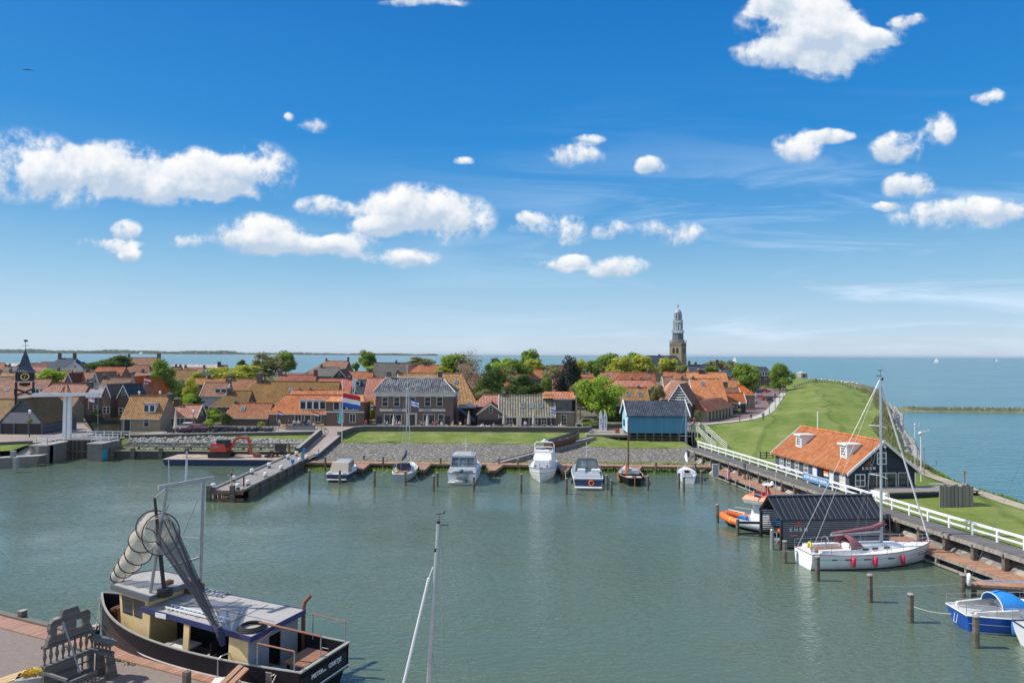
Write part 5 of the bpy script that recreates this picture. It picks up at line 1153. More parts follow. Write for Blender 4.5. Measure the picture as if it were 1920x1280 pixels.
# ================================================================== TREES
def crown_mesh(name,seed,n,leafm,shape='round',leaf=.16,lobes=26,fill=.35):
    """unit crown: x,y in -1..1, z in 0..2"""
    r=random.Random(seed);vs=[];fs=[];cs=[]
    for i in range(lobes):
        while True:
            a=r.uniform(0,2*math.pi);z=r.uniform(-1,1);k=math.sqrt(max(0,1-z*z));rad=r.uniform(.40,.84) if r.random()<.8 else r.uniform(0,.4)
            if shape=='tall':f=1.0 if z<.0 else (1-z*.62)
            elif shape=='cone':f=max(.12,.95-(z+1)*.47)
            elif shape=='flat':f=1.0
            else:f=1-.18*max(0,z)
            x,y=math.cos(a)*k*rad*f if shape != 'cone' else math.cos(a)*rad*f,math.sin(a)*k*rad*f if shape != 'cone' else math.sin(a)*rad*f
            break
        cs.append((x,y,z*rad if shape not in ('cone',) else z*.86,(r.uniform(.20,.44) if shape != 'cone' else r.uniform(.14,.28)*(1.3-.5*z)/1.3)))
    tot=sum(c[3]**2 for c in cs)
    for c in cs:
        m=int(n*c[3]**2/tot)
        for _ in range(m):
            a=r.uniform(0,2*math.pi);z=r.uniform(-1,1);k=math.sqrt(1-z*z);rr=c[3]*(r.random()**(fill))*r.uniform(.85,1.2)
            p=Vector((c[0]+math.cos(a)*k*rr,c[1]+math.sin(a)*k*rr,c[2]+z*rr*.85))
            nrm=Vector((math.cos(a)*k+r.uniform(-.7,.7),math.sin(a)*k+r.uniform(-.7,.7),z+r.uniform(-.4,.9))).normalized()
            t=nrm.orthogonal().normalized();t.rotate(Matrix.Rotation(r.uniform(0,6.28),3,nrm));b=nrm.cross(t)
            s=leaf*r.uniform(.5,1.25);q=len(vs);pz=Vector((p.x,p.y,p.z+1))
            vs+=[tuple(pz-t*s*.5-b*s*.32),tuple(pz+t*s*.45-b*s*.2),tuple(pz+t*s*.5+b*s*.3),tuple(pz-t*s*.35+b*s*.4)];fs.append((q,q+1,q+2,q+3))
    me=bpy.data.meshes.new(name);me.from_pydata(vs,[],fs);me.materials.append(MATS[leafm]);me.update();return me
CM={}
def get_crown(leafm,shape,small):
    key=(leafm,shape,small)
    if key not in CM:
        n={True:3800,False:8000}[small];lf={True:.135,False:.09}[small]
        if shape=='bush':CM[key]=crown_mesh('crown',hash(leafm) % 97 if False else len(CM)+3,n,leafm,'flat',lf*1.1,14,.4)
        elif shape=='cone':CM[key]=crown_mesh('crown',len(CM)+3,n,leafm,'cone',lf*.9,60,.6)
        elif shape=='sparse':CM[key]=crown_mesh('crown',len(CM)+3,int(n*.30),leafm,'round',lf*.62,34,.5)
        else:CM[key]=crown_mesh('crown',len(CM)+3,n,leafm,shape,lf,30,.32)
    return CM[key]
def trunk_mb(h,r,ch,cw,seed=1,limbs=7):
    rr=random.Random(seed);mb=MB();mb.tube([(0,0,-.2),(r*.3,0,h*.5),(0,r*.4,h),(0,0,h+ch*.55)],[r*1.25,r,r*.8,r*.25],7)
    for i in range(limbs):
        a=i*2.4+rr.uniform(-.3,.3);z0=h*rr.uniform(.75,1.15)+ch*.04*i;L=cw*rr.uniform(.55,.85)
        mb.tube([(0,0,z0),(math.cos(a)*L*.5,math.sin(a)*L*.5,z0+ch*.16),(math.cos(a)*L,math.sin(a)*L,z0+ch*rr.uniform(.3,.5))],[r*.45,r*.3,r*.1],5)
    return mb
TN=[0]
def tree(label,uc,vt,vb,hw,D,leafm,shape='round',cat='tree',name='tree',zb=2.6,group='trees among the houses',small=None,trunkcol='bark',sq=1.0):
    TN[0]+=1
    zt=Q(uc,vt,D).z;zc=Q(uc,vb,D).z;rx=Q(uc+hw,vt,D).x-Q(uc,vt,D).x;zc=max(zc-(zt-zc)*.22,zb+.3)
    if small is None:small=D>170
    x=Q(uc,vt,D).x;T=Thing(name,label,cat,(x,D,zb),TN[0]*1.3,group)
    ch=zt-zc;c=addobj('crown',get_crown(leafm,shape,small),T.o,(0,0,zc-zb));c.scale=(rx*1.36,rx*1.36*max(sq,.85),ch/2*1.05)
    if name not in ('bush','hedge'):T.part('trunk',trunk_mb(max(.2,zc-zb+ch*.08),max(.12,rx*.055),ch,rx,TN[0]),trunkcol)
    return T
L='leaf_'
tree('dark dense round tree on the left skyline above an orange roof',212,667,694,38,222,L+'dark','flat',sq=.7)
tree('light green tree between clock tower and canal gables',103,692,716,22,178,L+'bright','flat')
tree('tall light green tree right of the canal gables',305,672,745,23,158,L+'mid','tall',sq=.9,small=False)
tree('thin yellow green shrub tree left of the brown dormer house',358,712,745,13,140,L+'yellow','tall',small=False)
tree('low yellow green shrub behind the lock keeper house',343,738,762,19,133,L+'bright','flat',small=False)
tree('dark green shrub beside the yellow shrub',371,741,762,9,134,L+'dark','flat',small=False)
tree('young bright yellow green shrub by the moss brown roof',370,695,715,9,188,L+'yellow','round')
tree('wide yellow green tree above the orange and mossy roofs',446,683,712,41,185,L+'yellow','flat',sq=.8)
tree('small dark tree on the skyline above the yellow tree',453,674,688,10,268,L+'dark','tall')
tree('dark green tree on the skyline right of the yellow tree',497,662,697,24,262,L+'olive','round')
tree('taller pointed green tree right of the dark skyline tree',537,654.5,694,18,270,L+'mid','tall')
tree('single rounded tall tree standing above the grey barn roof',689,654,688,15,285,L+'mid','tall')
tree('small green tree right of the brown hipped barn',666,677,692,6,272,L+'mid','round')
tree('low bright hedge trees under the single tall tree',697,685,696,14,262,L+'bright','flat')
tree('rounded pale tree on the skyline behind the hotel',785,669,685,20,300,L+'olive','round')
tree('green left half of the large tree above the hotel roof',852,658,702,24,178,L+'mid','round')
tree('half bare twiggy tree right of the hotel',883,656,712,25,168,'twig','sparse',small=False)
tree('small green tree hanging over the red hotel roof',830,684,702,13,170,L+'yellow','round')
tree('large dark green tree between hotel and pub',919,688,750,27,150,L+'dark','round',small=False)
tree('pale shrub tree right of the hotel roof edge',903,727,752,14,141,L+'olive','flat',small=False)
tree('round green tree on the skyline at centre left',925,669,700,15,235,L+'dark','round')
tree('bright green tree left of the tallest centre tree',948,670,706,20,225,L+'bright','round')
tree('tallest tree of the centre group on the skyline',992,652,690,18,262,L+'mid','tall')
tree('yellow green tree below the tallest centre tree',1003,671,695,17,222,L+'yellow','round')
tree('broad green tree in the middle of the centre group',968,668,715,25,205,L+'mid','round')
tree('dark low tree just above the pub roof',985,702,742,30,150,L+'dark','flat',small=False)
tree('brownish green tree behind the small orange house',955,690,735,18,175,L+'olive','round')
tree('pale olive tree left of the dark conifer',1038,684,715,20,185,L+'olive','round')
tree('green tree right of the mauve roof',1024,705,742,12,155,L+'mid','round',small=False)
tree('tall blackish conifer in front of the sea',1070,672,745,22,148,L+'conifer','tall',name='conifer',small=False)
tree('yellow green tree behind the black conifer',1083,671,704,16,215,L+'yellow','round')
tree('shaded brownish tree between conifer and light green tree',1088,713,752,17,142,L+'olive','round',small=False)
tree('large bright green tree with trunk beside the blue barn',1123,705,770,36,129,L+'bright','round',name='chestnut_tree',small=False)
tree('leftmost of the big trees before the church nave',1118,672,703,18,262,L+'mid','round')
tree('second big tree before the church, tallest crown',1143,657,702,22,268,L+'mid','round')
tree('third big yellow green tree before the church',1163,664,702,20,255,L+'yellow','round')
tree('fourth big tree of the church row with a peaked top',1183,655,700,18,270,L+'mid','round')
tree('fifth big yellow green tree touching the church nave',1205,661,700,19,258,L+'yellow','round')
tree('yellow green tree in front of the church tower foot',1255,667,702,21,262,L+'yellow','round')
tree('small green tree right of the church tower foot',1280,682,700,10,255,L+'mid','round')
tree('round green tree in front of the slate chimneyed roof',1332,683,700,11,215,L+'mid','round')
tree('olive trees on the skyline right of the church',1335,672,697,26,300,L+'olive','flat')
tree('smaller olive tree left of the big round street tree',1372,676,702,15,285,L+'olive','round')
tree('low olive tree line between big round tree and dark house',1415,683,700,24,315,L+'olive','flat')
tree('big round tree standing beside the street with cars',1400,677,738,28,226,L+'mid','round',name='street_tree',small=False)
tree('slim green tree with visible trunk at the end of the street',1463,677,723,20,272,L+'mid','round',name='street_tree',small=False)
tree('shadowed tree behind the stepped gable and canal houses',298,690,712,12,220,L+'dark','round')
tree('dense shrubs filling the gap left of the brown house',342,722,748,14,165,L+'dark','flat')
tree('green tree in the garden gap behind the light tree',326,714,742,14,175,L+'mid','flat')
tree('garden tree right of the ribbed tan roof',1232,718,752,12,150,L+'olive','round',small=False)
tree('dark garden tree left of the ribbed tan roof',1150,722,752,12,150,L+'dark','round',small=False)
tree('shadowy tree behind the pub chimney',945,725,748,14,146,L+'dark','flat',small=False)
tree('tree top between brown barn and grey roof ridge',600,688,705,8,255,L+'dark','round')
tree('green shrub at the foot of the hotel left corner',696,752,790,8,131,L+'yellow','tall',name='shrub',cat='shrub',small=False)
for (u,vt,vb,hw,D,lf,lb) in ((408,768,790,14,124,'bright','bright green bush right of the pink brown house'),(395,762,782,12,128,'mid','green bush behind the gap beside the pink brown house'),(423,772,796,12,121,'dark','dark green bush left of the parked bicycles'),
    (388,784,800,9,117,'bright','low bright hedge bush beside the red car'),(490,788,800,6,121,'yellow','yellow flowering bush in front of the low orange house'),(1140,768,796,36,131,'dark','long clipped hedge between light tree and blue barn'),(1180,764,780,16,138,'bright','light climbing shrub left of the blue barn gable'),
    (1108,786,800,22,127,'mid','low green bushes under the large light tree'),(1310,768,780,7,131,'olive','potted shrub before the striped gable barn'),(1398,741,758,7,176,'yellow','yellow green shrub at the white edged shop'),(1130,792,802,14,124,'dark','dark low bush right of the wooden gate'),
    (176,775,792,9,133,'dark','dark round shrub beside the canal'),(100,780,800,10,121,'olive','straggly olive shrub beside the harbour shelter'),(185,768,780,6,146,'dark','dark clipped shrub by the canal bend'),(1384,752,765,6,165,'mid','shrub with blue sign at the right street'),(1440,722,727,10,262,'bright','low hedge in front of the dark house at the street end')):
    tree(lb,u,vt,vb,hw,D,L+lf,'bush',cat='bush',name='bush',group='bushes around the harbour houses',small=False,sq=.45 if hw>20 else .8)
mb=MB();R6=random.Random(31)
for i in range(700):
    u=R6.uniform(0,1330);D=R6.uniform(165,330);x=(u-960)/1280*D;r=R6.uniform(.9,2.6)
    for j in range(9):
        a=R6.uniform(0,6.28);px,py,pz=x+math.cos(a)*r*R6.random(),D+math.sin(a)*r*R6.random(),2.6+R6.uniform(.2,r*1.2)
        s=R6.uniform(.3,.9);nrm=Vector((R6.uniform(-1,1),R6.uniform(-1,.3),R6.uniform(0,1.2))).normalized();t=nrm.orthogonal().normalized();b=nrm.cross(t)
        p=Vector((px,py,pz));mb.add([p-t*s-b*s*.6,p+t*s*.8-b*s*.5,p+t*s+b*s*.7,p-t*s*.7+b*s*.8],[(0,1,2,3)])
struct('garden_greenery',mb,'leaf_dark',kind='stuff',label='low garden greenery filling the gaps between the houses',cat='greenery')
# ================================================================== BOATS
def hull_rows(L,B,H,bow=.35,tran=.8,sheer=.35,draft=.25,n=14,flare=.82,rake=.06,tumble=1.0,bowfull=.55):
    """stations from stern (x=0) to bow (x=L). returns lists per station: gunwale, mid, waterline(below) half-breadths"""
    st=[]
    for i in range(n+1):
        t=i/n;
        if t<.45:f=tran+(1-tran)*math.sin(t/.45*math.pi/2)
        else:k=(t-.45)/.55;f=max(.012,(1-k**(1.0/bowfull+.6)))
        z=H*(1+sheer*(max(0,t-.35)/.65)**2+.12*sheer*(1-min(1,t/.35))**2)
        b=B/2*f;wl=b*(flare-.35*max(0,t-.5)*1.2)
        st.append((t,b,z,wl))
    return st
def hull(L,B,H,draft=.3,rake=.10,stern_rake=.0,**kw):
    st=hull_rows(L,B,H,**kw);mb=MB();rows=[]
    for (t,b,z,wl) in st:
        x=t*L;xw=x-(rake*L*max(0,t-.55)/.45)*1.0+(stern_rake*(1-min(1,t/.15)) if stern_rake else 0)
        xm=(x*.6+xw*.4)
        rows.append([(x,b,z),(xm,(b*.62+wl*.38)*1.02,z*.5),(xw,wl,.02),(xw,wl*.45,-draft),(xw,0,-draft*1.3),(xw,-wl*.45,-draft),(xw,-wl,.02),(xm,-(b*.62+wl*.38)*1.02,z*.5),(x,-b,z)])
    mb.grid(rows);r=rows[0];mb.add(r,[tuple(range(9))])
    return mb,rows
def deck_mb(rows,dz=-.03,inset=.97,i0=0,i1=None):
    mb=MB();i1=len(rows) if i1 is None else i1
    return mb.grid([[(r[0][0],r[0][1]*inset,r[0][2]+dz),(r[0][0],0,r[0][2]+dz+.04),(r[0][0],-r[0][1]*inset,r[0][2]+dz)] for r in rows[i0:i1]])
def stripe_mb(rows,f0,f1,off=.012,i0=0,side=(1,-1)):
    mb=MB()
    for s in side:
        g=[]
        for r in rows[i0:]:
            def at(f):
                a,m,w=Vector(r[0]),Vector(r[1]),Vector(r[2])
                p=w+(m-w)*(f/.5) if f<.5 else m+(a-m)*((f-.5)/.5)
                return (p.x+.004,s*(p.y+off),p.z)
            g.append([at(f0),at((f0+f1)/2),at(f1)])
        mb.grid(g)
    return mb
def rim_mb(rows,w=.06,h=.07,i0=0):
    mb=MB();
    for s in (1,-1):mb.tube([(r[0][0],s*r[0][1],r[0][2]+.01) for r in rows[i0:]],w*.6,6)
    mb.tube([(rows[0][0][0],rows[0][0][1],rows[0][0][2]),(rows[0][0][0],-rows[0][0][1],rows[0][0][2])],w*.6,6)
    return mb
def frus(mb,x0,x1,w0,w1,z0,z1,fx=.2,bx=.1,sx=.1):
    """tapered cabin block; w0 = half width at stern end x0, w1 at bow end x1"""
    return mb.hexa([(x0,-w0,z0),(x1,-w1,z0),(x1,w1,z0),(x0,w0,z0)],[(x0+bx,-w0+sx,z1),(x1-fx,-w1+sx,z1),(x1-fx,w1-sx,z1),(x0+bx,w0-sx,z1)])
def rail_mb(rows,i0,i1,h=.6,step=2,r=.02):
    mb=MB()
    for s in (1,-1):
        pts=[(q[0][0],s*q[0][1]*.95,q[0][2]+h) for q in rows[i0:i1]];mb.tube(pts,r,5);mb.tube([(p[0],p[1],p[2]-h*.5) for p in pts],r*.7,4)
        for q in rows[i0:i1:step]:mb.tube([(q[0][0],s*q[0][1]*.95,q[0][2]),(q[0][0],s*q[0][1]*.95,q[0][2]+h)],r,4)
    return mb
def fender(T,x,y,z,m='white',r=.13,l=.6):
    mb=MB();mb.tube([(x,y,z),(x,y,z-.08),(x,y,z-l+.08),(x,y,z-l)],[r*.4,r,r,r*.4],9);T.part('fender',mb,m,smooth=True)
def boat(name,label,cat,stern,bowdir,group=None):
    return Thing(name,label,cat,(stern[0],stern[1],0),math.atan2(bowdir[1],bowdir[0]),group)
GB='boats moored along the back jetty'
# --- 1: brown canopied cabin boat  (stern towards the camera)
a,b=P(632,903,0),P(664,880,0)
T=boat('motorboat','navy hulled motorboat with a tan canvas canopy, leftmost moored boat','motorboat',(a.x,a.y),(b.x-a.x+.1,b.y-a.y),GB)
h,rows=hull(7.2,3.0,.95,tran=.88,sheer=.25);T.part('hull',h,'navy_hull',smooth=False);T.part('deck',deck_mb(rows),'white');T.part('rubbing_strake',rim_mb(rows,.14),'white')
T.part('waterline',stripe_mb(rows,.05,.14),'white')
mb=MB();frus(mb,2.6,5.9,1.15,.8,.95,2.1,.9,0,.15);cb=T.part('cabin',mb,'white');mb=MB();frus(mb,2.8,4.9,.98,.9,2.11,2.2,.3,.1,.1);T.part('roof_hatch',mb,'lead',cb)
mb=MB();frus(mb,.7,2.7,1.2,1.2,.95,2.15,0,.75,.14);T.part('canopy',mb,'canvas_tan')
for s in (-1,1):
    for x in (3.1,3.9,4.7):mb=MB();mb.hexa([(x,s*(1.10-(x-2.6)*.09),1.35),(x+.6,s*(1.06-(x-2.6)*.09),1.35),(x+.6,s*(1.08-(x-2.6)*.09),1.35),(x,s*(1.12-(x-2.6)*.09),1.35)],[(x,s*(1.03-(x-2.6)*.09),1.95),(x+.6,s*(.98-(x-2.6)*.09),1.95),(x+.6,s*(1.0-(x-2.6)*.09),1.95),(x,s*(1.05-(x-2.6)*.09),1.95)]);T.part('window',mb,'pane',cb)
mb=MB();mb.box(-.5,0,-1.2,1.2,.28,.36);T.part('swim_platform',mb,'offwhite');T.part('railing',rail_mb(rows,8,14,.5),'steel')
mb=MB()
for y in (-.9,.9):mb.box(-.12,.1,y-.2,y+.2,.95,1.2)
T.part('stern_seat',mb,'white')
# --- 2: sailing boat blue hull with folded navy sail
def sailrig(T,xm,zd,mh,boom=3.4,cover='canvas_navy',spread=(.55,.8),stay_f=None,stay_b=None,beam=1.3,r=.07,mastm='alu',zb=1.0):
    mb=MB();mb.tube([(xm,0,zd),(xm,0,mh)],[r,r*.8],8);T.part('mast',mb,mastm)
    mb=MB();mb.tube([(xm-.1,0,zd+zb),(xm-boom,0,zd+zb+.05)],r*.7,8);T.part('boom',mb,mastm)
    if cover:mb=MB();mb.tube([(xm-.05,0,zd+zb+.95),(xm-.35,0,zd+zb+.45),(xm-boom*.5,0,zd+zb+.25),(xm-boom*.97,0,zd+zb+.16)],[.10,.20,.18,.09],9);T.part('sail_cover',mb,cover,smooth=True)
    for f in spread:z=zd+(mh-zd)*f;mb=MB();mb.tube([(xm-.05,-.8,z),(xm,0,z+.03),(xm-.05,.8,z)],.03,5);T.part('spreader',mb,mastm)
    mb=MB()
    for s in (-1,1):
        p=(xm,0,mh-.2)
        for f in (spread[:1] if spread else ()):z=zd+(mh-zd)*f;mb.tube([(xm-.1,s*beam,zd),(xm-.05,s*.8,z),p],.012,3)
        mb.tube([(xm-.35,s*beam,zd),(xm,0,zd+(mh-zd)*(spread[0] if spread else .6))],.010,3)
    if stay_b:mb.tube([stay_b,p],.012,3)
    if stay_f:mb.tube([stay_f,p],.012,3)
    T.part('rigging',mb,'steel')
    mb=MB();mb.box(xm-.35,xm+.1,-.02,.02,mh,mh+.03);mb.tube([(xm,0,mh),(xm,0,mh+.45)],.012,4);mb.box(xm-.2,xm+.15,-.01,.01,mh+.43,mh+.48);T.part('wind_vane',mb,'black')
a,b=P(750,904,0),P(778,880,0)
T=boat('sailing_yacht','blue grey sailing boat with a folded navy sail and yellow ring, stern to the camera','sailing boat',(a.x,a.y),(b.x-a.x-.3,b.y-a.y),GB)
h,rows=hull(8.2,2.9,1.0,tran=.62,sheer=.3);T.part('hull',h,'lead');T.part('deck',deck_mb(rows),'offwhite');T.part('rubbing_strake',rim_mb(rows,.1),'white');T.part('boot_stripe',stripe_mb(rows,.02,.12),'navy_hull')
mb=MB();frus(mb,3.0,6.2,.85,.55,1.0,1.5,.6,.1,.1);T.part('cabin',mb,'white');mb=MB();frus(mb,.6,2.8,.75,.8,1.02,1.06,0,0,0);T.part('cockpit',mb,'teak')
mb=MB();frus(mb,2.4,3.9,.95,.8,1.2,1.95,.7,.1,.15);T.part('sprayhood',mb,'canvas_navy')
sailrig(T,4.2,1.45,16.0-(715-664)*84.0/1280-1.0,3.2,'canvas_navy',(.5,),(8.0,0,1.3),(0.1,0,1.1));T.part('railing',rail_mb(rows,0,14,.6),'steel')
mb=MB();mb.tube([(.05,.45+.26*math.cos(k),1.35+.26*math.sin(k)) for k in np.linspace(0,6.28,13)[:-1]],.07,6,closed=True);T.part('life_ring',mb,'yellow')
mb=MB();mb.tube([(8.0,0,1.3),(4.25,0,14.5)],.05,6);T.part('furled_jib',mb,'offwhite')
# --- 3: big cruiser with grey canopy
a,b=P(866,909,0),P(880,880,0)
T=boat('motor_cruiser','large white cruiser with grey canopy and dinghy hung on its stern','motor cruiser',(a.x,a.y),(b.x-a.x+.2,b.y-a.y),GB)
h,rows=hull(10.5,3.9,1.45,tran=.92,sheer=.25);T.part('hull',h,'white_hull');T.part('deck',deck_mb(rows),'white');T.part('rubbing_strake',rim_mb(rows,.12),'grey');T.part('waterline',stripe_mb(rows,.02,.10),'navy_hull')
mb=MB();frus(mb,.5,4.3,1.65,1.65,1.45,2.0,0,.0,.05);T.part('aft_cabin',mb,'white');mb=MB();frus(mb,4.3,8.6,1.5,1.0,1.45,2.3,1.2,0,.2);T.part('cabin',mb,'white')
mb=MB();frus(mb,.9,4.3,1.5,1.5,2.02,3.2,.2,.35,.14);c_=T.part('canopy_windows',mb,'canopy_glass')
mb=MB();frus(mb,1.15,4.3,1.46,1.46,3.2,3.42,.15,.05,.05);frus(mb,1.35,4.1,1.3,1.3,3.42,3.6,.35,.35,.45);T.part('canopy_top',mb,'canvas_grey')
mb=MB()
for y in (-1.48,-.5,.5,1.48):mb.bar((.88,y,2.02),(1.18,y*.93,3.2),.05)
for z,k in ((2.05,0),(2.6,.15)):mb.bar((.87+k,-1.5,z),(.87+k,1.5,z),.05)
T.part('canopy_frame',mb,'canvas_grey')
mb=MB();mb.tube([(-.15,-1.3,1.6),(-.3,-1.0,1.75),(-.3,.9,1.75),(-.15,1.3,1.45)],[.16,.2,.2,.16],9);mb.tube([(-.3,-1.1,.55),(-.35,-.6,.5),(-.35,.8,.5)],[.16,.2,.2],9);T.part('dinghy_tube',mb,'flag_teal' if 0 else 'canvas_grey',smooth=True)
mb=MB();mb.tube([(-.32,-.2,1.75),(-.32,.25,1.75)],.215,9);mb.tube([(-.37,-.8,.5),(-.37,-.2,.5)],.215,9);T.part('tube_band',mb,'antifoul',smooth=True)
mb=MB();mb.sphere((-.35,0,1.1),.5,12,6,(.35,1.7,.9));T.part('dinghy_cover',mb,'canvas_grey',smooth=True)
mb=MB();mb.tube([(4.5,0,3.3),(4.5,0,5.1)],.04,6);mb.box(4.46,4.54,-.55,.55,4.4,4.47);mb.box(4.4,4.6,-.2,.2,4.1,4.2);T.part('mast',mb,'white');T.part('railing',rail_mb(rows,5,14,.65),'steel');mb=MB();mb.box(-.55,-.02,-1.7,1.7,.3,.4);T.part('swim_platform',mb,'offwhite')
# --- 4: white flybridge cruiser, bow to camera
a,b=P(1019,884,0),P(1017,909,0)
T=boat('flybridge_cruiser','white flybridge cruiser with tinted front screen, bow pointing to the camera','motor cruiser',(a.x+.35,a.y+1.5),(-.12,-1),GB)
h,rows=hull(10.4,3.7,1.35,tran=.9,sheer=.42,bowfull=.7);T.part('hull',h,'white_hull');T.part('deck',deck_mb(rows),'white');T.part('rubbing_strake',rim_mb(rows,.1),'grey');T.part('styling_line',stripe_mb(rows,.62,.66),'grey')
mb=MB();frus(mb,1.2,7.4,1.55,1.15,1.35,2.35,1.1,.3,.2);c_=T.part('cabin',mb,'white')
mb=MB();mb.hexa([(7.36,-1.05,1.5),(7.40,-1.05,1.5),(7.40,1.05,1.5),(7.36,1.05,1.5)],[(6.44,-.95,2.28),(6.48,-.95,2.28),(6.48,.95,2.28),(6.44,.95,2.28)]);
M_=Matrix.Translation((.02,0,.03));T.part('windscreen',mb,'canvas_grey',c_)
mb=MB();frus(mb,1.4,6.2,1.35,1.2,2.36,3.0,1.3,.1,.12);T.part('flybridge',mb,'white');mb=MB();mb.tube([(4.6,-1.15,3.0),(5.0,-.95,3.2),(5.05,.95,3.2),(4.6,1.15,3.0)],.05,6);T.part('flybridge_screen',mb,'maroon')
mb=MB();mb.tube([(2.3,-1.35,2.6),(2.3,-1.3,3.9),(2.3,-1.05,4.15),(2.3,1.05,4.15),(2.3,1.3,3.9),(2.3,1.35,2.6)],.07,7);mb.tube([(3.0,-1.2,2.9),(3.0,-1.1,3.6),(3.0,1.1,3.6),(3.0,1.2,2.9)],.06,7);T.part('radar_arch',mb,'white')
mb=MB();mb.box(1.8,2.8,-.5,.5,4.2,4.3);mb.sphere((2.3,0,4.45),.22,10,6,(1,1,.6));T.part('radar',mb,'white');T.part('railing',rail_mb(rows,6,15,.6),'steel')
mb=MB();mb.box(8.2,8.7,-.25,.25,1.62,1.68);mb.sphere((7.6,-.75,1.75),.15,8,5);mb.sphere((7.6,.75,1.75),.15,8,5);T.part('deck_fittings',mb,'navy_hull');fender(T,3.0,1.85,1.2,'blue_paint');fender(T,5.0,1.85,1.2,'black')
# --- 5: cruiser with navy transom and life ring
a,b=P(1103,917,0),P(1098,880,0)
T=boat('motor_cruiser','pale blue cruiser with navy transom and orange life ring, stern to the camera','motor cruiser',(a.x,a.y),(b.x-a.x-.35,b.y-a.y),GB)
h,rows=hull(10.8,3.7,1.25,tran=.93,sheer=.35);T.part('hull',h,'white_hull');T.part('deck',deck_mb(rows),'lead');T.part('rubbing_strake',rim_mb(rows,.1),'white')
mb=MB();mb.hexa([(-.06,-1.5,.3),(-.02,-1.5,.3),(-.02,1.5,.3),(-.06,1.5,.3)],[(-.05,-1.7,1.15),(-.01,-1.7,1.15),(-.01,1.7,1.15),(-.05,1.7,1.15)]);T.part('transom',mb,'navy_hull')
mb=MB();mb.box(-.7,-.02,-1.6,1.6,.22,.34);T.part('swim_platform',mb,'white')
mb=MB();mb.tube([(-.12,-.35+.27*math.cos(k),.78+.27*math.sin(k)) for k in np.linspace(0,6.28,15)[:-1]],.08,7,closed=True);T.part('life_ring',mb,'orange')
mb=MB();frus(mb,.3,3.3,1.55,1.6,1.27,1.55,.0,.2,.05);T.part('aft_deck',mb,'lead');mb=MB();frus(mb,4.0,8.6,1.4,.9,1.25,1.95,1.3,.1,.2);T.part('cabin',mb,'white')
mb=MB();frus(mb,3.3,5.4,1.45,1.35,1.56,3.0,1.1,.2,.3);T.part('canopy_windows',mb,'canopy_glass');mb=MB()
for y in (-1.44,0,1.44):mb.bar((3.28,y,1.56),(3.48,y*.82,3.02),.07)
mb.bar((3.48,-1.2,3.02),(3.48,1.2,3.02),.08);mb.bar((4.3,-1.1,3.02),(4.3,1.1,3.02),.08);mb.bar((3.3,-1.45,2.0),(3.3,1.45,2.0),.05);T.part('canopy_frame',mb,'antifoul')
for y in (-.95,.75):mb=MB();mb.box(2.3,3.2,y-.5,y+.4,1.56,1.95);T.part('seat',mb,'white')
mb=MB();mb.tube([(4.6,0,3.0),(4.6,0,5.0)],.035,6);mb.box(4.57,4.63,-.5,.5,4.4,4.46);T.part('mast',mb,'white');T.part('railing',rail_mb(rows,3,14,.6),'steel');fender(T,1.2,1.9,1.0,'black');fender(T,1.6,-1.9,1.0,'navy_hull')
# --- 6: brown flat-bottomed sailing boat
a,b=P(1190,911,0),P(1163,878,0)
T=boat('flatbottom_sailboat','dark brown tarred sailing boat with reddish folded sail and leeboards','sailing boat',(a.x,a.y),(b.x-a.x-.1,b.y-a.y),GB)
h,rows=hull(7.8,3.0,.95,tran=.55,sheer=.45,bowfull=.85);T.part('hull',h,'black_hull');T.part('rubbing_strake',rim_mb(rows,.12),'teak');T.part('deck',deck_mb(rows,i0=7),'offwhite')
mb=deck_mb(rows,-.35,.9,1,8);T.part('cockpit_floor',mb,'offwhite');mb=MB();frus(mb,3.4,5.2,1.2,1.1,.9,1.35,.3,.1,.1);T.part('cabin',mb,'lead')
mb=MB();mb.tube([(5.0,0,1.4),(5.2,0,Q(1169,785,86).z-.3)],[.11,.07],8);T.part('mast',mb,'mast_brown')
mb=MB();mb.tube([(4.9,.15,1.75),(2.4,.5,1.5),(.2,.95,1.3)],[.16,.2,.1],8);T.part('folded_sail',mb,'pine_board' if 0 else 'teak',smooth=True);mb=MB();mb.tube([(4.9,.35,1.95),(.1,1.15,1.5)],.06,6);T.part('gaff',mb,'orange')
for s in (-1,1):mb=MB();mb.prism([(3.6,1.0),(4.0,.2),(2.6,.1),(2.0,.3)],lambda p,s=s:(p[0],s*1.56,p[1]),lambda p,s=s:(p[0],s*1.64,p[1]));T.part('leeboard',mb,'teak')
mb=MB();mb.box(-.3,-.02,-.06,.06,-.4,1.3);T.part('rudder',mb,'teak')
# --- 7: small white sloop, stern to camera
a,b=P(1291,906,0),P(1281,878,0)
T=boat('small_sloop','small white sloop with thin mast, rightmost boat at the back jetty','sailing boat',(a.x,a.y),(b.x-a.x-.2,b.y-a.y),GB)
h,rows=hull(6.6,2.4,.85,tran=.66,sheer=.3);T.part('hull',h,'white_hull');T.part('deck',deck_mb(rows),'white');T.part('rubbing_strake',rim_mb(rows,.06),'lead')
mb=MB();frus(mb,2.4,4.9,.75,.5,.85,1.3,.5,.05,.1);c_=T.part('cabin',mb,'white');mb=MB();mb.box(2.38,2.43,-.32,.32,.9,1.28);T.part('hatch',mb,'black',c_);mb=MB();frus(mb,.4,2.2,.55,.65,.86,.89,0,0,0);T.part('cockpit',mb,'grey')
sailrig(T,4.2,1.3,Q(1285,757,88).z-.2,2.6,'white',(.5,),(6.4,0,1.1),(.05,0,.95),1.0,.05);T.part('railing',rail_mb(rows,0,13,.5),'steel')
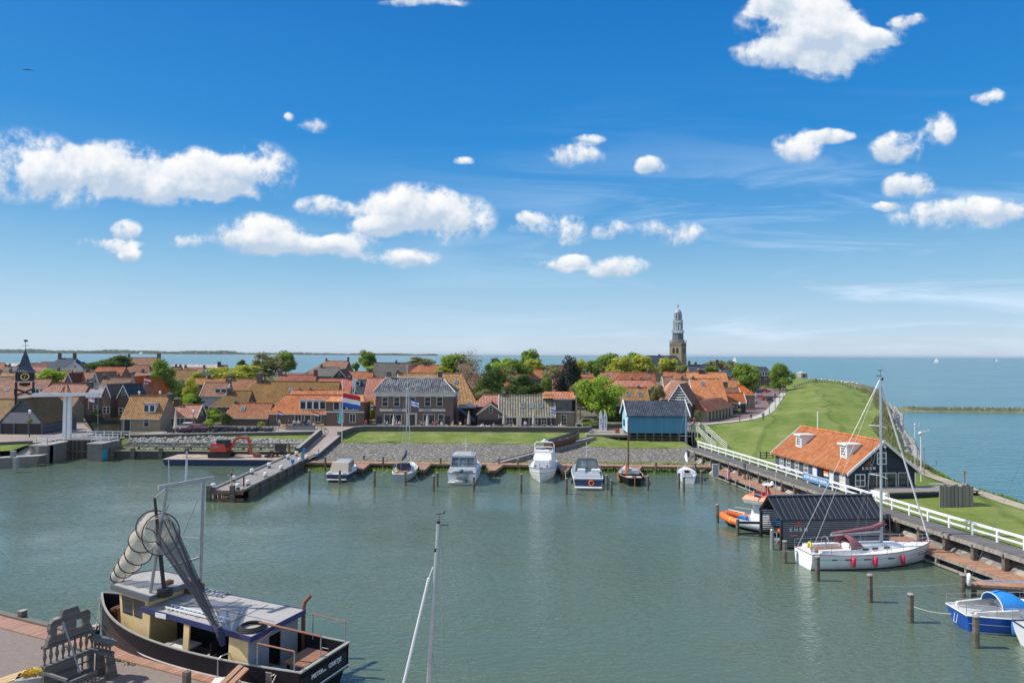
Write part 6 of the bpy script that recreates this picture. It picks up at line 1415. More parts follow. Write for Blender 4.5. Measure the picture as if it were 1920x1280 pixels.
# --- 8: white yacht with maroon covers
a,b=P(1512,1070,0),P(1742,1052,0);a=Vector((a.x+.25,a.y+1.15,0));b=Vector((b.x,b.y+.2,0))
LY=(b-a).length+.3
T=boat('sailing_yacht','white yacht with maroon sprayhood and boom cover beside the black boathouse','sailing yacht',(a.x,a.y),(b.x-a.x,b.y-a.y))
h,rows=hull(LY,3.3,1.15,tran=.72,sheer=.28,n=22,rake=.07,stern_rake=.0,bowfull=.62);T.part('hull',h,'white_hull',smooth=True);T.part('deck',deck_mb(rows),'white');T.part('toe_rail',rim_mb(rows,.05),'maroon')
T.part('boot_stripe',stripe_mb(rows,-.02,.05),'black');T.part('gold_line',stripe_mb(rows,.68,.70),'grey')
for x in (.14,.24,.40,.56):
    r=rows[int(x*22)];mb=MB();y=(r[0][1]*.75+r[1][1]*.25)+.01
    for s in (-1,1):mb.box(r[0][0],r[0][0]+.55,s*y-.02,s*y+.02,.78,.86)
    T.part('hull_window',mb,'pane')
mb=MB();frus(mb,LY*.34,LY*.80,1.05,.45,1.12,1.58,.9,.1,.22);c_=T.part('coachroof',mb,'white');mb=MB();frus(mb,LY*.40,LY*.62,.6,.45,1.581,1.64,.2,.1,.1);T.part('deck_hatch',mb,'lead',c_)
for k in (.40,.48,.58):mb=MB();x=LY*k;y=1.05-(x-LY*.34)/(LY*.46)*.6-.09;mb.box(x,x+.5,-y-.04,-y+.0,1.28,1.44);mb.box(x,x+.5,y-.0,y+.04,1.28,1.44);T.part('window',mb,'pane',c_)
mb=MB();frus(mb,.7,LY*.32,.62,.72,1.14,1.18,0,0,0);T.part('cockpit_sole',mb,'teak')
for s in (-1,1):mb=MB();mb.box(.8,LY*.33,s*.95-.2,s*.95+.2,1.13,1.42);T.part('cockpit_coaming',mb,'white')
mb=MB()
for i in range(7):
    pass
arc=[(math.cos(t)*1.0,math.sin(t)*.95) for t in np.linspace(0,math.pi,9)]
mb.grid([[(LY*.30,y*1.1,1.4+z*.95) for y,z in arc],[(LY*.33,y*1.1,1.4+z*1.05) for y,z in arc],[(LY*.37,y*1.0,1.45+z*.75) for y,z in arc],[(LY*.41,y*.85,1.5+z*.2) for y,z in arc]]);T.part('sprayhood',mb,'maroon',smooth=True)
mb=MB();mb.tube([(1.9,-.0,1.15),(1.9,0,1.75)],.06,7);mb.tube([(1.85,.48*math.cos(k),1.75+.48*math.sin(k)) for k in np.linspace(0,6.28,17)[:-1]],.02,5,closed=True);T.part('steering_wheel',mb,'steel')
mb=MB();mb.tube([(-.02,-.9+.28*math.cos(k)*.6,1.75+.30*math.sin(k)) for k in np.linspace(-.4,3.6,10)],.1,7);T.part('life_buoy',mb,'yellow',smooth=True)
xm=(P(1656,1022,1.3)-a).length if 0 else LY*.605
mh=Q(1656,706,a.y+.5).z
mb=MB();mb.tube([(xm,0,1.6),(xm,0,mh)],[.11,.085],10);T.part('mast',mb,'alu')
mb=MB();mb.tube([(xm-.1,0,2.45),(xm-4.3,0,2.30)],.085,8);T.part('boom',mb,'alu')
mb=MB();mb.tube([(xm+.12,0,3.35),(xm-.05,0,2.95),(xm-.8,0,2.72),(xm-2.4,0,2.56),(xm-4.2,0,2.42)],[.10,.19,.17,.14,.09],10);T.part('boom_cover',mb,'maroon',smooth=True)
for f in (.40,.70):
    z=1.6+(mh-1.6)*f;mb=MB();mb.tube([(xm-.25,-1.0,z-.05),(xm,0,z),(xm-.25,1.0,z-.05)],.035,6);T.part('spreader',mb,'alu')
mb=MB()
for s in (-1,1):
    for f in (.40,.70):
        z=1.6+(mh-1.6)*f;mb.tube([(xm-.3,s*1.5,1.2),(xm-.25,s*1.0,1.6+(mh-1.6)*.40),(xm,0,z if f<.5 else mh-.2)],.014,3)
    mb.tube([(.1,s*.9,1.3),(xm,0,mh-.1)],.014,3);mb.tube([(xm-2.2,s*.1,2.5),(xm,0,mh*.7)],.010,3)
T.part('rigging',mb,'steel')
mb=MB();mb.tube([(LY-.15,0,1.55),(xm+.12,0,mh-.9)],[.06,.075],8);T.part('furled_jib',mb,'white')
mb=MB();mb.tube([(xm,0,mh),(xm,0,mh+.5)],.015,4);mb.box(xm-.4,xm+.1,-.02,.02,mh+.02,mh+.07);mb.box(xm-.25,xm+.2,-.01,.01,mh+.45,mh+.5);mb.lathe([(.12,mh-.3),(.12,mh-.1)],8,(xm+.1,0,0));T.part('masthead_gear',mb,'black')
T.part('railing',rail_mb(rows,0,23,.6,3,.018),'steel')
for k in (.28,.44,.66):fender(T,LY*k,-(rows[int(k*22)][0][1]+.10),1.05,'magenta',.15,.75)
mb=place_mb(text_mb('Summertime',.26,.004),(LY*.86,-.98,.92),(.93,.36,0),(0,0,1));T.part('name',mb,'maroon')
mb=MB();frus(mb,.25,.6,.6,.6,1.15,1.6,0,0,.1);T.part('stern_locker',mb,'white')
# --- 9: blue yacht bottom right
a,b=P(1794,1190,0),P(1925,1197,0);a=Vector((a.x+.75,a.y+1.2,0));dr=Vector((1,-.02,0))
T=boat('sailing_yacht','bright blue hulled yacht with a blue sprayhood at the right edge','sailing yacht',(a.x,a.y),dr)
h,rows=hull(9.5,3.0,1.0,tran=.66,sheer=.3,n=18,stern_rake=.35);T.part('hull',h,'blue_hull',smooth=False);T.part('deck',deck_mb(rows),'offwhite');T.part('toe_rail',rim_mb(rows,.07),'white');T.part('boot_stripe',stripe_mb(rows,.0,.06),'white');T.part('side_line',stripe_mb(rows,.55,.58),'white')
mb=MB();frus(mb,2.9,7.4,.95,.5,.98,1.5,.7,.0,.15);c_=T.part('coachroof',mb,'white');mb=MB();frus(mb,.5,2.8,.62,.8,1.0,1.02,0,0,0);T.part('cockpit_sole',mb,'grey')
for s in (-1,1):mb=MB();mb.hexa([(.5,s*.9-.12,1.0),(2.9,s*1.05-.12,1.0),(2.9,s*1.05+.12,1.0),(.5,s*.9+.12,1.0)],[(.6,s*.9-.1,1.2),(2.9,s*1.05-.1,1.42),(2.9,s*1.05+.1,1.42),(.6,s*.9+.1,1.2)]);T.part('cockpit_coaming',mb,'offwhite')
mb=MB();mb.box(2.86,2.92,-.35,.35,1.03,1.62);T.part('companionway',mb,'stone',c_)
mb=MB();mb.grid([[(2.1,y*.95,1.30+z*.75) for y,z in arc],[(2.6,y*.97,1.35+z*.85) for y,z in arc],[(3.3,y*.90,1.4+z*.65) for y,z in arc],[(3.8,y*.8,1.5+z*.15) for y,z in arc]]);T.part('sprayhood',mb,'canvas_blue',smooth=True)
mb=MB();mb.tube([(2.1,y*.96,1.31+z*.75) for y,z in arc],.03,6);T.part('hood_edge',mb,'white')
sailrig(T,5.2,1.5,13.0,3.6,None,(.5,),(9.3,0,1.3),(.1,0,1.1),1.3,.08,zb=1.2);T.part('railing',rail_mb(rows,0,18,.6,3,.02),'steel')
mb=MB();mb.tube([(.02,-.1,.8),(-.06,-.1,.3),(-.06,.15,.3),(.02,.15,.8)],.02,5);T.part('stern_ladder',mb,'white')
# --- 10: white boat at the corner
a=P(1899,1212,0);a=Vector((a.x+.4,a.y-.1,0))
T=boat('sailing_yacht','white boat with a dark blue fender cut off at the lower right corner','sailing yacht',(a.x,a.y),(1,-.12))
h,rows=hull(8.5,2.8,1.15,tran=.6,sheer=.3,n=16,stern_rake=.3);T.part('hull',h,'white_hull');T.part('deck',deck_mb(rows),'offwhite');T.part('toe_rail',rim_mb(rows,.07),'navy_hull');mb=MB();frus(mb,2.6,6.5,.9,.5,1.15,1.6,.7,0,.15);T.part('coachroof',mb,'white');T.part('railing',rail_mb(rows,0,16,.6,3,.02),'steel')
fender(T,.25,.95,1.1,'blue_paint',.2,.8);mb=MB();mb.tube([(.6,.5,1.2),(.6,.5,1.9)],.1,8);T.part('outboard_motor',mb,'yellow')
# --- 11: foreground yacht seen only by its mast
zt=Q(822,981,20).z;xt=Q(822,981,20).x;zl=Q(804,1280,20).z;xl=Q(804,1280,20).x;sl3=(xt-xl)/(zt-zl);x0=xt-sl3*(zt-1.3)
T=boat('sailing_yacht','tall silver mast with furled white sail rising in the foreground centre','sailing yacht',(x0+4.0,19.6),(-1,.0))
h,rows=hull(9.5,3.0,1.1,tran=.7,sheer=.25,n=14);T.part('hull',h,'white_hull');T.part('deck',deck_mb(rows),'offwhite');mb=MB();frus(mb,3.2,7.0,.95,.5,1.1,1.5,.7,.1,.15);T.part('coachroof',mb,'white')
mb=MB();mb.tube([(x0,20,1.3),(xt,20,zt)],[.085,.055],12);T.part('mast',mb,'alu',world=True)
pj,pk=Q(808,1066,20),Q(757,1280,19.9);dj=(pk-pj);pe=pj+dj*((pj.z-1.4)/(pj.z-pk.z));mb=MB();mb.tube([pe,pj+(dj*.08)],[.05,.04],10);mb.tube([pj+dj*.08,Q(812,1062,20)],.012,4);T.part('furled_jib',mb,'white',world=True)
mb=MB();mb.tube([Q(826,985,20),Q(829,1280,19.6)],.006,4);mb.tube([Q(841,983,20),Q(858,1100,20),Q(884,1280,20)],.005,4);mb.tube([Q(809,1210,20),Q(820,1280,20)],.006,4);T.part('rigging',mb,'steel',world=True)
mb=MB();mb.bar(Q(824,985,20),Q(841,983.5,20),.02);mb.tube([Q(823,981,20),Q(823.5,966,20)],.008,5);mb.bar(Q(818,964,20),Q(833,962,20),.02);mb.bar(Q(832,963,20),Q(834,958,20),.03);mb.lathe([(.05,0),(.05,.08)],8,Q(822,982,20));mb.bar(Q(816,1028,19.9),Q(816,1034,19.9),.05);T.part('masthead_gear',mb,'black',world=True)
# ================================================================== RESCUE STATION HOUSE
KA,KB=Vector((33.75,68.8,0)),Vector((31.6,83.2,0));kd=(KB-KA).normalized();KL=(KB-KA).length;kw=Vector((kd.y,-kd.x,0));KW=8.1
KRZ=math.atan2(kw.y,kw.x);ZB=2.1
T=Thing('rescue_station','black timber rescue station with orange tiled roof and two white dormers','rescue station',(KA.x,KA.y,ZB),KRZ)
def along(u,A,d):k=(u-960)/1280;return (k*A.y-A.x)/(d.x-k*d.y)
ze,zr=4.3-ZB,7.46-ZB;sl=(zr-ze)/(KW/2);i0=.38
wt=ze+i0*sl-.12
mb=MB();x0,x1,y0,y1=i0,KW-i0,.25,KL-.25;zz=zr-.16
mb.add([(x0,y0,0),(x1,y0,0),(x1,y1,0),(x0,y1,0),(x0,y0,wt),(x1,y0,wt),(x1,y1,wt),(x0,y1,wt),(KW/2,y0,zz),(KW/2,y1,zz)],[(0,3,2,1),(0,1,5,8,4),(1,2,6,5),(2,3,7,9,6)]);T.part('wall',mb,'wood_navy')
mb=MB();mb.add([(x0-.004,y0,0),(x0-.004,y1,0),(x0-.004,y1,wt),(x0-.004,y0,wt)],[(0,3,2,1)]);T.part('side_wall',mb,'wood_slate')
rb,rc=roof_mb(KL,KW,ze,zr,.12,.0,0,0);M=Matrix.Translation((KW/2,KL/2,0)) @ Matrix.Rotation(math.pi/2,4,'Z');
ro=addobj('roof',rb.mesh('roof','tile_bright'),T.o,(KW/2,KL/2,0),math.pi/2);addobj('ridge_tiles',rc.mesh('ridge_tiles','tile_bright'),ro)
for y in (-.02,KL+.02):
    mb=MB()
    for a,b in (((-.05,ze-.04),(KW/2,zr)),((KW+.05,ze-.04),(KW/2,zr))):mb.prism([(a[0],a[1]-.22),(a[0],a[1]+.1),(b[0],b[1]+.12),(b[0],b[1]-.2)],lambda p,y=y:(p[0],y-.14 if y<1 else y+.10,p[1]),lambda p,y=y:(p[0],y-.05 if y<1 else y+.18,p[1]))
    T.part('bargeboard',mb,'white')
def kwin(loc,rz,w,h,mull=(2,2),pane='pane',name='window'):return window(T,loc,rz,w,h,mull,'white',pane,name)
for u0,u1 in ((1457,1464),(1469,1477),(1485,1493),(1501.5,1510),(1549,1557)):
    s0,s1=along(u0,KA,kd),along(u1,KA,kd);kwin((i0-.02,(s0+s1)/2,.55),-math.pi/2,abs(s0-s1)*.95,1.35,(2,3),'pane' if u0<1540 else 'offwhite')
s0,s1=along(1569,KA,kd),along(1578,KA,kd);kwin((i0-.02,(s0+s1)/2,.1),-math.pi/2,.95,1.9,(1,2),'offwhite')
s0=along(1533,KA,kd);mb=MB();mb.box(i0-.05,i0-.01,s0-.5,s0+.5,.05,2.0);T.part('door',mb,'black')
s0=along(1522,KA,kd);mb=MB();mb.box(i0-.06,i0-.01,s0-.55,s0+.55,.6,1.95);po=T.part('poster',mb,'flag_blue');mb=MB();mb.box(i0-.075,i0-.062,s0-.38,s0+.38,.75,1.85);T.part('poster_sheet',mb,'paper',po)
s0=along(1543,KA,kd);mb=MB();mb.box(i0-.06,i0-.01,s0-.4,s0+.4,1.2,1.8);po=T.part('sign',mb,'white');mb=MB();mb.box(i0-.075,i0-.062,s0-.4,s0+.4,1.5,1.8);T.part('sign_band',mb,'orange',po)
mb=MB();mb.box(.42,7.7,-1.0,.0,-.02,.45) if 0 else None
def fr(u):return along(u,KA,kw)
for (u0,u1,v0,v1,mu) in ((1605,1624,889,913,(2,2)),(1646,1664,848,871,(2,2))):
    a,b=fr(u0),fr(u1);D_=(KA+kw*((a+b)/2)).y;z0,z1=Q(u0,v1,D_).z-ZB,Q(u0,v0,D_).z-ZB;kwin(((a+b)/2,.24,z0),0,(b-a),z1-z0,mu)
a,b=fr(1629),fr(1681);mb=MB();mb.box(a,b,.19,.245,.35,Q(1640,888,69.3).z-ZB);gd=T.part('glass_doors',mb,'pane')
mb=MB()
for k in (0,.3,.62,1):x=a+(b-a)*k;mb.box(x-.04,x+.04,.13,.188,.35,Q(1640,888,69.3).z-ZB)
zt_=Q(1640,888,69.3).z-ZB;mb.box(a,b,.13,.188,zt_,zt_+.08);T.part('door_frame',mb,'frame_cream',gd)
a,b=fr(1685),fr(1703);mb=MB();mb.box(a,b,.19,.245,.35,zt_);d_=T.part('door',mb,'pane');mb=MB()
for x in (a,b):mb.box(x-.04,x+.04,.13,.188,.35,zt_)
mb.box(a,b,.13,.188,zt_,zt_+.07);T.part('door_frame',mb,'frame_cream',d_)
c_=fr(1630.5);zt2=Q(1630,878.5,69.2).z-ZB
def knrm(T,o,ux,uz,size,par=None):
    ux,uz=Vector(ux).normalized(),Vector(uz)
    for i,ch_ in enumerate('KNRM'):
        T.part('letter',place_mb(text_mb(ch_,size,.015),Vector(o)+ux*(i-1.5)*size*1.02,ux,uz),'white')
    mb=MB();n=ux.cross(uz);c=Vector(o)+uz*size*.95
    for a_,b_ in (((-.9,-.15),(.9,-.15)),((-.9,-.15),(-.6,.25)),((.9,-.15),(.55,.3)),((0,-.2),(0,.7)),((-.35,.3),(.35,.3)),((-.3,.6),(0,.7)),((.3,.6),(0,.7))):
        mb.bar(c+ux*a_[0]*size+uz*a_[1]*size,c+ux*b_[0]*size+uz*b_[1]*size,size*.13,.03)
    T.part('emblem',mb,'orange')
knrm(T,(c_,.2,zt2),(1,0,0),(0,0,1),.40)
mb=MB();mb.tube([(KW/2,-.25,zr-.55),(KW/2,.2,zr-.5)],.12,8);T.part('gable_lamp',mb,'white')
for (uc,v0,v1,w) in ((1496.5,818,840,1.15),(1580.5,838,860,1.15)):
    y=along(uc+2,KA+kw*1.55,kd);Pw=KA+kw*1.55+kd*y;zb_=ze+1.55*sl;h=1.25
    mb=MB();L_=h/sl;mb.hexa([(1.45,y-w/2,zb_-.1),(1.45+L_,y-w/2,zb_+h-.2),(1.45+L_,y+w/2,zb_+h-.2),(1.45,y+w/2,zb_-.1)],[(1.45,y-w/2,zb_+h),(1.46+L_,y-w/2,zb_+h+.08),(1.46+L_,y+w/2,zb_+h+.08),(1.45,y+w/2,zb_+h)])
    dm=T.part('dormer',mb,'white',ro if 0 else None)
    mb=MB();mb.hexa([(1.2,y-w/2-.15,zb_+h+.02),(1.5+L_,y-w/2-.15,zb_+h+.1),(1.5+L_,y+w/2+.15,zb_+h+.1),(1.2,y+w/2+.15,zb_+h+.02)],[(1.2,y-w/2-.15,zb_+h+.2),(1.5+L_,y-w/2-.15,zb_+h+.18),(1.5+L_,y+w/2+.15,zb_+h+.18),(1.2,y+w/2+.15,zb_+h+.2)]);T.part('dormer_roof',mb,'white',dm)
    kwin((1.44,y,zb_+.1),-math.pi/2,.8,.98,(2,3))
T=Thing('terrace','grey timber terrace with dark skirt in front of the rescue station gable','terrace',(KA.x,KA.y,2.1),KRZ)
mb=MB();mb.box(2.6,12.6,-2.6,.1,.62,.74);T.part('deck',mb,'deck_greyx');mb=MB();mb.box(2.7,8.1,-2.55,-2.45,-.1,.61);T.part('skirt',mb,'wood_navy')
for i in range(5):mb=MB();x=8.4+i*1.0;mb.box(x-.08,x+.08,-2.5,-2.35,-.1,.61);T.part('post',mb,'wood_pile')
mb=MB();mb.bar((9.2,.15,.95),(12.6,-.6,.95),.08);mb.box(2.2,2.7,-2.6,-.2,-.1,.6);T.part('edge_rail',mb,'white')
mb=MB()
for i in range(9):
    mb.box(-1.5+i*.36,-1.2+i*.36,-.05,.05,-.3,2.0+.12*math.sin(i*2.1))
for i in range(4):mb.box(1.74,1.84,.1+i*.36,.4+i*.36,-.3,1.9+.1*math.sin(i))
p=G(1795,950);single('wood_screen','weathered grey plank wind screen standing on the right lawn','screen',mb,'deck_greyx',(p.x-.2,p.y,p.z),.06)
for (u,vt,vb,lb,kind) in ((1716,795,935,'thin white antenna mast with crossbar behind the rescue station',0),(1727,812,926,'white mast with wind turbine behind the rescue station',1),(1733,840,925,'thin grey mast with side arm behind the rescue station',2),(1720.5,830,900,'dark bent lamp post behind the rescue station',3)):
    D_=74+kind;b=Q(u,vb,D_);h=Q(u,vt,D_).z-2.3;T=Thing('antenna_mast' if kind<3 else 'lamp_post',lb,'mast',(b.x,D_,2.3));mb=MB();mb.tube([(0,0,-.2),(0,0,h)] if kind<3 else [(0,0,-.2),(0,0,h-.5),(-.2,0,h-.1),(-.55,0,h)],.045 if kind else .03,6);T.part('pole',mb,'white' if kind in (0,1) else 'grey')
    if kind==0:mb=MB();mb.bar((-.9,0,h-1.4),(.6,0,h-1.5),.04);mb.tube([(.45,0,h-1.4),(.45,0,h+.2)],.015,4);mb.sphere((0,0,h),.09);T.part('antennas',mb,'white')
    if kind==1:mb=MB();mb.sphere((0,0,h),.25,8,6,(1.2,.8,.8));mb.bar((-.1,-.2,h+.1),(.9,-.2,h+.35),.08);T.part('turbine',mb,'white')
    if kind==2:mb=MB();mb.bar((0,0,h*.5),(1.3,0,h*.45),.03);mb.bar((1.3,0,h*.45),(1.4,0,h*.6),.05);mb.sphere((0,0,h),.1);T.part('side_arm',mb,'grey')
p=G(1809,922);T=Thing('lamp_post','short rusty post lamp on the right lawn','lamp',p);mb=MB();mb.tube([(0,0,-.1),(0,0,2.0)],.05,6);T.part('post',mb,'rust');mb=MB();mb.lathe([(.2,2.0),(.16,2.12)],8);T.part('hood',mb,'rust')
# ================================================================== BLACK BOATHOUSE
eL,eR=P(1465,974,2.4),P(1661,971,2.4);rL,rR=P(1440,930,3.95),P(1658,926,3.95)
ad=(eR-eL).normalized();an=Vector((-ad.y,ad.x,0));LB=(eR-eL).length;hw_=(rL-eL).dot(an);WB=2*hw_
T=Thing('boathouse','black slatted boathouse with ribbed metal roof and open left gable','boathouse',(eL.x,eL.y,0),math.atan2(ad.y,ad.x))
ox=(rL-eL).dot(ad)
mb=MB();mb.hexa([(-.1,-.1,2.30),(LB,-.1,2.30),(LB,hw_,3.87),(-.1+ox,hw_,3.87)],[(-.1,-.1,2.40),(LB,-.1,2.40),(LB,hw_,3.97),(-.1+ox,hw_,3.97)]);mb.hexa([(-.1+ox,hw_,3.87),(LB,hw_,3.87),(LB,WB+.1,2.3),(-.1,WB+.1,2.3)],[(-.1+ox,hw_,3.97),(LB,hw_,3.97),(LB,WB+.1,2.4),(-.1,WB+.1,2.4)]);rf=T.part('roof',mb,'metal_roof')
mb=MB();n=19
for i in range(n+1):
    x=-.05+(LB)*i/n;mb.bar((x,-.08,2.42),(x+(ox if i==0 else 0)*1.0,hw_,3.99),.035,.05)
mb.bar((-.1+ox,hw_,4.02),(LB,hw_,4.02),.3,.1);T.part('roof_ribs',mb,'lead_dark',rf)
mb=MB();mb.box(.05,LB-.1,.0,.08,-.2,2.30);T.part('front_wall',mb,'black')
mb=MB()
for i in range(14):z=.15+i*.16;mb.box(.05,LB-.1,-.03,-.001,z,z+.09)
T.part('front_slats',mb,'grey')
mb=MB()
for i in range(13):z=.2+i*.165;mb.box(.1,LB-.1,WB-.05,WB+.02,z,z+.09)
T.part('back_slats',mb,'wood_black');mb=MB();mb.box(LB-.15,LB-.08,.08,WB-.06,-.2,2.3);T.part('end_wall',mb,'wood_black')
for (x,y,zt_) in ((.0,.0,2.29),(.0,WB-.1,2.29)):mb=MB();mb.box(x-.1,x+.1,y-.1,y+.1,-1,zt_);mb.box(x-.16,x+.16,y-.16,y+.16,-.1,.08);T.part('post',mb,'wood_black')
mb=MB();mb.bar((0,-.1,2.3),(ox,hw_,3.86),.12,.14);mb.bar((0,WB+.05,2.3),(ox,hw_,3.86),.12,.14);T.part('gable_rafter',mb,'wood_black')
mb=MB();mb.box(.2,LB-.3,1.0,1.0+.8,.25,.4);T.part('inner_jetty',mb,'deck_greyx')
knrm(T,(1.45,-.06,1.55),(1,0,0),(0,0,1),.42);mb=MB();mb.box(.75,1.4,-.06,-.03,1.05,1.13);T.part('red_bar',mb,'orange')
mb=MB();a_,b_=P(1383,988,.9),Vector((eL.x,eL.y+WB*.3,.9));mb.bar(P(1384,979,1.2),T.W @ Vector((0,WB,1.2)),.14,.2);mb.bar(P(1384,1000,.2),T.W @ Vector((0,WB-.1,.3)),.1,.16);single('mooring_beam','dark timber beam joining the mooring post to the boathouse','beam',mb,'wood_black',(21,61,1),world=True)
# ---- lifeboat
B0=P(1350,972,.3);B1=T.W @ Vector((5.0,WB*.45,0));dv=(Vector((B1.x,B1.y,0))-Vector((B0.x,B0.y,0))).normalized()
T=Thing('lifeboat','orange rescue boat with inflatable tubes partly inside the boathouse','rescue boat',(B0.x,B0.y,0),math.atan2(dv.y,dv.x))
pts=[(8.6,-1.15,.55),(5,-1.3,.55),(2.4,-1.25,.6),(1.0,-.8,.72),(.35,0,.8),(1.0,.8,.72),(2.4,1.25,.6),(5,1.3,.55),(8.6,1.15,.55)]
cl=[Vector(p) for p in crline(pts,3)];mb=MB();mb.tube(cl,.34,10);T.part('tube',mb,'orange',smooth=True)
for a_,b_ in ((2,6),(18,22)):mb=MB();mb.tube(cl[a_:b_+1],.352,10);T.part('tube_cover',mb,'lead',smooth=True)
for k in (7,12,17):mb=MB();mb.tube([cl[k]*.999,cl[k]+(cl[k+1]-cl[k]).normalized()*.09],.365,10);T.part('tube_strap',mb,'yellow')
mb=MB();h_=[(x,-y,z) for x,y,z in ()];mb.hexa([(1.2,-.5,-.2),(8.4,-.9,-.2),(8.4,.9,-.2),(1.2,.5,-.2)],[(1.0,-1.1,.5),(8.5,-1.2,.5),(8.5,1.2,.5),(1.0,1.1,.5)]);T.part('hull',mb,'navy_hull')
xw_=3.2
mb=MB();mb.hexa([(xw_,-.75,.5),(xw_+2.2,-.75,.5),(xw_+2.2,.75,.5),(xw_,.75,.5)],[(xw_+.35,-.35,2.5),(xw_+1.6,-.35,2.5),(xw_+1.6,.35,2.5),(xw_+.35,.35,2.5)]);T.part('wheelhouse',mb,'white')
mb=MB();mb.hexa([(xw_-.2,-1.15,2.5),(xw_+2.0,-1.15,2.5),(xw_+2.0,1.15,2.5),(xw_-.2,1.15,2.5)],[(xw_-.35,-1.3,2.85),(xw_+2.1,-1.3,2.85),(xw_+2.1,1.3,2.85),(xw_-.35,1.3,2.85)]);T.part('upper_deck',mb,'white')
mb=MB();mb.hexa([(xw_-.36,-1.31,2.86),(xw_+2.12,-1.31,2.86),(xw_+2.12,1.31,2.86),(xw_-.36,1.31,2.86)],[(xw_-.1,-1.1,3.2),(xw_+2.0,-1.1,3.2),(xw_+2.0,1.1,3.2),(xw_-.1,1.1,3.2)]);T.part('orange_top',mb,'orange')
mb=MB();mb.hexa([(xw_+.3,-.4,3.21),(xw_+1.2,-.4,3.21),(xw_+1.2,.4,3.21),(xw_+.3,.4,3.21)],[(xw_+.5,-.3,3.45),(xw_+1.1,-.3,3.45),(xw_+1.1,.3,3.45),(xw_+.5,.3,3.45)]);mb.hexa([(xw_+1.4,-.15,3.2),(xw_+1.8,-.15,3.2),(xw_+1.8,.15,3.2),(xw_+1.4,.15,3.2)],[(xw_+1.3,-.1,4.2),(xw_+1.5,-.1,4.2),(xw_+1.5,.1,4.2),(xw_+1.3,.1,4.2)]);T.part('radar_mast',mb,'red_dark')
mb=MB();mb.box(xw_+1.2,xw_+2.0,-.5,.5,4.2,4.28);mb.tube([(xw_+.2,-.9,3.2),(xw_+.2,-.9,5.0)],.02,4);mb.tube([(xw_+1.9,-.9,3.2),(xw_+1.9,-.9,4.8)],.02,4);mb.tube([(xw_+1.9,.8,3.2),(xw_+1.9,.8,5.1)],.02,4);mb.sphere((xw_+1.8,.3,4.4),.15);T.part('antennas',mb,'white')
mb=MB();mb.box(5.6,6.6,-.4,.4,.5,1.2);mb.box(2.0,2.7,-.35,.35,.5,.95);T.part('seat',mb,'canvas_blue');mb=MB();mb.tube([(1.2,-.7,1.0),(1.2,-.7,1.5),(3.0,-1.0,1.5),(3.0,-1.0,1.0)],.025,5);mb.tube([(1.2,.7,1.0),(1.2,.7,1.5),(3.0,1.0,1.5),(3.0,1.0,1.0)],.025,5);T.part('handrail',mb,'steel')
for k in range(4):fender(T,1.6+k*.7,1.62+.02*k,.55,'orange',.11,.35)
def flag_mb(w,h,bands,wave=.12,nx=12,droop=.25,t=.02):
    """bands: list of (material index) from bottom to top; flag flies towards +x from the pole at x=0, z from 0..h"""
    mb=MB();nz=len(bands)*2
    def pt(i,j,o):
        u=i/nx;x=w*u*.96;return (x,math.sin(u*7.5+j*.25)*wave*u+o,h*j/nz-droop*w*u*u*.9-.06*w*u*math.sin(u*5))
    for b,mi in enumerate(bands):
        mb.cur=mi
        for o in (0,t):mb.grid([[pt(i,j,o) for i in range(nx+1)] for j in (2*b,2*b+1,2*b+2)])
    return mb
# ================================================================== FISHING BOAT
S0=Vector((-8.4,31.4,0));BD=Vector((-.92,.392,0)).normalized();FRZ=math.atan2(BD.y,BD.x);FW=(Matrix.Translation(S0) @ Matrix.Rotation(FRZ,4,'Z'))
T=Thing('fishing_boat','black hulled old fishing boat with cream wheelhouse and long grey cabin roof','fishing boat',S0,FRZ)
h,rows=hull(14.9,4.1,2.08,tran=.86,sheer=.44,n=26,draft=.6,rake=.05,bowfull=.38,flare=.84,stern_rake=.45);T.part('hull',h,'black_hull',smooth=True)
dk=deck_mb(rows,0,.95);dk.v=[(x,y,1.05+max(0,x-11)*.12) for x,y,z in dk.v];T.part('deck',dk,'grey')
inn=MB();inn.grid([[(r[0][0],s*r[0][1]*.955,zz_) for zz_ in (1.0,r[0][2])] for s in (1,) for r in rows]);inn.grid([[(r[0][0],-r[0][1]*.955,zz_) for zz_ in (1.0,r[0][2])] for r in rows]);inn.add([(.06,-1.7,1.0),(.06,1.7,1.0),(.06,1.7,1.95),(.06,-1.7,1.95)],[(0,1,2,3)]);T.part('bulwark_inside',inn,'black')
mb=MB()
for s in (1,-1):
    for r0,r1 in zip(rows[:-1],rows[1:]):mb.bar((r0[0][0],s*r0[0][1]*.97,r0[0][2]+.02),(r1[0][0],s*r1[0][1]*.97,r1[0][2]+.02),.10,.05)
mb.bar((.02,-rows[0][0][1],rows[0][0][2]+.02),(.02,rows[0][0][1],rows[0][0][2]+.02),.18,.06);T.part('gunwale',mb,'stone')
T.part('white_line',stripe_mb(rows,.60,.64,.015),'white');T.part('lower_line',stripe_mb(rows,.18,.21,.015),'white')
r=rows[0];mb=MB();mb.bar((-.03,r[1][1],r[1][2]+.10),(-.03,-r[1][1],r[1][2]+.10),.04,.05);T.part('transom_line',mb,'white')
tx=text_mb('PIETER     GRIETJE',.27,.008);T.part('name',place_mb(tx,(-.06,0,1.72),(0,-1,0),(0,0,1)),'white');T.part('name',place_mb(text_mb('van',.15,.008),(-.06,.15,1.68),(0,-1,0),(0,0,1)),'white')
X0,X1,YC=3.0,10.2,1.62
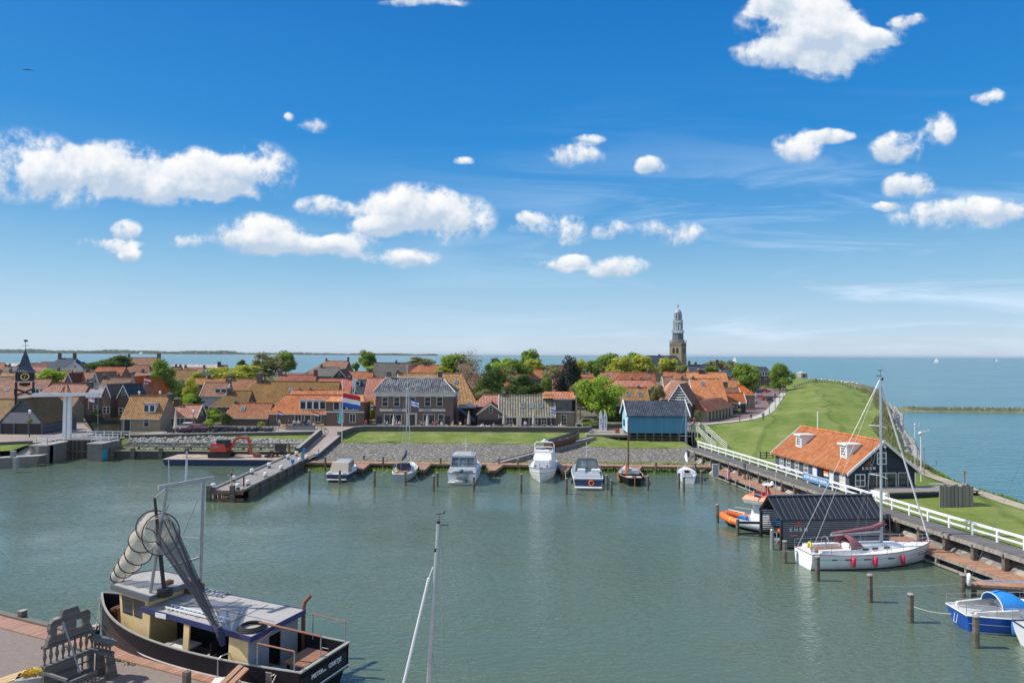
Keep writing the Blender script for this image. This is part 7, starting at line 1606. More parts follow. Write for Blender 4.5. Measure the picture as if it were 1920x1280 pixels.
mb=MB();mb.hexa([(X0-.25,-YC-.2,3.12),(X1,-YC-.05,3.25),(X1,YC-.25,3.25),(X0-.25,YC+.15,3.12)],[(X0-.25,-YC-.2,3.30),(X1,-YC-.05,3.42),(X1,YC-.25,3.42),(X0-.25,YC+.15,3.30)]);cr_=T.part('cabin_roof',mb,'roof_felt')
mb=MB()
mb.bar((X0-.28,-YC-.22,3.2),(X0-.28,YC+.18,3.2),.06,.24);mb.bar((X0-.28,YC+.18,3.2),(X1,YC-.22,3.32),.06,.24);mb.bar((X0-.28,-YC-.22,3.2),(X1,-YC-.08,3.32),.06,.24);T.part('fascia',mb,'fascia_blue',cr_)
mb=MB()
for i in range(1,4):x=X0+(X1-X0)*i/4;mb.box(x-.012,x+.012,-YC+.1,YC-.3,3.32+.12*i/4,3.325+.12*i/4+.005)
mb.bar((X0,0,3.315),(X1,0,3.435),.02,.012);T.part('roof_seam',mb,'lead_dark',cr_)
for xa,xb in ((3.05,4.25),(6.75,7.1),(9.5,10.0)):mb=MB();mb.hexa([(xa,YC-.05-.12*(xa>9),1.1),(xb,YC-.05-.12*(xa>9),1.1),(xb,YC+.03-.12*(xa>9),1.1),(xa,YC+.03-.12*(xa>9),1.1)],[(xa,YC-.15-.1*(xa>9),3.1),(xb,YC-.15-.1*(xa>9),3.16),(xb,YC-.07-.1*(xa>9),3.16),(xa,YC-.07-.1*(xa>9),3.1)]);T.part('side_panel',mb,'cream')
mb=MB();mb.box(X0+.1,X1,-YC-.02,-YC+.06,1.1,3.1);T.part('far_side',mb,'cream')
mb=MB();mb.box(X0,X0+.06,.35,YC,1.06,3.11);mb.box(X0,X0+.06,-YC,-.45,1.06,3.11);mb.box(X0,X0+.06,-.45,.35,2.75,3.11);T.part('aft_wall',mb,'lead_dark' if 0 else 'fascia_blue' if 0 else 'grey')
mb=MB();mb.box(X0+.3,X1-.1,-.6,-.5,1.06,3.1);mb.box(5.5,5.6,-.5,1.4,1.06,2.4);T.part('interior_shade',mb,'black');mb=MB();mb.box(7.2,8.6,.4,1.35,1.7,1.78);mb.box(7.8,7.95,.8,.95,1.06,1.7);T.part('inner_table',mb,'offwhite')  # black panels stand in for the shade inside the cabin
W0,W1=9.9,12.3
mb=MB();mb.hexa([(W0,-1.25,1.06),(W1-.3,-1.0,1.15),(W1-.3,1.0,1.15),(W0,1.25,1.06)],[(W0,-1.25,3.85),(W1,-1.0,3.95),(W1,1.0,3.95),(W0,1.25,3.85)]);wh=T.part('wheelhouse',mb,'cream')
mb=MB();mb.add([(W0-.45,1.5,3.86),(W0-.45,-1.5,3.86),(W1+.1,-1.35,4.0),(W1+.55,-.7,4.02),(W1+.65,0,4.03),(W1+.55,.7,4.02),(W1+.1,1.35,4.0),(W0-.45,1.5,4.02),(W0-.45,-1.5,4.02),(W1+.1,-1.35,4.16),(W1+.55,-.7,4.18),(W1+.65,0,4.19),(W1+.55,.7,4.18),(W1+.1,1.35,4.16)],[(0,1,2,3,4,5,6),(13,12,11,10,9,8,7)]+[(i+7,(i+1)%7+7,(i+1)%7,i) for i in range(7)]);T.part('wheelhouse_roof',mb,'roof_felt')
mb=MB()
pr=[(W0-.45,1.5,3.94),(W0-.45,-1.5,3.94),(W1+.1,-1.35,4.08),(W1+.55,-.7,4.1),(W1+.65,0,4.11),(W1+.55,.7,4.1),(W1+.1,1.35,4.08)]
for i in range(7):mb.bar(pr[i],pr[(i+1)%7],.09,.26)
T.part('roof_edge',mb,'lead_dark')
for xa,xb in ((10.15,11.0),(11.15,11.95)):
    f=lambda x:1.25-.25*(x-W0)/2.2+.012
    mb=MB();mb.hexa([(xa,f(xa)-.02,2.75),(xb,f(xb)-.02,2.75),(xb,f(xb)+.01,2.75),(xa,f(xa)+.01,2.75)],[(xa,f(xa)-.02,3.6),(xb+.1,f(xb)-.02,3.62),(xb+.1,f(xb)+.01,3.62),(xa,f(xa)+.01,3.6)]);T.part('window',mb,'pane',wh)
mb=MB();mb.hexa([(W1-.12,-.85,2.8),(W1-.08,-.85,2.8),(W1-.08,.85,2.8),(W1-.12,.85,2.8)],[(W1+.0,-.85,3.6),(W1+.04,-.85,3.6),(W1+.04,.85,3.6),(W1+.0,.85,3.6)]);T.part('front_window',mb,'pane',wh)
mb=MB();mb.box(13.3,13.7,-.3,.3,1.3,2.5);mb.tube([(13.5,-.55,2.45),(13.5,.55,2.45)],.1,7);T.part('windlass',mb,'rust')
mb=MB();mb.tube([(9.95,1.1,3.9),(9.35,.72,9.2)],.08,8);T.part('gantry_leg',mb,'steel');mb=MB();mb.tube([(9.6,-1.62,1.1),(9.35,-1.55,9.35)],.09,8);T.part('gantry_leg',mb,'steel')
la,lb_=T.I @ Q(297,914,33.9),T.I @ Q(400,896,36.2);mb=MB();mb.bar(la,lb_,.16,.2);T.part('gantry_beam',mb,'steel')
mb=MB();p=T.I @ Q(349,905,35.3);q_=T.I @ Q(350.5,846,35.3);mb.tube([p,p+(q_-p)*.45,q_],[.07,.06,.04],7);p=T.I @ Q(317,908,34.6);q_=T.I @ Q(316,858,34.6);mb.tube([p,q_],.02,5);T.part('antenna',mb,'alu')
mb=MB()
for (ua,va,ub,vb,D_) in ((371,935,341,1006,36.3),(341,1006,373,1009,36.4),(316,946,308,962,34.8),(293,931,316,912,34.3),(374,1045,318,1062,36.0),(363,1040,363,1050,36.1)):mb.tube([T.I @ Q(ua,va,D_),T.I @ Q(ub,vb,D_)],.035 if D_ != 36.0 else .07,5)
T.part('gantry_stay',mb,'steel')
bm0,bm1=T.I @ Q(309,1120,34.2),T.I @ Q(290,933,34.6);mb=MB();mb.tube([bm0,bm0+(bm1-bm0)*.5,bm1],[.09,.10,.06],8);T.part('derrick',mb,'black');mb=MB();mb.box(bm0.x-.25,bm0.x+.25,bm0.y-.25,bm0.y+.25,3.9,4.3);T.part('derrick_foot',mb,'black')
mb=MB()
def railf(pts,r=.03):mb.tube(pts,r,6)
railf([(2.35,1.78,1.95),(2.35,1.78,3.1)]);railf([(.35,1.7,1.95),(.35,1.7,3.05)]);railf([(2.2,-1.78,1.95),(2.2,-1.78,3.2)]);railf([(.2,-1.7,1.95),(.2,-1.7,3.15)]);railf([(.1,.25,1.95),(.1,.25,3.2)]);T.part('rail_post',mb,'steel')
mb=MB();railf([(2.35,1.78,3.1),(.35,1.7,3.05)],.035);railf([(2.2,-1.78,3.2),(.2,-1.7,3.15)],.03);railf([(3.2,.8,3.55),(.1,.25,3.2)],.05);railf([(2.35,1.78,3.1),(3.0,-1.5,3.3)],.02);T.part('copper_rail',mb,'orange' if 0 else 'teak')
mb=MB();mb.box(.75,2.0,-1.15,.55,1.78,1.84);tb=T.part('table',mb,'teak');mb=MB();mb.box(.85,.95,-1.0,-.9,1.06,1.78);mb.box(1.8,1.9,-1.0,-.9,1.06,1.78);mb.box(.85,.95,.3,.4,1.06,1.78);mb.box(1.8,1.9,.3,.4,1.06,1.78);T.part('leg',mb,'black',tb)
for (x,y) in ((1.0,1.05),(1.7,1.05),(1.0,-1.45),(.45,-.4)):
    mb=MB();mb.box(x-.2,x+.2,y-.2,y+.2,1.45,1.5);mb.tube([(x-.2,y+.18,1.75),(x-.18,y+.24,1.95),(x+.18,y+.24,1.95),(x+.2,y+.18,1.75)],.025,5)
    for a_,b_ in ((-1,-1),(-1,1),(1,-1),(1,1)):mb.tube([(x+a_*.18,y+b_*.18,1.06),(x+a_*.18,y+b_*.18,1.78 if b_>0 else 1.46)],.015,4)
    T.part('chair',mb,'lead' if y>0 else 'grey')
mb=MB();mb.tube([(2.85,-1.85,1.2),(2.85,-1.85,3.4),(2.75,-1.85,3.7),(2.45,-1.85,4.0)],.10,8);T.part('exhaust_pipe',mb,'rust',smooth=True)
mb=MB();c=T.I @ P(472,1172,3.45)
for k in range(3):mb.tube([(c.x+(.62-.07*k)*math.cos(t_),c.y+(.62-.07*k)*math.sin(t_),3.36+.05*k) for t_ in np.linspace(0,6.28,25)[:-1]],.045,6,closed=True)
T.part('hose_coil',mb,'rubber')
mb=MB()
ya=YC-.42
for s in (0,.34):mb.bar((5.0,ya-s,3.44),(8.9,ya-.12-s,3.5),.05)
for i in range(13):x=5.1+i*.3;mb.bar((x,ya,3.47),(x,ya-.36,3.47),.04)
T.part('ladder',mb,'white')
mb=MB()
for s in (0,.5):mb.bar((9.1,-1.1-s,3.5),(7.6,-1.3-s,3.42),.05)
for i in range(6):x=7.7+i*.28;mb.bar((x,-1.15,3.5),(x,-1.75,3.5),.05)
T.part('ladder',mb,'lead');mb=MB();mb.box(9.3,10.0,-1.7,-.9,3.45,3.75);mb.box(9.6,9.9,.0,.4,4.2,4.4);T.part('roof_box',mb,'rust')
mb=MB();mb.box(8.2,8.9,YC+.0,YC+.03,3.2,3.42);T.part('name_board',mb,'white')
T=Thing('fish_net','hooped brown fish net hanging from the fishing boat derrick','net',(-18,34.5,4.2))
HP=[(302,1001,34.2,.86,1.0),(287,986,34.6,.78,.95),(268,1012,34.9,.66,.7),(260,1036,35.1,.64,.62),(245,1053,35.3,.56,.55),(233,1066,35.5,.47,.5),(221,1079,35.6,.36,.4),(213,1087,35.6,.10,.2)]
cen=[Q(u,v,D_) for u,v,D_,_,_ in HP];rings=[]
for i,(c,hp) in enumerate(zip(cen,HP)):
    pd=(cen[min(i+1,len(cen)-1)]-cen[max(i-1,0)]).normalized();toc=(CO-c).normalized();n_=(pd*(-.75)+toc*.8+Vector((0,0,.0))).normalized() if i>1 else (toc+Vector((.25,0,.0))).normalized()
    up=Vector((0,0,1));ax=up.cross(n_).normalized();ay=n_.cross(ax).normalized();r_=hp[3]
    rings.append([tuple(c+ax*math.cos(t_)*r_+ay*math.sin(t_)*r_*(1.18 if i==0 else 1.0)) for t_ in np.linspace(0,2*math.pi,25)])
fin=[]
for ra,rb in zip(rings[:-1],rings[1:]):
    ca=sum((Vector(p) for p in ra[:-1]),Vector())/24;cb=sum((Vector(p) for p in rb[:-1]),Vector())/24
    fin.append(ra)
    for t_,kq in ((.3,.80),(.65,.74)):
        cc_=ca+(cb-ca)*t_+Vector((0,0,-.05));fin.append([tuple(cc_+((Vector(a_)-ca)*(1-t_)+(Vector(b_)-cb)*t_)*(kq+.07*math.sin(j*1.3+t_*9))) for j,(a_,b_) in enumerate(zip(ra,rb))])
fin.append(rings[-1])
mb=MB();mb.grid(fin);T.part('net_bag',mb,'net_cream',world=True,smooth=True)
for rg in rings[:-1]:mb=MB();mb.tube(rg[:-1],.028,5,closed=True);T.part('hoop',mb,'black',world=True)
tip=P(414,1190,3.75);mb=MB();small=[tuple(tip+Vector((math.cos(t_)*.16,0,math.sin(t_)*.2))) for t_ in np.linspace(0,2*math.pi,25)]
midr=[tuple((Vector(a_)*.35+Vector(b_)*.65)+Vector((.1,0,.12))) for a_,b_ in zip(rings[0],small)];st_=[tuple(cen[0]+(Vector(a_)-cen[0])*.62+Vector((.22,0,.12))) for a_ in rings[0]];midr=[tuple(cen[0]*.4+tip*.6+(Vector(a_)-cen[0])*.30+Vector((.1,0,.1))) for a_ in rings[0]];mb.grid([st_,midr,small]);T.part('net_wing',mb,'net_dark',world=True)
rr_=random.Random(4)
for k in range(4):
    a_=Vector(rings[0][int(2+k*4)]);a2=cen[0]+(a_-cen[0])*.5+Vector((.15,0,.25-.1*k));mb=MB();mb.tube([a2,(a2+tip)/2+Vector((.05*k-.05,0,-.05)),tip+Vector((0.05*k-.1,0,.05))],[.03,.07,.09],6);T.part('net_rope',mb,'canvas_navy',world=True)
mb=MB();mb.tube([tip+Vector((-.1,0,.35)),tip,tip+Vector((.1,0,-.45))],[.12,.2,.1],7);T.part('net_bundle',mb,'canvas_navy',world=True)
T=Thing('gull','white gull perched on the fishing net ropes','gull',Q(341,1031,34.0));mb=MB();mb.tube([(-.28,0,0),(-.1,0,.08),(.1,0,.14),(.22,0,.2)],[.02,.1,.1,.05],8);mb.sphere((.26,0,.25),.06);T.part('body',mb,'white',smooth=True)
QP=[(42,1157,.35,'first wooden post on the near quay edge from the left'),(107,1170,.3,'dark post on the quay edge behind the wooden gable play ship'),(178,1186,.35,'quay post holding the bow lines of the fishing boat'),(244,1204,.42,'pale post beside the fishing boat bow on the quay edge'),(317,1225,.45,'rope wrapped post beside the wheelhouse of the fishing boat'),(396,1247,.45,'pale square post beside the cabin of the fishing boat'),(482,1274,.5,'post beside the gangplank of the fishing boat'),(508,1286,.6,'last post at the bottom edge beside the fishing boat stern')]
q0=None
for u,v,h_,lb in QP:
    p=P(u,v,1.3)
    if q0 is None:T=Thing('quay_post',lb,'post',p,QRZ,'wooden posts on the near quay edge');mb=MB();mb.box(-.17,.17,-.17,.17,-.5,.93);T.part('post',mb,'wood_pile');mb=MB();mb.box(-.18,.18,-.18,.18,.932,1.0);T.part('top',mb,'concrete');q0=T.o;q0.scale=(.95,.95,h_*1.15)
    else:dup(q0,p,QRZ+.1,lb,(.95,.95,h_*1.15))
p=P(350,1284,1.22);mb=MB();mb.box(-.13,.13,-.13,.13,0,.62);single('square_post','dark square post on the paving at the bottom edge','post',mb,'wood_pile',p,QRZ)
mb=MB();c=P(317,1222,1.45)
for k in range(3):mb.tube([(c.x+.25*math.cos(t_),c.y+.25*math.sin(t_),1.42+.07*k) for t_ in np.linspace(0,6.28,13)[:-1]],.04,5,closed=True)
single('rope_coil','pale rope wound round the quay post beside the wheelhouse','rope',mb,'rope',c,world=True)
def rope(label,a,b,sag=.4,r=.025,m='rope'):
    a,b=Vector(a),Vector(b);mb=MB();mb.tube([a+(b-a)*t_-Vector((0,0,sag*4*t_*(1-t_))) for t_ in np.linspace(0,1,9)],r,5);single('mooring_line',label,'rope',mb,m,a,world=True)
bowp=FW @ Vector((14.6,.3,2.9))
rope('upper bow line from the fishing boat to the left quay',bowp,P(160,1155,1.9)+Vector((-.5,0,0)),.2);rope('lower bow line from the fishing boat to the quay post',bowp,P(178,1181,1.6),.25);rope('second slack bow line of the fishing boat',bowp+Vector((0,0,-.1)),P(184,1180,1.6),.35)
rope('stern rope of the fishing boat to the bollard by the gangplank',FW @ Vector((1.3,1.85,1.95)),P(484,1268,1.6),.05,.035);rope('hanging white rope at the stern rail of the fishing boat',FW @ Vector((1.2,1.88,1.95)),P(510,1280,1.6),.02,.03)
rope('white bow line from the flybridge cruiser to the mooring post',Q(1060,884,83)+Vector((0,0,0)),Q(1062,908,80),.3);
rope('pale line from the white yacht to the left mooring post',P(1473,1032,1.0),P(1505,1031,1.0),.05);rope('spring line to the blue yacht',P(1708,1135,.6),P(1784,1150,.9),.12);rope('long sagging line before the white yacht',P(1633,1098,.6),P(1806,1092,.5),.1,.015)
rope('short line from the blue sailing boat to a post',Q(727,880,86),Q(703,890,84),.25);rope('line from the brown sailing boat to its post',Q(1198,878,86),Q(1214,893,84),.3)
a_,b_=P(440,1290,1.35),FW @ Vector((2.9,2.0,2.05));mb=MB();mb.bar(a_+Vector((-.6,-.6,0)),b_,.75,.07);T=Thing('gangplank','reddish brown gangplank leading onto the fishing boat','gangplank',a_);T.part('plank',mb,'teak',world=True);mb=MB();mb.bar(a_+Vector((-.6,-.6,.06)),b_+Vector((0,0,.06)),.04,.06);T.part('tread_rail',mb,'mast_brown',world=True)
a1,a2=P(408,1273,1.25),P(442,1262,1.25);mb=MB();mb.tube([a1,a1+Vector((0,0,.9)),a1+Vector((.1,.1,1.0)),a2+Vector((-.05,0,1.05)),a2+Vector((0,0,.95)),a2],.03,7);single('barrier','thin grey tube barrier on the boards near the gangplank','barrier',mb,'steel',a1,world=True)
p=P(425,1278,1.25);mb=MB();mb.hexa([(-.7,-.3,.0),(.6,-.3,.0),(.8,.35,.0),(-.5,.35,.0)],[(-.7,-.3,.12),(.6,-.3,.12),(.8,.35,.12),(-.5,.35,.12)]);single('menu_board','white board lying on the quay boards beside the gangplank','board',mb,'paper',p,.4)
# ================================================================== WOODEN PLAY SHIP (bottom left)
F0=P(85,1216,3.2);F1=P(180,1181,3.2);fd=(F1-F0).normalized();T=Thing('play_ship','grey weathered wooden play ship stern with balusters and gable top','playground ship',(F0.x,F0.y,1.2),math.atan2(fd.y,fd.x));FL=(F1-F0).length
th_=.16;m_='wood_play'
def pan(poly,y0=0,y1=th_,mat_=m_,name='panel'):
    mb=MB();mb.exty(poly,y0,y1);return T.part(name,mb,mat_)
c=FL/2-.05
pan([(c-.42,3.12),(c+.42,3.12),(c+.3,3.42),(c-.32,3.42)],-.02,.2,name='top_cap')
mb=MB()
for x0_,x1_,z0_,z1_ in ((c-.78,c+.78,2.78,3.10),(c-.78,c-.58,2.42,2.77),(c-.26,c+.26,2.42,2.77),(c+.58,c+.78,2.42,2.77),(c-.9,c+.9,2.10,2.41)):mb.box(x0_,x1_,0,th_,z0_,z1_)
T.part('gable_wall',mb,m_)
for s in (-1,1):pan([(c+s*.78,2.1),(c+s*1.02,2.05),(c+s*.95,2.3),(c+s*.85,2.5),(c+s*.9,2.75),(c+s*.86,3.0),(c+s*.72,3.12),(c+s*.78,2.8)],-.02,.2,name='scroll')
mb=MB();mb.box(c-1.12,c+1.12,-.08,.24,1.98,2.09);mb.box(c-1.12,c+1.12,-.08,.24,1.18,1.26);T.part('rail',mb,m_)
for i in range(9):
    x=c-1.04+i*.26;mb=MB();mb.lathe([(.05,1.27),(.035,1.4),(.085,1.62),(.04,1.82),(.06,1.97)],8,(x,.08,0));T.part('baluster',mb,m_)
mb=MB();mb.box(c-1.1,c+.35,0,th_,.0,1.17);mb.box(c+.85,c+1.1,0,th_,.0,1.17);mb.box(c+.35,c+.85,0,th_,.0,.42);mb.box(c+.35,c+.85,0,th_,1.02,1.17);mb.box(c+.57,c+.63,.04,.12,.42,1.02);mb.box(c+.35,c+.85,.05,.11,.69,.75);T.part('lower_wall',mb,m_)
mb=MB();mb.box(c-1.1,c-1.0,-1.5,0,.9,1.02);mb.box(c-1.1,c+.2,-1.6,-1.5,.78,.9);T.part('balcony_rail',mb,m_)
for i in range(8):x=c-1.05+i*.17;mb=MB();mb.box(x,x+.05,-1.58,-1.52,.3,.78);T.part('baluster',mb,m_)
mb=MB();mb.extz([(c-1.1,-1.6),(c+.3,-1.6),(c+.2,-.02),(c-1.0,-.02)],.2,.3);T.part('balcony_floor',mb,m_)
mb=MB();mb.bar((c+1.0,.1,1.78),(c+1.25,-.75,1.62),.34,.14);mb.bar((c+1.25,-.75,1.62),(c+1.2,-1.15,1.56),.38,.16);mb.bar((c+1.0,.1,1.2),(c+1.3,-1.0,1.05),.26,.14);T.part('wing_rail',mb,m_)
for i in range(5):k=(i+.5)/5;mb=MB();mb.lathe([(.05,1.2),(.04,1.3),(.08,1.42),(.05,1.65)],8,(c+1.05+k*.22,-.02-k*.95,0));T.part('baluster',mb,m_)
for y_ in (-.25,-1.0):mb=MB();mb.hexa([(c+1.05,y_-.12,0),(c+1.5,y_-.12,0),(c+1.5,y_+.12,0),(c+1.05,y_+.12,0)],[(c+1.1,y_-.14,1.04),(c+1.28,y_-.14,1.04),(c+1.28,y_+.14,1.04),(c+1.1,y_+.14,1.04)]);T.part('wing_post',mb,m_)
mb=MB();mb.tube([(c-.55,-.35,3.05),(c-.3,-1.2,.9)],.035,6);T.part('slanting_bar',mb,'grey')
mb=MB();mb.tube([(c+.75,-.1,3.1),(c+1.25,-1.0,1.7)],.015,5);T.part('stay',mb,'grey')
p=P(30,1262,1.98);T=Thing('picnic_table','pine picnic table at the lower left corner','picnic table',(p.x,p.y,1.2),math.atan2((P(63,1238,1.9)-P(0,1258,1.9)).y,(P(63,1238,1.9)-P(0,1258,1.9)).x));mb=MB()
for i in range(3):mb.box(-1.6,.75,-.05-i*.24,.16-i*.24,.70,.75)
T.part('table_top',mb,'pine_board');mb=MB();mb.box(-1.6,.75,-1.15,-.9,.42,.47);T.part('bench',mb,'pine_board');mb=MB()
for x in (-1.2,.4):mb.bar((x,-.5,.7),(x,.15,0),.08);mb.bar((x,-.1,.7),(x,-1.0,0),.08);mb.bar((x,-1.1,.4),(x,.1,.4),.08)
T.part('trestle',mb,'bark');p=P(62,1262,2.0);T=Thing('stone_trough','grey stone trough with orange yellow flowers beside the play ship','trough',(p.x,p.y,1.2),.4);mb=MB();mb.hexa([(-.5,-.35,0),(.5,-.35,0),(.5,.35,0),(-.5,.35,0)],[(-.6,-.42,.75),(.6,-.42,.75),(.6,.42,.75),(-.6,.42,.75)]);T.part('trough',mb,'concrete');mb=MB()
for i in range(160):x,y=R6.uniform(-.4,.35),R6.uniform(-.25,.25);s=.05;mb.add([(x-s,y-s,.78+R6.random()*.2),(x+s,y-s*.6,.8+R6.random()*.2),(x+s*.5,y+s,.8+R6.random()*.2)],[(0,1,2)])
T.part('flowers',mb,'yellow');p=P(50,1278,1.7);mb=MB();mb.box(-.7,.25,-.3,.3,0,.5);single('white_crate','white box behind the picnic bench at the bottom edge','box',mb,'white',(p.x,p.y-.4,1.2),.4)
mb=MB();s0_=(quay(0,0)-quay(0,0))
for i in range(900):
    s=R6.uniform(-4,22);t_=1.40+abs(R6.gauss(0,.10));
    if (math.sin(s*1.7)+math.sin(s*.63+1))<.4:continue
    q_=quay(s,t_,1.2);hh_=R6.uniform(.03,.10);mb.add([(q_.x-.03,q_.y,1.2),(q_.x+.03,q_.y+.02,1.2),(q_.x+R6.uniform(-.05,.05),q_.y,1.2+hh_)],[(0,1,2)])
struct('weed_tufts',mb,'grass_bank',kind='stuff',label='small green weeds along the joint of boards and paving',cat='weeds')
# ================================================================== BARGE AND EXCAVATOR
xb0=P(303,873,0);BX0,BX1,BY0,BY1=xb0.x,-33.4,97.2,102.0
T=Thing('work_barge','long flat dark work barge with rusty cargo on deck','barge',(BX0,BY0,0));mb=MB();mb.hexa([(BX0+.5,BY0+.2,-.4),(BX1,BY0+.2,-.4),(BX1,BY1,-.4),(BX0+.5,BY1,-.4)],[(BX0,BY0,.86),(BX1,BY0,.86),(BX1,BY1,.86),(BX0,BY1,.86)]);T.part('hull',mb,'navy_hull',world=True)
mb=MB();mb.box(BX0,BX1,BY0,BY1,.862,.93);T.part('deck',mb,'rust_deck',world=True)
mb=MB();
for i in range(26):x=R6.uniform(BX0+.8,BX1-1);y=R6.uniform(BY0+1,BY1-.3);mb.bar((x,y,.98),(x+R6.uniform(.5,2.2),y+R6.uniform(-.2,.2),1.0),R6.uniform(.1,.25),.08)
T.part('planks',mb,'pine_board',world=True)
mb=MB();xr_=Q(520,855,99.5).x
for i in range(22):x=xr_+R6.uniform(-1.4,1.6);y=99.5+R6.uniform(-1,1.2);z=.95+R6.random()*.7;mb.bar((x,y,z),(x+R6.uniform(-.6,.6),y+R6.uniform(-.5,.5),z+R6.uniform(-.1,.3)),R6.uniform(.12,.35))
T.part('scrap_heap',mb,'rubber',world=True);x=Q(542,850,100).x;mb=MB();mb.box(x-.12,x+.12,100,100.2,.93,2.9);T.part('spud_pole',mb,'rust',world=True)
mb=MB();x0_=Q(512,845,101.5).x;mb.box(x0_,BX1-.3,102.3,102.5,1.4,2.5);single('sheet_stack','dark sheet stack leaning behind the barge near the pier','sheet stack',mb,'wood_quay',((x0_+BX1)/2,102.3,1.4),world=True)
ex=Q(415,860,99.3);T=Thing('excavator','red tracked excavator standing on the work barge','excavator',(ex.x,99.3,.94));k_=99.3/1280
def E(u,v):p=Q(u,v,99.3);return (p.x-ex.x,p.z-.94)
for y in (-.95,.95):mb=MB();a_=E(396,860);b_=E(436,853.5);mb.prism([(a_[0],.15),(a_[0]+.2,0),(b_[0]-.2,0),(b_[0],.15),(b_[0],.5),(b_[0]-.2,.65),(a_[0]+.2,.65),(a_[0],.5)],lambda p,y=y:(p[0],y-.25,p[1]),lambda p,y=y:(p[0],y+.25,p[1]));T.part('track',mb,'rubber')
mb=MB();mb.box(-.6,1.4,-.8,.8,.5,.85);T.part('undercarriage',mb,'black')
a_=E(399,852);b_=E(429,836);mb=MB();mb.exty([(a_[0],.9),(b_[0],.9),(b_[0],1.5),(b_[0]-.4,2.0),(a_[0]+.2,2.05),(a_[0]-.1,1.6)],-1.0,1.0);bd_=T.part('body',mb,'machine_red');mb=MB();mb.exty([(a_[0]-.02,1.45),(a_[0]+1.4,1.5),(a_[0]+1.1,1.72),(a_[0]-.05,1.65)],-1.03,1.03);T.part('body_stripe',mb,'grey',bd_)
a_=E(411,838);b_=E(431,825.5);mb=MB();mb.exty([(a_[0],1.6),(b_[0]+.1,1.6),(b_[0]+.1,2.3),(b_[0]-.15,b_[1]),(a_[0]+.1,b_[1])],-.95,.35);cb_=T.part('cab',mb,'pane');mb=MB();mb.box(a_[0]-.02,b_[0],-1.0,.4,b_[1]+.001,b_[1]+.12)
for x in (a_[0]+.05,b_[0]-.1,(a_[0]+b_[0])/2):mb.box(x-.05,x+.05,-.99,-.951,1.6,b_[1])
T.part('cab_frame',mb,'black',cb_)
pts=[E(428,846),E(434,836),E(441,823.5),E(447,820.5),E(462,821.5)];mb=MB()
for p,q_,w_ in zip(pts[:-1],pts[1:],(.5,.48,.42,.36)):mb.bar((p[0],.2,p[1]),(q_[0],.2,q_[1]),.3,w_*.8,up=(0,1,0))
T.part('boom',mb,'machine_red');p,q_=E(464,819),E(470,850);mb=MB();mb.bar((p[0],.2,p[1]),(q_[0],.2,q_[1]),.26,.34,up=(0,1,0));T.part('arm',mb,'machine_red');p0_,p1_=E(436,838),E(447,824);mb=MB();mb.bar((p0_[0],.55,p0_[1]-.2),(p1_[0],.55,p1_[1]-.3),.1);p0_,p1_=E(450,820),E(463,818);mb.bar((p0_[0],.2,p0_[1]+.15),(p1_[0],.2,p1_[1]+.2),.12);T.part('hydraulic_ram',mb,'steel')
p=E(480,856);mb=MB();mb.prism([(p[0]-.6,p[1]+.7),(p[0]-.1,p[1]+.55),(p[0]+.5,p[1]+.3),(p[0]+.55,p[1]-.2),(p[0]+.1,p[1]-.45),(p[0]-.4,p[1]-.3),(p[0]-.1,p[1]-.1)],lambda q:(q[0],-.35,q[1]),lambda q:(q[0],.75,q[1]));T.part('bucket',mb,'rust')
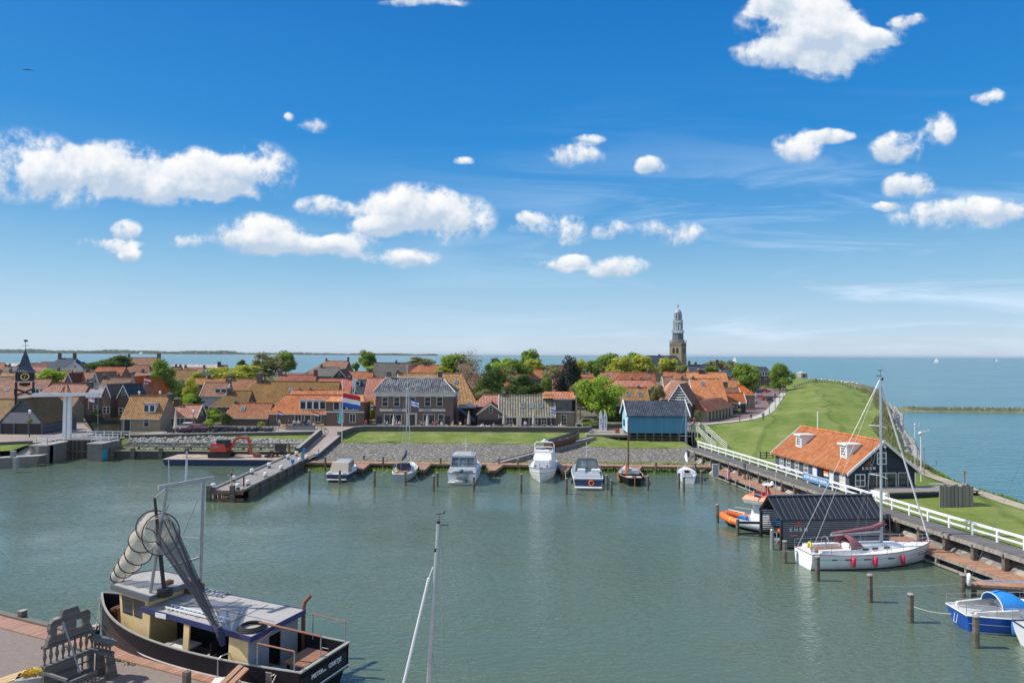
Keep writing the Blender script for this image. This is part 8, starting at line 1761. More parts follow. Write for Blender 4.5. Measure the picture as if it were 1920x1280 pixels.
# ================================================================== PEOPLE
def skin_mesh(J,E,rad,root):
    me=bpy.data.meshes.new('sk');me.from_pydata([J[k] for k in J],[(list(J).index(a),list(J).index(b)) for a,b in E],[])
    ob=bpy.data.objects.new('sk',me);COL.objects.link(ob)
    ob.modifiers.new('s','SKIN');sv=me.skin_vertices[0].data
    for i,k in enumerate(J):r=rad[k];sv[i].radius=(r,r) if not isinstance(r,tuple) else r;sv[i].use_root=(k==root)
    ss=ob.modifiers.new('ss','SUBSURF');ss.levels=1;ss.render_levels=1
    dg=bpy.context.evaluated_depsgraph_get();out=bpy.data.meshes.new_from_object(ob.evaluated_get(dg))
    bpy.data.objects.remove(ob);bpy.data.meshes.remove(me);return out
def person_proto(pose):
    J={'pel':(0,0,.95),'bel':(0,.01,1.12),'che':(0,0,1.32),'nek':(0,0,1.47),'hd1':(0,-.015,1.56),'hd2':(0,-.01,1.68),'hd3':(0,0,1.74)}
    R={'pel':(.15,.11),'bel':(.13,.10),'che':(.165,.11),'nek':.055,'hd1':.075,'hd2':.095,'hd3':.06}
    for s,n in ((-1,'l'),(1,'r')):
        sw={'stand':0,'walk':.22*s,'sit':0,'fish':.05*s}[pose]
        J['hip'+n]=(s*.09,0,.90);J['kne'+n]=(s*.10,-sw*.8-.02,.50);J['ank'+n]=(s*.10,-sw+.04,.09);J['toe'+n]=(s*.11,-sw-.13,.04)
        J['sho'+n]=(s*.18,0,1.40);J['elb'+n]=(s*.25,sw*.4+.03,1.14);J['wri'+n]=(s*.25,sw*.7-.06,.90);J['han'+n]=(s*.25,sw*.7-.09,.82)
        if pose=='fish':J['elb'+n]=(s*.24,-.08,1.14);J['wri'+n]=(s*.16,-.32,1.12);J['han'+n]=(s*.13,-.40,1.13)
        if pose=='sit':
            J['hip'+n]=(s*.09,0,.50);J['kne'+n]=(s*.12,-.43,.50);J['ank'+n]=(s*.12,-.42,.09);J['toe'+n]=(s*.12,-.57,.04);J['elb'+n]=(s*.25,-.08,.78);J['wri'+n]=(s*.17,-.32,.76);J['han'+n]=(s*.14,-.40,.77);J['sho'+n]=(s*.18,0,.98)
        R['hip'+n]=.09;R['kne'+n]=.06;R['ank'+n]=.042;R['toe'+n]=.04;R['sho'+n]=.065;R['elb'+n]=.045;R['wri'+n]=.032;R['han'+n]=.04
    if pose=='sit':
        for k,z in (('pel',.55),('bel',.70),('che',.90),('nek',1.05),('hd1',1.14),('hd2',1.26),('hd3',1.32)):J[k]=(J[k][0],J[k][1],z)
    E=[('pel','bel'),('bel','che'),('che','nek'),('nek','hd1'),('hd1','hd2'),('hd2','hd3')]
    for n in 'lr':E+=[('pel','hip'+n),('hip'+n,'kne'+n),('kne'+n,'ank'+n),('ank'+n,'toe'+n),('che','sho'+n),('sho'+n,'elb'+n),('elb'+n,'wri'+n),('wri'+n,'han'+n)]
    me=skin_mesh(J,E,R,'pel')
    for m_ in ('skin','navy_hull','denim'):me.materials.append(MATS[m_])
    keys=list(J);P_=[Vector(J[k]) for k in keys]
    for p in me.polygons:
        c=p.center;b=min(range(len(keys)),key=lambda i:(P_[i]-c).length);k=keys[b][:3]
        p.material_index=0 if k in ('nek','hd1','hd2','hd3','han','wri') else (2 if k in ('hip','kne','ank','toe','pel') else 1)
        p.use_smooth=True
    hz=J['hd3'][2];mb=MB();mb.sphere((0,.02,hz-.04),.115,9,6,(1,1.05,.85));return me,mb,J
PP={k:person_proto(k) for k in ('stand','walk','sit','fish')}
def person(label,loc,pose='stand',rz=0,shirt='navy_hull',legs='denim',hair='hair',hat=None,group=None,h=1.0):
    me,hb,J=PP[pose];m2=me.copy();m2.materials[1]=MATS[shirt];m2.materials[2]=MATS[legs]
    T=Thing('person',label,'person',loc,rz,group);b=addobj('body',m2,T.o);T.o.scale=(h,h,h)
    mb=MB();mb.v=list(hb.v);mb.f=list(hb.f);mb.mi=list(hb.mi);T.part('hat' if hat else 'hair',mb,hat or hair,smooth=True);return T
T=person('angler in dark jacket and pale shorts standing on the pier',P(434,909,1.2),'fish',R_(-70),'navy_hull','khaki');mb=MB();mb.tube([(0,-.3,1.1),(.1,-2.2,1.5)],.012,4);T.part('fishing_rod',mb,'black')
person('walker in a blue jacket and cap on the grass edge of the street',G(1431,788),'walk',R_(160),'blue_paint','wood_black',hat='lead')
person('walker in dark jacket and jeans at the kerb of the street',G(1408,790),'walk',R_(200),'navy_hull','denim')
person('person in orange work jacket beside the blue barn',Q(1301.5,797,131)*1.0 if False else Vector((Q(1301.5,795,131).x,131,2.63)),'stand',.3,'orange','wood_black')
person('dark figure standing on top of the dike',G(1530,717.5),'stand',0,'black','black',h=1.15)
person('person in red coat under the dark terrace canopy',(Q(873,790,125.8).x,125.8,2.62),'stand',0,'red','denim')
person('waiter in white shirt with brown apron before the pub door',(Q(985,797,122).x,121.9,2.62),'stand',0,'white','teak')
person('child in a red jacket between cafe and hotel',(Q(686,800,122.5).x,122.5,2.62),'walk',.4,'red','denim',h=.95)
person('person in blue sitting on the wall at the pier root',(P(597,858,1.3).x,P(597,858,1.3).y,1.05),'sit',-1.2,'blue_paint','navy_hull')
CS=['navy_hull','cloth_white','cloth_pink','red','blue_paint','cloth_green','khaki','maroon','lead','offwhite']
R7=random.Random(77)
for i,(u,po,sh,lb) in enumerate([(529,'stand','lead','first standing guest from the left before the cafe'),(549,'stand','navy_hull','standing guest in navy with tan trousers before the cafe'),(558,'stand','cloth_white','standing guest in white beside the cafe door'),(567,'stand','cloth_white','second guest in white right of the cafe door'),(576,'stand','black','dark clothed guest before the cafe window'),(583,'stand','lead','guest in pale grey at the cafe terrace'),(594,'sit','cloth_white','seated guest in white at the right cafe tables')]):
    person(lb,(Q(u,800,123.4).x,121.4+R7.uniform(-.6,.9),2.62),po,R7.uniform(-.8,.8),sh,R7.choice(['denim','khaki','black']))
seats=[(722,'blue_paint'),(726,'offwhite'),(745,'cloth_pink'),(749,'cloth_white'),(786,'navy_hull'),(790,'lead'),(797,'blue_paint'),(812,'red'),(818,'maroon'),(828,'cloth_white'),(849,'khaki'),(864,'cloth_pink'),(905,'cloth_white'),(926,'lead'),(962,'khaki'),(1034,'blue_paint'),(1047,'cloth_white'),(1052,'offwhite')]
for i,(u,c_) in enumerate(seats):
    where='the hotel terrace' if u<840 else ('the canopy terrace' if u<935 else 'the pub terrace')
    person('guest in %s sitting at %s, %s seated person from the left' % ({'blue_paint':'blue','offwhite':'cream','cloth_pink':'pink','cloth_white':'white','navy_hull':'navy','lead':'grey','red':'bright red','maroon':'dark red','khaki':'tan'}[c_],where,['first','second','third','fourth','fifth','sixth','seventh','eighth','ninth','tenth','eleventh','twelfth','thirteenth','fourteenth','fifteenth','sixteenth','seventeenth','eighteenth'][i]),(Q(u,795,122).x,121.6+R7.uniform(-.5,1.2),2.9 if u<900 else 2.62),'sit',R7.uniform(-2,2),c_,R7.choice(['denim','khaki','black']),R7.choice(['hair','hair_grey','hair']),group='guests on the terraces')
# ================================================================== TERRACE FURNITURE
def table_proto():
    T=Thing('terrace_table','small round terrace table','table',(0,0,0),0,'terrace tables');mb=MB();mb.lathe([(.42,.72),(.42,.76)],12);T.part('table_top',mb,'pine_board');mb=MB();mb.tube([(0,0,0),(0,0,.72)],.04,6);mb.lathe([(.25,0),(.2,.04)],8);T.part('leg',mb,'grey');return T.o
tp=None
for i,u in enumerate((531,545,590,603,724,747,788,800,815,832,852,868,900,915,930,950,965,1000,1012,1028,1043,1056)):
    y=121.3+R7.uniform(-.4,1.2);w=['before the cafe door','left of the cafe door','at the right end of the cafe','by the cafe wing','behind the left hotel planter','beside the left hotel parasol','right of the hotel door','by the right hotel parasol','next to the guest in red','below the right hotel window','at the hotel corner','under the canopy edge','before the dark lean-to','below the brick gable window','at the left edge of the striped pub','beside the left pub parasol','left of the open pub door','right of the waiter','beside the right pub parasol','below the right pub window','before the modern house door','at the right end of the terrace wall'][i]
    loc=(Q(u,798,y).x,y,2.62)
    if tp is None:tp=table_proto();tp.location=loc;tp['label']='small round terrace table '+w
    else:dup(tp,loc,0,'small round terrace table '+w)
def chairs():
    mb=MB();mb.box(-.2,.2,-.2,.2,.42,.46);mb.box(-.2,.2,.18,.22,.46,.85)
    for a in (-.18,.18):
        for b in (-.18,.18):mb.box(a-.02,a+.02,b-.02,b+.02,0,.42)
    return mb
c0=None
for i in range(34):
    u=[527,536,541,588,597,606,718,730,739,752,783,793,803,809,821,836,846,857,873,897,903,911,920,934,946,956,970,996,1006,1017,1025,1038,1049,1061][i];y=121.1+R7.uniform(-.5,1.8);loc=(Q(u,798,y).x,y,2.62)
    if c0 is None:c0=single('terrace_chair','plain wooden terrace chair on the harbour terraces','chair',chairs(),'pine_board',loc,0,'terrace chairs');KID[c0.name]=[]
    else:dup(c0,loc,R7.uniform(0,6),'plain wooden terrace chair on the harbour terraces')
def fencebox(label,u0,u1,y,h,m):
    x0,x1=Q(u0,800,y).x,Q(u1,800,y).x;T=Thing('terrace_screen',label,'screen',((x0+x1)/2,y,2.62),0,'terrace screens');mb=MB();mb.box(x0,x1,y-.06,y+.06,2.62,2.62+h);T.part('panel',mb,m,world=True);mb=MB();mb.box(x0,x1,y-.15,y+.15,2.62+h,2.7+h);T.part('flower_box',mb,'wood_play',world=True)
fencebox('pale wooden terrace screen at the left end of the hotel terrace',707,722,120.4,1.0,'offwhite');fencebox('grey wooden terrace screen before the left hotel window',722,758,120.4,.8,'wood_play');fencebox('grey wooden terrace screen before the right hotel windows',775,850,120.4,.8,'wood_play');fencebox('grey low terrace screen below the canopy',852,905,120.6,.7,'wood_play')
fencebox('low grey planters in front of the cafe guests',536,590,119.9,.7,'grey')
for (u0,u1,lb) in ((915,1045,'thin grey railing along the pub terrace'),(1046,1082,'sloping grey railing at the right end of the terrace')):
    y=120.4;T=Thing('terrace_railing',lb,'railing',(Q(u0,800,y).x,y,2.62));mb=MB();a_,b_=Q(u0,800,y).x,Q(u1,800,y).x;
    for z in (3.1,3.6):mb.bar((a_,y,z),(b_,y,z+.0),.05)
    T.part('rail',mb,'grey',world=True);n=int((b_-a_)/1.3)
    for i in range(n+1):x=a_+(b_-a_)*i/n;mb=MB();mb.box(x-.04,x+.04,y-.04,y+.04,2.62,3.62);T.part('post',mb,'grey',world=True)
mb=MB()
for x in (0,1.1):mb.box(x,x+.1,-.05,.05,0,1.5)
for z in (.1,.75,1.4):mb.box(.1,1.0,-.04,.04,z,z+.1)
single('white_gate','white wooden gate at the right end of the terrace','gate',mb,'white',(Q(1079,800,120).x,119.6,2.6))
um=None
for (u,vt,y,c_,lb,sc_) in ((738,778,121.5,'canvas_cream','closed white parasol before the left hotel window',1),(801,778,121.5,'canvas_cream','closed white parasol before the right hotel window',1),(879,770,121.8,'canvas_tan','closed grey brown parasol under the canopy',1.1),(945,767,121.5,'canvas_tan','closed beige parasol at the left of the pub',1.1),(1001,767,121.5,'canvas_tan','closed beige parasol right of the pub door',1.1),(329,768,110.9,'canvas_cream','closed cream parasol beside the lock keeper house',1.0),(639,766,120.8,'flag_teal','closed teal parasol behind the flagpole',1.35)):
    h=Q(u,vt,y).z-2.62;T=Thing('parasol',lb,'parasol',(Q(u,790,y).x,y,2.62),0,'closed parasols');mb=MB();mb.tube([(0,0,0),(0,0,h)],.04,6);T.part('pole',mb,'pine_board');mb=MB();mb.lathe([(.30*sc_,h*.30),(.26*sc_,h*.45),(.17*sc_,h*.75),(.08,h*.96),(.03,h+.03)],8);T.part('canopy',mb,c_)
# ================================================================== FLAGS
def flagpole(label,base,h,m='white',r=.07):T=Thing('flagpole',label,'flagpole',base);mb=MB();mb.tube([(0,0,-.2),(0,0,h)],[r,r*.6],8);T.part('pole',mb,m);mb=MB();mb.sphere((0,0,h+.05),r*1.2,8,5);T.part('finial',mb,m);return T
fb=G(641,827.5);ht=Q(638,713,fb.y).z-fb.z;flagpole('tall white flagpole on the grass bank before the cafe',fb,ht)
mb=flag_mb(2.9,2.2,(2,1,0),.22,14,.30);ft=Q(640,737,fb.y).z
o=addobj('flag',mb.mesh('flag',['flag_red','flag_white','flag_blue'],True),None,(fb.x+.08,fb.y,ft-2.2),.12);tag(o,'large red white and blue flag flying from the tall white flagpole','flag')
def smallflag(label,u,v,D_,w,h,bands,mats,rz=0,pole=True,stripes=None):
    p=Q(u,v,D_);
    if pole:mb=MB();mb.tube([(0,0,-1.3),(0,0,h+.1)],.03,5);single('flag_staff','staff of the '+label.replace('small ',''),'flag staff',mb,'frame_cream',p)
    mb=flag_mb(w,h,bands,.12,8,.35);o=addobj('flag',mb.mesh('flag',mats,True),None,p,rz);tag(o,label,'flag')
smallflag('small red white blue flag at the left end of the cafe',519,778,126.2,1.1,.75,(2,1,0),['flag_red','flag_white','flag_blue'])
smallflag('small red and white flag over the cafe windows',585,777,126.0,1.3,.6,(1,0),['flag_red','flag_white'])
smallflag('small red white blue flag among the canal gables',270,716,138,1.3,1.0,(0,1,0),['flag_red','flag_white','flag_blue'],.3)
smallflag('blue and white striped flag in front of the hotel door',770,762,122,1.6,1.2,(1,0,1,0,1),['flag_white','flag_blue'],-.2)
smallflag('blue and white striped flag at the right corner of the pub roof',1033,777,124,.9,1.2,(0,1,0,1,0),['flag_white','flag_blue'],.2)
smallflag('white flag with blue band left of the hotel',695,768,127,.7,1.0,(0,1,0),['flag_white','flag_blue'],.8)
smallflag('small red white blue flag on the lifeboat',1414,931,62.3,.75,.55,(2,1,0),['flag_red','flag_white','flag_blue'],.1)
smallflag('pale flag on the bridge side staff by the canal',166,752,112,1.0,1.2,(0,1,0),['flag_white','cloth_pink'],-.1)
p=Q(661,738,150);flagpole('white banner pole behind the cafe wing',(p.x,150,6),Q(661,708,150).z-6,'white',.06)
mb=MB();mb.box(0,.7,-.02,.02,0,2.2);single('white_banner','plain white banner on the pole behind the cafe wing','banner',mb,'flag_white',(p.x+.05,150,Q(661,728,150).z))
for u,vt,vb,lb in ((1123.5,768.5,807,'left white beach flag banner near the slipway'),(1131.8,770,809,'right white beach flag banner with dark lettering')):
    y=118.5;b=Q(u,vb,y);h=Q(u,vt,y).z-2.6;T=Thing('beach_flag',lb,'banner',(b.x,y,2.6));mb=MB();mb.tube([(0,0,0),(0,0,h*.8),(.25,0,h)],.025,5);T.part('pole',mb,'white');mb=MB();mb.prism([(.03,.5),(.5,.45),(.62,h*.6),(.5,h*.85),(.25,h),(.03,h*.82)],lambda q:(q[0],-.01,q[1]),lambda q:(q[0],.01,q[1]));T.part('banner_sheet',mb,'flag_white');mb=place_mb(text_mb('HINDELOOPEN' if u>1125 else 'HAVEN',.32,.004),(.33,-.02,h*.5),(0,0,1),(-1,0,0));T.part('lettering',mb,'flag_blue')
# ================================================================== CARS
def car(label,loc,rz,m,van=False):
    T=Thing('parked_car',label,'car',loc,rz,'cars along the street and harbour road');L,W_,H_=4.2,.86,(1.9 if van else 1.45)
    prof=[(-2.1,.35),(-2.1,.75),(-1.95,.9),(-1.25,.95),(-.6,H_),(1.0,H_),(1.75,.98),(2.05,.9),(2.1,.35)] if not van else [(-2.1,.35),(-2.1,.95),(-1.6,1.1),(-1.0,H_),(2.0,H_),(2.1,.35)]
    mb=MB();mb.exty([(-2.1,.35),(-2.12,.75),(-1.95,.88),(-1.2,.96),(1.6,1.0),(2.08,.9),(2.1,.35)],-W_,W_);body=T.part('body',mb,m)
    mb=MB();a=[(-1.2,.96),(-.55,H_-.03),(1.0,H_-.03),(1.65,.99)] if not van else [(-1.5,.96),(-.95,H_-.03),(1.95,H_-.03),(2.0,.99)]
    mb.hexa([(a[0][0],-W_+.04,a[0][1]),(a[3][0],-W_+.04,a[3][1]),(a[3][0],W_-.04,a[3][1]),(a[0][0],W_-.04,a[0][1])],[(a[1][0],-W_+.2,a[1][1]),(a[2][0],-W_+.2,a[2][1]),(a[2][0],W_-.2,a[2][1]),(a[1][0],W_-.2,a[1][1])]);T.part('windows',mb,'pane')
    mb=MB();mb.hexa([(a[1][0]-.05,-W_+.17,a[1][1]+.001),(a[2][0]+.05,-W_+.17,a[1][1]+.001),(a[2][0]+.05,W_-.17,a[1][1]+.001),(a[1][0]-.05,W_-.17,a[1][1]+.001)],[(a[1][0]+.1,-W_+.27,H_+.04),(a[2][0]-.1,-W_+.27,H_+.04),(a[2][0]-.1,W_-.27,H_+.04),(a[1][0]+.1,W_-.27,H_+.04)]);T.part('roof',mb,m)
    for x in (-1.3,1.3):
        for s in (-1,1):mb=MB();mb.tube([(x,s*(W_-.18),.32),(x,s*(W_+.02),.32)],.32,12);w_=T.part('wheel',mb,'rubber');mb=MB();mb.tube([(x,s*(W_+.021),.32),(x,s*(W_+.035),.32)],.18,10);T.part('rim',mb,'alu',w_)
    for s in (-1,1):mb=MB();mb.box(-2.14,-2.10,s*.62-.16,s*.62+.16,.62,.75);T.part('headlight',mb,'white');mb=MB();mb.box(2.09,2.13,s*.65-.14,s*.65+.14,.7,.85);T.part('tail_light',mb,'red')
    return T
car('bright red car parked crosswise at the far end of the street',P(1433,736,2.64),3.3,'red');car('white car parked beside the red one on the street',P(1414,747,2.64),.5,'white');car('dark red car with its nose to the street',P(1422,749.5,2.64),-.9,'red_dark');car('black car parked on the right side of the street',P(1443,752,2.64),-1.9,'black')
car('white van parked at the left side of the street',P(1411,754.5,2.64),.9,'white',True);car('dark blue car under the big round street tree',P(1418,737,2.64),.3,'navy_hull');car('grey car in the shade of the street trees',P(1401,741,2.64),.8,'lead')
car('red car parked behind the bicycles near the lock keeper house',(Q(366,800,114.5).x,114.6,2.63),.05,'red_dark');car('silver car behind the red car on the harbour road',(Q(352,800,117.5).x,117.4,2.63),.0,'alu')
# ================================================================== BICYCLES
def bike():
    T=Thing('bicycle','bicycle','bicycle',(0,0,0),0,'bicycles parked along the harbour road');
    for x in (-.52,.52):mb=MB();mb.tube([(x+.33*math.cos(t_),0,.34+.33*math.sin(t_)) for t_ in np.linspace(0,6.28,13)[:-1]],.028,4,closed=True);mb.bar((x-.3,0,.34),(x+.3,0,.34),.01);mb.bar((x,0,.04),(x,0,.64),.01);T.part('wheel',mb,'rubber')
    mb=MB()
    for a,b in (((-.52,.34),(-.15,.32)),((-.15,.32),(-.25,.85)),((-.25,.75),(.38,.78)),((-.15,.32),(.38,.72)),((.52,.34),(.36,.95)),((-.52,.34),(-.25,.75))):mb.bar((a[0],0,a[1]),(b[0],0,b[1]),.035)
    T.part('frame',mb,'wood_black');mb=MB();mb.bar((.33,-.28,1.0),(.33,.28,1.0),.03);T.part('handlebar',mb,'steel');mb=MB();mb.hexa([(-.38,-.08,.87),(-.12,-.03,.87),(-.12,.03,.87),(-.38,.08,.87)],[(-.38,-.08,.93),(-.12,-.03,.92),(-.12,.03,.92),(-.38,.08,.93)]);T.part('saddle',mb,'black');mb=MB();mb.box(-.8,-.4,-.08,.08,.70,.74);mb.box(-.78,-.42,-.22,.22,.42,.69);T.part('panniers',mb,'canvas_navy');T.o.scale=(1.12,1.12,1.12);return T.o
b0=bike();nb=0;R8=random.Random(8);groups=[(316,345,5,.02),(348,392,9,.3),(394,514,44,.25)]
for (ua,ub,n,da) in groups:
    for i in range(n):
        u=ua+(ub-ua)*(i+.5)/n+R8.uniform(-1.2,1.2);y=(yw(-40) if u>390 else 110.6)+.9+R8.uniform(0,2.6)*(1 if u>390 else .7);x=Q(u,800,y).x;y=max(y,yw(min(x,-31.5))+.8);loc=(Q(u,800,y).x,y,2.62);rz=R8.uniform(.9,2.2)+(0 if R8.random()>.3 else-1.1)
        lb='parked bicycle in the long row on the harbour road' if u>394 else ('parked bicycle in front of the red car' if u>346 else 'parked bicycle beside the lock keeper house')
        if nb==0:b0.location=loc;b0.rotation_euler=(0,0,rz);b0['label']=lb
        else:dup(b0,loc,rz,lb)
        nb+=1
o=dup(b0,(Q(603,813,113.5).x,114.3,2.62),.6,'single bicycle leaning at the top of the ramp')
# ================================================================== LAMPS
def lamp(label,base,h,kind):
    T=Thing('street_lamp',label,'street lamp',base,0,'street lamps');mb=MB();mb.tube([(0,0,-.1),(0,0,h*.25),(0,0,h-.5)],[.10,.06,.045],7);T.part('post',mb,'lamp_green')
    mb=MB();mb.lathe([(.14,h-.5),(.26,h-.1),(.20,h+.02),(.06,h+.12)],6);T.part('lantern',mb,'white' if kind else 'lamp_green')
    if kind==2:mb=MB();mb.lathe([(.1,h*.5),(.38,h*.56),(.42,h*.62),(.2,h*.68)],8);T.part('flower_basket',mb,'leaf_olive')
for i,(u,vt,vb,k,lb) in enumerate([(55,769,819,2,'green lamp post with flower basket in front of the harbour shelter'),(362.5,769,811,2,'green lamp post with flower basket before the pink brown house'),(1387,754.5,790,2,'lamp post with flower basket at the near kerb of the street'),(1442.5,753,775,0,'dark lamp post between the walkers and the black car'),(1453.4,738,765,0,'dark lamp post, third along the street kerb'),(1462,733,754,0,'dark lamp post, fourth along the street kerb'),(1468.5,727,746,0,'dark lamp post, fifth along the street kerb'),(1473,722,736,0,'last dark lamp post before the dike fence'),(1448,713,727,0,'thin lamp post at the far street bend'),(261,734,748,1,'white lamp seen just over the lock keeper roof at its left'),(300,734,748,1,'white lamp seen just over the lock keeper roof at its right')]):
    if i in (0,):b=G(u,vb)
    elif u<200 or (u<320 and k==1):b=Vector((Q(u,vb,124).x,124,2.6))
    elif u<400:b=G(u,vb)
    else:b=P(u,vb,2.7)
    h=Q(u,vt,b.y).z-b.z;lamp(lb,b,h,k)
mb=MB();b=G(1533,806);h=Q(1533,773,b.y).z-b.z;mb.tube([(0,0,-.2),(0,0,h)],.09,8);mb.lathe([(.12,h),(.03,h+.12)],8);single('white_pole','short white pole on the dike grass behind the rescue station roof','pole',mb,'white',b)
b=P(1451,726,2.7);mb=MB();mb.tube([(0,0,0),(0,0,3.0)],.06,6);single('white_pole','thin white pole beside the street end tree','pole',mb,'white',b)
b=P(1403,763,2.7);T=Thing('blue_sign','tall light blue sign column at the left side of the street','sign',b);mb=MB();mb.box(-.25,.25,-.06,.06,0,1.7);T.part('panel',mb,'canvas_blue')
# ================================================================== DIKE FENCE, SHEEP, HUT
fp=[G(u,v) for u,v in ((1477,731.5),(1490,727.5),(1503,723),(1516,719.5),(1528,717.6),(1541,717.2),(1556,718.2),(1570,720.3),(1585,723.6),(1600,728.5))]
T=Thing('field_fence','dark thin wire fence crossing the dike grass below the sheep','fence',fp[4]);mb=MB()
for a,b in zip(fp[:-1],fp[1:]):
    for z in (.35,.75,1.1):mb.bar(a+Vector((0,0,z)),b+Vector((0,0,z)),.07)
T.part('wire',mb,'wood_pile',world=True)
for a,b in zip(fp[:-1],fp[1:]):
    for k in range(3):p=a+(b-a)*k/3;mb=MB();mb.box(p.x-.09,p.x+.09,p.y-.09,p.y+.09,p.z-.3,p.z+1.25);T.part('post',mb,'wood_pile',world=True)
sh=None
for i,(u,v) in enumerate([(1518,711.5),(1541,713),(1547,713.5),(1556,714.5),(1562,716),(1571,716),(1578,717),(1584,717.5),(1591,717.6),(1598,718.5),(1600,718.6),(1607,720.5),(1536,712.5),(1586,719)]):
    p=G(u,v);lb='white sheep grazing on the dike, number %s from the left' % ['one','four','five','six','seven','eight','nine','ten','twelve','thirteen','fourteen','fifteen','two','eleven'][i] if False else 'white sheep grazing on the dike crest'
    if p.y>600:p=Vector((Q(u,v,370).x,370,drop(Q(u,v,370).x,370)))
    if sh is None:
        T=Thing('sheep',lb,'sheep',p,.3,'sheep on the dike');mb=MB();mb.tube([(-.55,0,.62),(-.35,0,.66),(.1,0,.68),(.45,0,.66),(.6,0,.78),(.78,0,.62),(.92,0,.5)],[.12,.3,.33,.27,.14,.13,.06],9)
        for x in (-.35,.35):
            for s in (-1,1):mb.tube([(x,s*.14,.5),(x+.03,s*.14,.25),(x,s*.14,0)],[.09,.05,.04],6)
        T.part('body',mb,'wool',smooth=True);sh=T.o;sh.scale=(.8,.8,.8)
    else:dup(sh,p,i*1.9,lb,.8)
p=G(1503,707);
if p.y>600:p=Vector((Q(1503,708,365).x,365,drop(Q(1503,708,365).x,365)))
T=Thing('stone_hut','small grey stone hut with pale pyramid roof on the dike end','hut',p,.35);k_=p.y/1280;w_=7.2*k_;hz=7.5*k_;mb=MB();mb.box(-w_,w_,-w_,w_,-.5,hz);T.part('wall',mb,'brick_church');mb=MB();mb.add([(-w_-.2,-w_-.2,hz),(w_+.2,-w_-.2,hz),(w_+.2,w_+.2,hz),(-w_-.2,w_+.2,hz),(0,0,hz+4.5*k_)],[(0,1,4),(1,2,4),(2,3,4),(3,0,4),(3,2,1,0)]);T.part('roof',mb,'lead');mb=MB();mb.box(-w_*.4,w_*.1,-w_-.05,-w_+.05,0,hz*.7);T.part('door',mb,'black')
T=Thing('stake_fence','dark wooden stake fence along the rocky sea edge of the dike','fence',G(1620,735));pts=[G(u,v) for u,v in ((1616,729),(1622,733),(1630,737.5),(1638,742),(1646,747.5))]
mb=MB()
for a,b in zip(pts[:-1],pts[1:]):mb.bar(a+Vector((0,0,.7)),b+Vector((0,0,.7)),.06,.9)
T.part('mesh_panel',mb,'wood_play',world=True)
# ================================================================== SLIPWAY AND OLD BOAT
s0,s1=P(938,869,.8),P(1118,820,2.45);sd=Vector((s1.x-s0.x,s1.y-s0.y,0)).normalized();sn=Vector((-sd.y,sd.x,0))
T=Thing('slipway','long sloping grey timber slipway from the jetty up to the bank','slipway',s0);mb=MB()
mb.hexa([s0+Vector((0,0,-.5)),s1+Vector((0,0,-.9)),s1+sn*1.5+Vector((0,0,-.9)),s0+sn*1.5+Vector((0,0,-.5))],[s0,s1,s1+sn*1.5,s0+sn*1.5]);T.part('ramp',mb,'deck_greyx',world=True)
mb=MB();mb.bar(s0+sn*.1+Vector((0,0,.05)),s1+sn*.1+Vector((0,0,.05)),.16,.12);mb2=MB();mb2.bar(s0+sn*1.4+Vector((0,0,.05)),s1+sn*1.4+Vector((0,0,.05)),.16,.12);T.part('guide_rail',mb,'wood_play',world=True);T.part('guide_rail',mb2,'wood_play',world=True)
bs=s0+(s1-s0)*.50+sn*.9+Vector((0,0,.15));be=Q(1087,801,s1.y+2);T=Thing('old_rowing_boat','old dark wooden open boat resting high on the slipway','rowing boat',bs,math.atan2(sd.y,sd.x));slope=math.atan2(s1.z-s0.z,(s1-s0).length)
h,rows=hull(8.2,2.2,.95,tran=.72,sheer=.55,n=16,draft=.0,rake=.08);ins=MB();ins.grid([[(r[0][0]+.02,y,z) for (_,y,z) in [(0,r[0][1]*.93,r[0][2]-.02),(0,r[2][1]*.8,.16),(0,-r[2][1]*.8,.16),(0,-r[0][1]*.93,r[0][2]-.02)]] for r in rows])
Mr=Matrix.Rotation(-slope,4,'Y');rim=rim_mb(rows,.09);th=MB()
for x in (1.8,3.6,5.4):th.box(x,x+.25,-.9*min(1,1.3-x*.09),.9*min(1,1.3-x*.09),.6,.65)
for nm,mm,mt in (('hull',h,'mast_brown'),('inside',ins,'wood_play'),('gunwale',rim,'wood_play'),('thwart',th,'wood_play')):mm.v=[tuple(Mr @ Vector(v)) for v in mm.v];T.part(nm,mm,mt)
a_=P(1000,862,1.0);mb=MB();mb.tube([a_,a_+Vector((0,0,1.0)),a_+Vector((.5,0,1.05)),a_+Vector((.5,0,.2))],.05,6);single('hoop_rail','pale blue bent handrail on the jetty beside the slipway','handrail',mb,'lead',a_,world=True)
d0,d1=Q(1105,816,115.5),Q(1178,806,115.5);T=Thing('barn_landing','grey timber landing on posts to the left of the blue barn','landing',(d0.x,115.5,1.6));mb=MB();mb.box(d0.x-.5,d1.x+.6,115.3,119.8,2.45,2.62);T.part('deck',mb,'deck_grey',world=True)
for x in np.linspace(d0.x,d1.x,5):mb=MB();mb.box(x-.12,x+.12,115.35,115.6,.9,2.44);T.part('post',mb,'wood_play',world=True)
mb=MB();mb.box(d0.x-.5,d1.x+.4,115.2,115.29,2.2,2.55);T.part('edge_board',mb,'wood_pile',world=True)
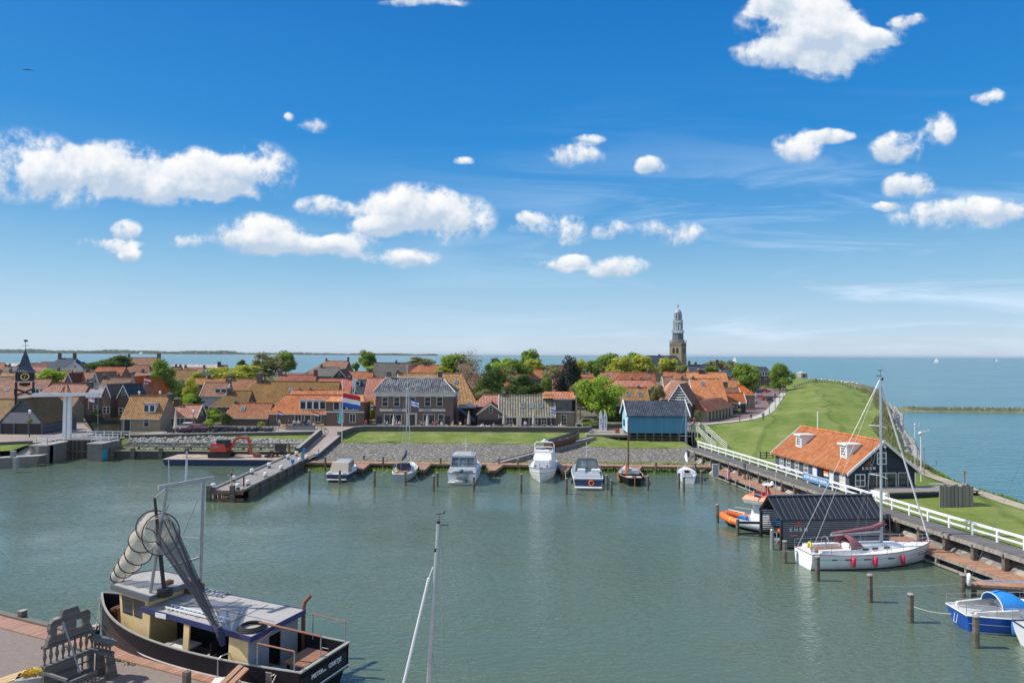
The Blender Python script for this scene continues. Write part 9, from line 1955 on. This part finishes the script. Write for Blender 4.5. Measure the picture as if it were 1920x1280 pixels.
for u,lb,m_ in ((1158,'rusty red winch on the landing by the blue barn','red_dark'),(1165,'cream folding board on the landing by the barn door','canvas_cream'),(1108,'dark capstan block on the bank beside the slipway head','grey')):
    x=Q(u,804,118).x;mb=MB();mb.hexa([(-.4,-.3,0),(.4,-.3,0),(.4,.3,0),(-.4,.3,0)],[(-.25,-.1,.8),(.25,-.1,.8),(.25,.1,.8),(-.25,.1,.8)]);mb.tube([(-.5,0,.5),(.5,0,.5)],.12,7);single('winch' if m_ != 'canvas_cream' else 'folding_board',lb,'deck gear',mb,m_,(x,118 if u != 1108 else 116.8,2.62 if u != 1108 else 2.5))
for yy_,z0 in ((121.5,.55),(122.2,.9)):
    pass
T=Thing('wooden_fence','low brown wooden rail fence behind the beach flags','fence',(Q(1150,795,123).x,123,2.6));mb=MB();mb.box(Q(1095,795,123).x,Q(1172,795,123).x,122.95,123.05,3.3,3.45);mb.box(Q(1095,795,123).x,Q(1172,795,123).x,122.95,123.05,2.9,3.0);T.part('rail',mb,'wood_play',world=True)
for i in range(6):x=Q(1095+15*i,795,123).x;mb=MB();mb.box(x-.06,x+.06,123.06,123.16,2.6,3.5);T.part('post',mb,'wood_play',world=True)
T=Thing('stair_railing','white descending timber railings between blue barn and walkway','railing',(29,110,2));
A_,B_,C_=Q(1292,800,121),Q(1308,808,113),Q(1343,842,100.5)
for off in (0,1.6):
    for z in (.35,.7,1.05):
        mb=MB();mb.bar(A_+Vector((off,0,z-.3)),B_+Vector((off,0,z-.3)),.08,.1);mb.bar(B_+Vector((off,0,z-.3)),C_+Vector((off,0,z-.3)),.08,.1);T.part('rail',mb,'frame_cream',world=True)
    for k in range(8):
        p=(A_+(B_-A_)*k/3 if k<3 else B_+(C_-B_)*(k-3)/4)+Vector((off,0,0));mb=MB();mb.box(p.x-.07,p.x+.07,p.y-.07,p.y+.07,min(.8,p.z-1.2),p.z+.85);T.part('post',mb,'frame_cream',world=True)
T=Thing('field_rail_fence','short dark green rail fence beside the rescue station end wall','fence',(30.9,86,2.2));a_,b_=P(1426,862,2.2),P(1450,862,2.2)
for z in (.25,.6,.95):mb=MB();mb.bar(a_+Vector((0,0,z)),b_+Vector((0,0,z)),.08,.1);T.part('rail',mb,'lamp_green',world=True)
for k in (0,.5,1):p=a_+(b_-a_)*k;mb=MB();mb.box(p.x-.06,p.x+.06,p.y+.06,p.y+.16,2.0,3.3);T.part('post',mb,'lamp_green',world=True)
for (u,v,h_,m_,lb) in ((1341,893,1.5,'lead','grey cabinet on the lower jetty near its left end'),(1366,898,1.0,'cloth_pink','small pink white power post on the lower jetty'),(1486,990,.1,'black','x')):
    if lb=='x':continue
    p=P(u,v,.92);mb=MB();mb.box(-.35 if h_>1.2 else-.12,.35 if h_>1.2 else .12,-.2,.2,0,h_);mb.box(-.38 if h_>1.2 else-.14,.38 if h_>1.2 else .14,-.23,.23,h_,h_+.06);single('cabinet' if h_>1.2 else 'power_post',lb,'cabinet',mb,m_,p)
b=G(1778,938)
mb=MB()
for i in range(9000):
    y=R6.uniform(20,98);xs_=np.interp(y,[p[1] for p in Rp[:6]],[p[0] for p in Rp[:6]])+1.1;x=xs_+R6.uniform(.7,3.6)*(1 if y<84 else .8);h_=R6.uniform(.1,.4);z=drop(x,y)-.1;z=max(z,-.1);zt_=z+.15+h_;a=R6.uniform(0,3.14);w_=R6.uniform(.05,.12);dx,dy=math.cos(a)*w_,math.sin(a)*w_;lx_,ly_=R6.uniform(-.25,.25),R6.uniform(-.25,.25)
    mb.add([(x-dx,y-dy,z),(x+dx,y+dy,z),(x+dx*.6+lx_,y+dy*.6+ly_,zt_),(x-dx*.6+lx_,y-dy*.6+ly_,zt_-.1)],[(0,1,2,3)])
struct('shore_reeds',mb,'leaf_mid',kind='stuff',label='green reeds along the right shore beyond the sandy path',cat='reeds')
mb=MB()
for i in range(5200):
    x=R6.uniform(-28,28);y=R6.uniform(93.4,97.8);z=drop(x,y)-.05;h_=R6.uniform(.15,.5);a=R6.uniform(0,3.14);w_=R6.uniform(.05,.12);dx,dy=math.cos(a)*w_,math.sin(a)*w_
    mb.add([(x-dx,y-dy,max(z,-.05)),(x+dx,y+dy,max(z,-.05)),(x+dx*.4+R6.uniform(-.15,.15),y,max(z,0)+h_)],[(0,1,2)])
struct('shore_grass_tufts',mb,'leaf_mid',kind='stuff',label='green tufts growing along the waterline under the long jetty',cat='waterside plants')
mb=MB()
for i in range(3500):
    k=R6.random();y=84+k*k*170;xr_=np.interp(y,[p[1] for p in Rp[4:17]],[p[0] for p in Rp[4:17]]);xs_=np.interp(y,[p[1] for p in Sp[4:17]],[p[0] for p in Sp[4:17]]);x=xr_+(xs_-xr_)*(R6.random()**1.3)*.62;z=drop(x,y)-.05;h_=R6.uniform(.15,.5)*(1+y/200);a=R6.uniform(0,3.14);w_=R6.uniform(.08,.2)*(1+y/150);dx,dy=math.cos(a)*w_,math.sin(a)*w_
    mb.add([(x-dx,y-dy,z),(x+dx,y+dy,z),(x+dx*.4,y+dy*.4,z+h_)],[(0,1,2)])
struct('dry_grass',mb,'leaf_olive',kind='stuff',label='rough dry grass on the sea slope of the dike',cat='grass')
mb=MB()
for i in range(2600):
    x=R6.uniform(118,272);y=204-(x-121)/2.2*.12+R6.uniform(-2.5,3);h_=R6.uniform(.2,.9);w_=R6.uniform(.15,.4);mb.add([(x-w_,y,.3),(x+w_,y,.3),(x+w_*.3,y,.6+h_)],[(0,1,2)])
struct('spit_grass',mb,'leaf_dry',kind='stuff',label='rough grass growing on the narrow spit in the sea',cat='grass')
# ================================================================== BIRDS AND FAR YACHTS
for (u,v,D_,s,lb) in ((53,131,60,1,'large dark bird flying at the upper left of the sky'),(1337,385,120,.9,'tiny dark bird high on the right of the sky'),(850,579,160,1,'tiny dark bird above the hotel'),(707,590,170,.8,'tiny bird left above the hotel'),(1090,627,180,.8,'tiny bird above the row of church trees')):
    p=Q(u,v,D_);T=Thing('bird',lb,'bird',p,.3);mb=MB();mb.tube([(0,-.22,0),(0,0,.02),(0,.22,0)],[.02,.06,.02],6);T.part('body',mb,'black');
    for sd_ in (-1,1):mb=MB();mb.prism([(0,-.07),(sd_*.35,-.12),(sd_*.62,-.02),(sd_*.3,.05),(0,.09)],lambda q,sd_=sd_:(q[0],q[1],.02-.25*abs(q[0])+.12*abs(q[0])*(1-abs(q[0]))),lambda q,sd_=sd_:(q[0],q[1],.035-.25*abs(q[0])+.12*abs(q[0])*(1-abs(q[0]))));T.part('wing',mb,'black')
    T.o.scale=(s*.8,)*3
for (u,v,hp_,lb) in ((1751,680,10,'white sailing yacht far out on the sea at the right'),(1373,679,11,'white sail passing behind the street trees'),(1866,677.5,5,'tiny white sail near the right edge of the horizon'),(898,667,3.5,'tiny white sail on the horizon behind the bare tree')):
    D_={1751:1700,1373:1500,1866:2600,898:2500}[u];p=P(u,v,0) if 400<P(u,v,0).y<4000 else Vector((Q(u,v,D_).x,D_,0));D_=p.y;hh_=hp_/1280*D_;T=Thing('distant_yacht',lb,'sailing yacht',(p.x,p.y,0),-.7,'yachts out at sea');h,rows=hull(hh_*.8,hh_*.22,hh_*.08,n=8);T.part('hull',h,'white_hull');mb=MB();mb.prism([(hh_*.42,hh_*.12),(hh_*.02,hh_*.14),(hh_*.40,hh_)],lambda q:(q[0],-.1,q[1]),lambda q:(q[0],.1,q[1]));T.part('mainsail',mb,'white');mb=MB();mb.prism([(hh_*.45,hh_*.9),(hh_*.45,hh_*.15),(hh_*.78,hh_*.1)],lambda q:(q[0],-.1,q[1]),lambda q:(q[0],.1,q[1]));T.part('jib',mb,'white')
for i in range(14):
    x=-4300+i*190+R8.uniform(-60,60);y=7000+800*math.sin((x+6600)/7800*2.2)-20;w_=R8.uniform(14,34);mb=MB();mb.box(-w_/2,w_/2,-8,8,0,9);mb.extx([(-9,9),(9,9),(0,15)],-w_/2,w_/2) if False else mb.prism([(-9,9),(9,9),(0,15)],lambda p:(-w_/2,p[0],p[1]),lambda p:(w_/2,p[0],p[1]))
    single('distant_house','tiny pale house on the far shore across the bay','house',mb,R8.choice(['white','stone','tile_orange','stone']),(x,y,3),0,'houses on the far shore')
# ================================================================== HAZE
hm,k=newmat('haze');pv=k.n('ShaderNodeVolumePrincipled',i={'Color':(.80,.88,1.0,1),'Density':HAZE,'Anisotropy':.2});k.n('ShaderNodeOutputMaterial',i={1:pv.outputs[0]})
if HAZE>0:
    mb=MB();mb.box(-41000,41000,-420,41000,-1.9,62);struct('haze',mb,'haze',kind='stuff',label='thin pale haze over the sea and town',cat='haze')
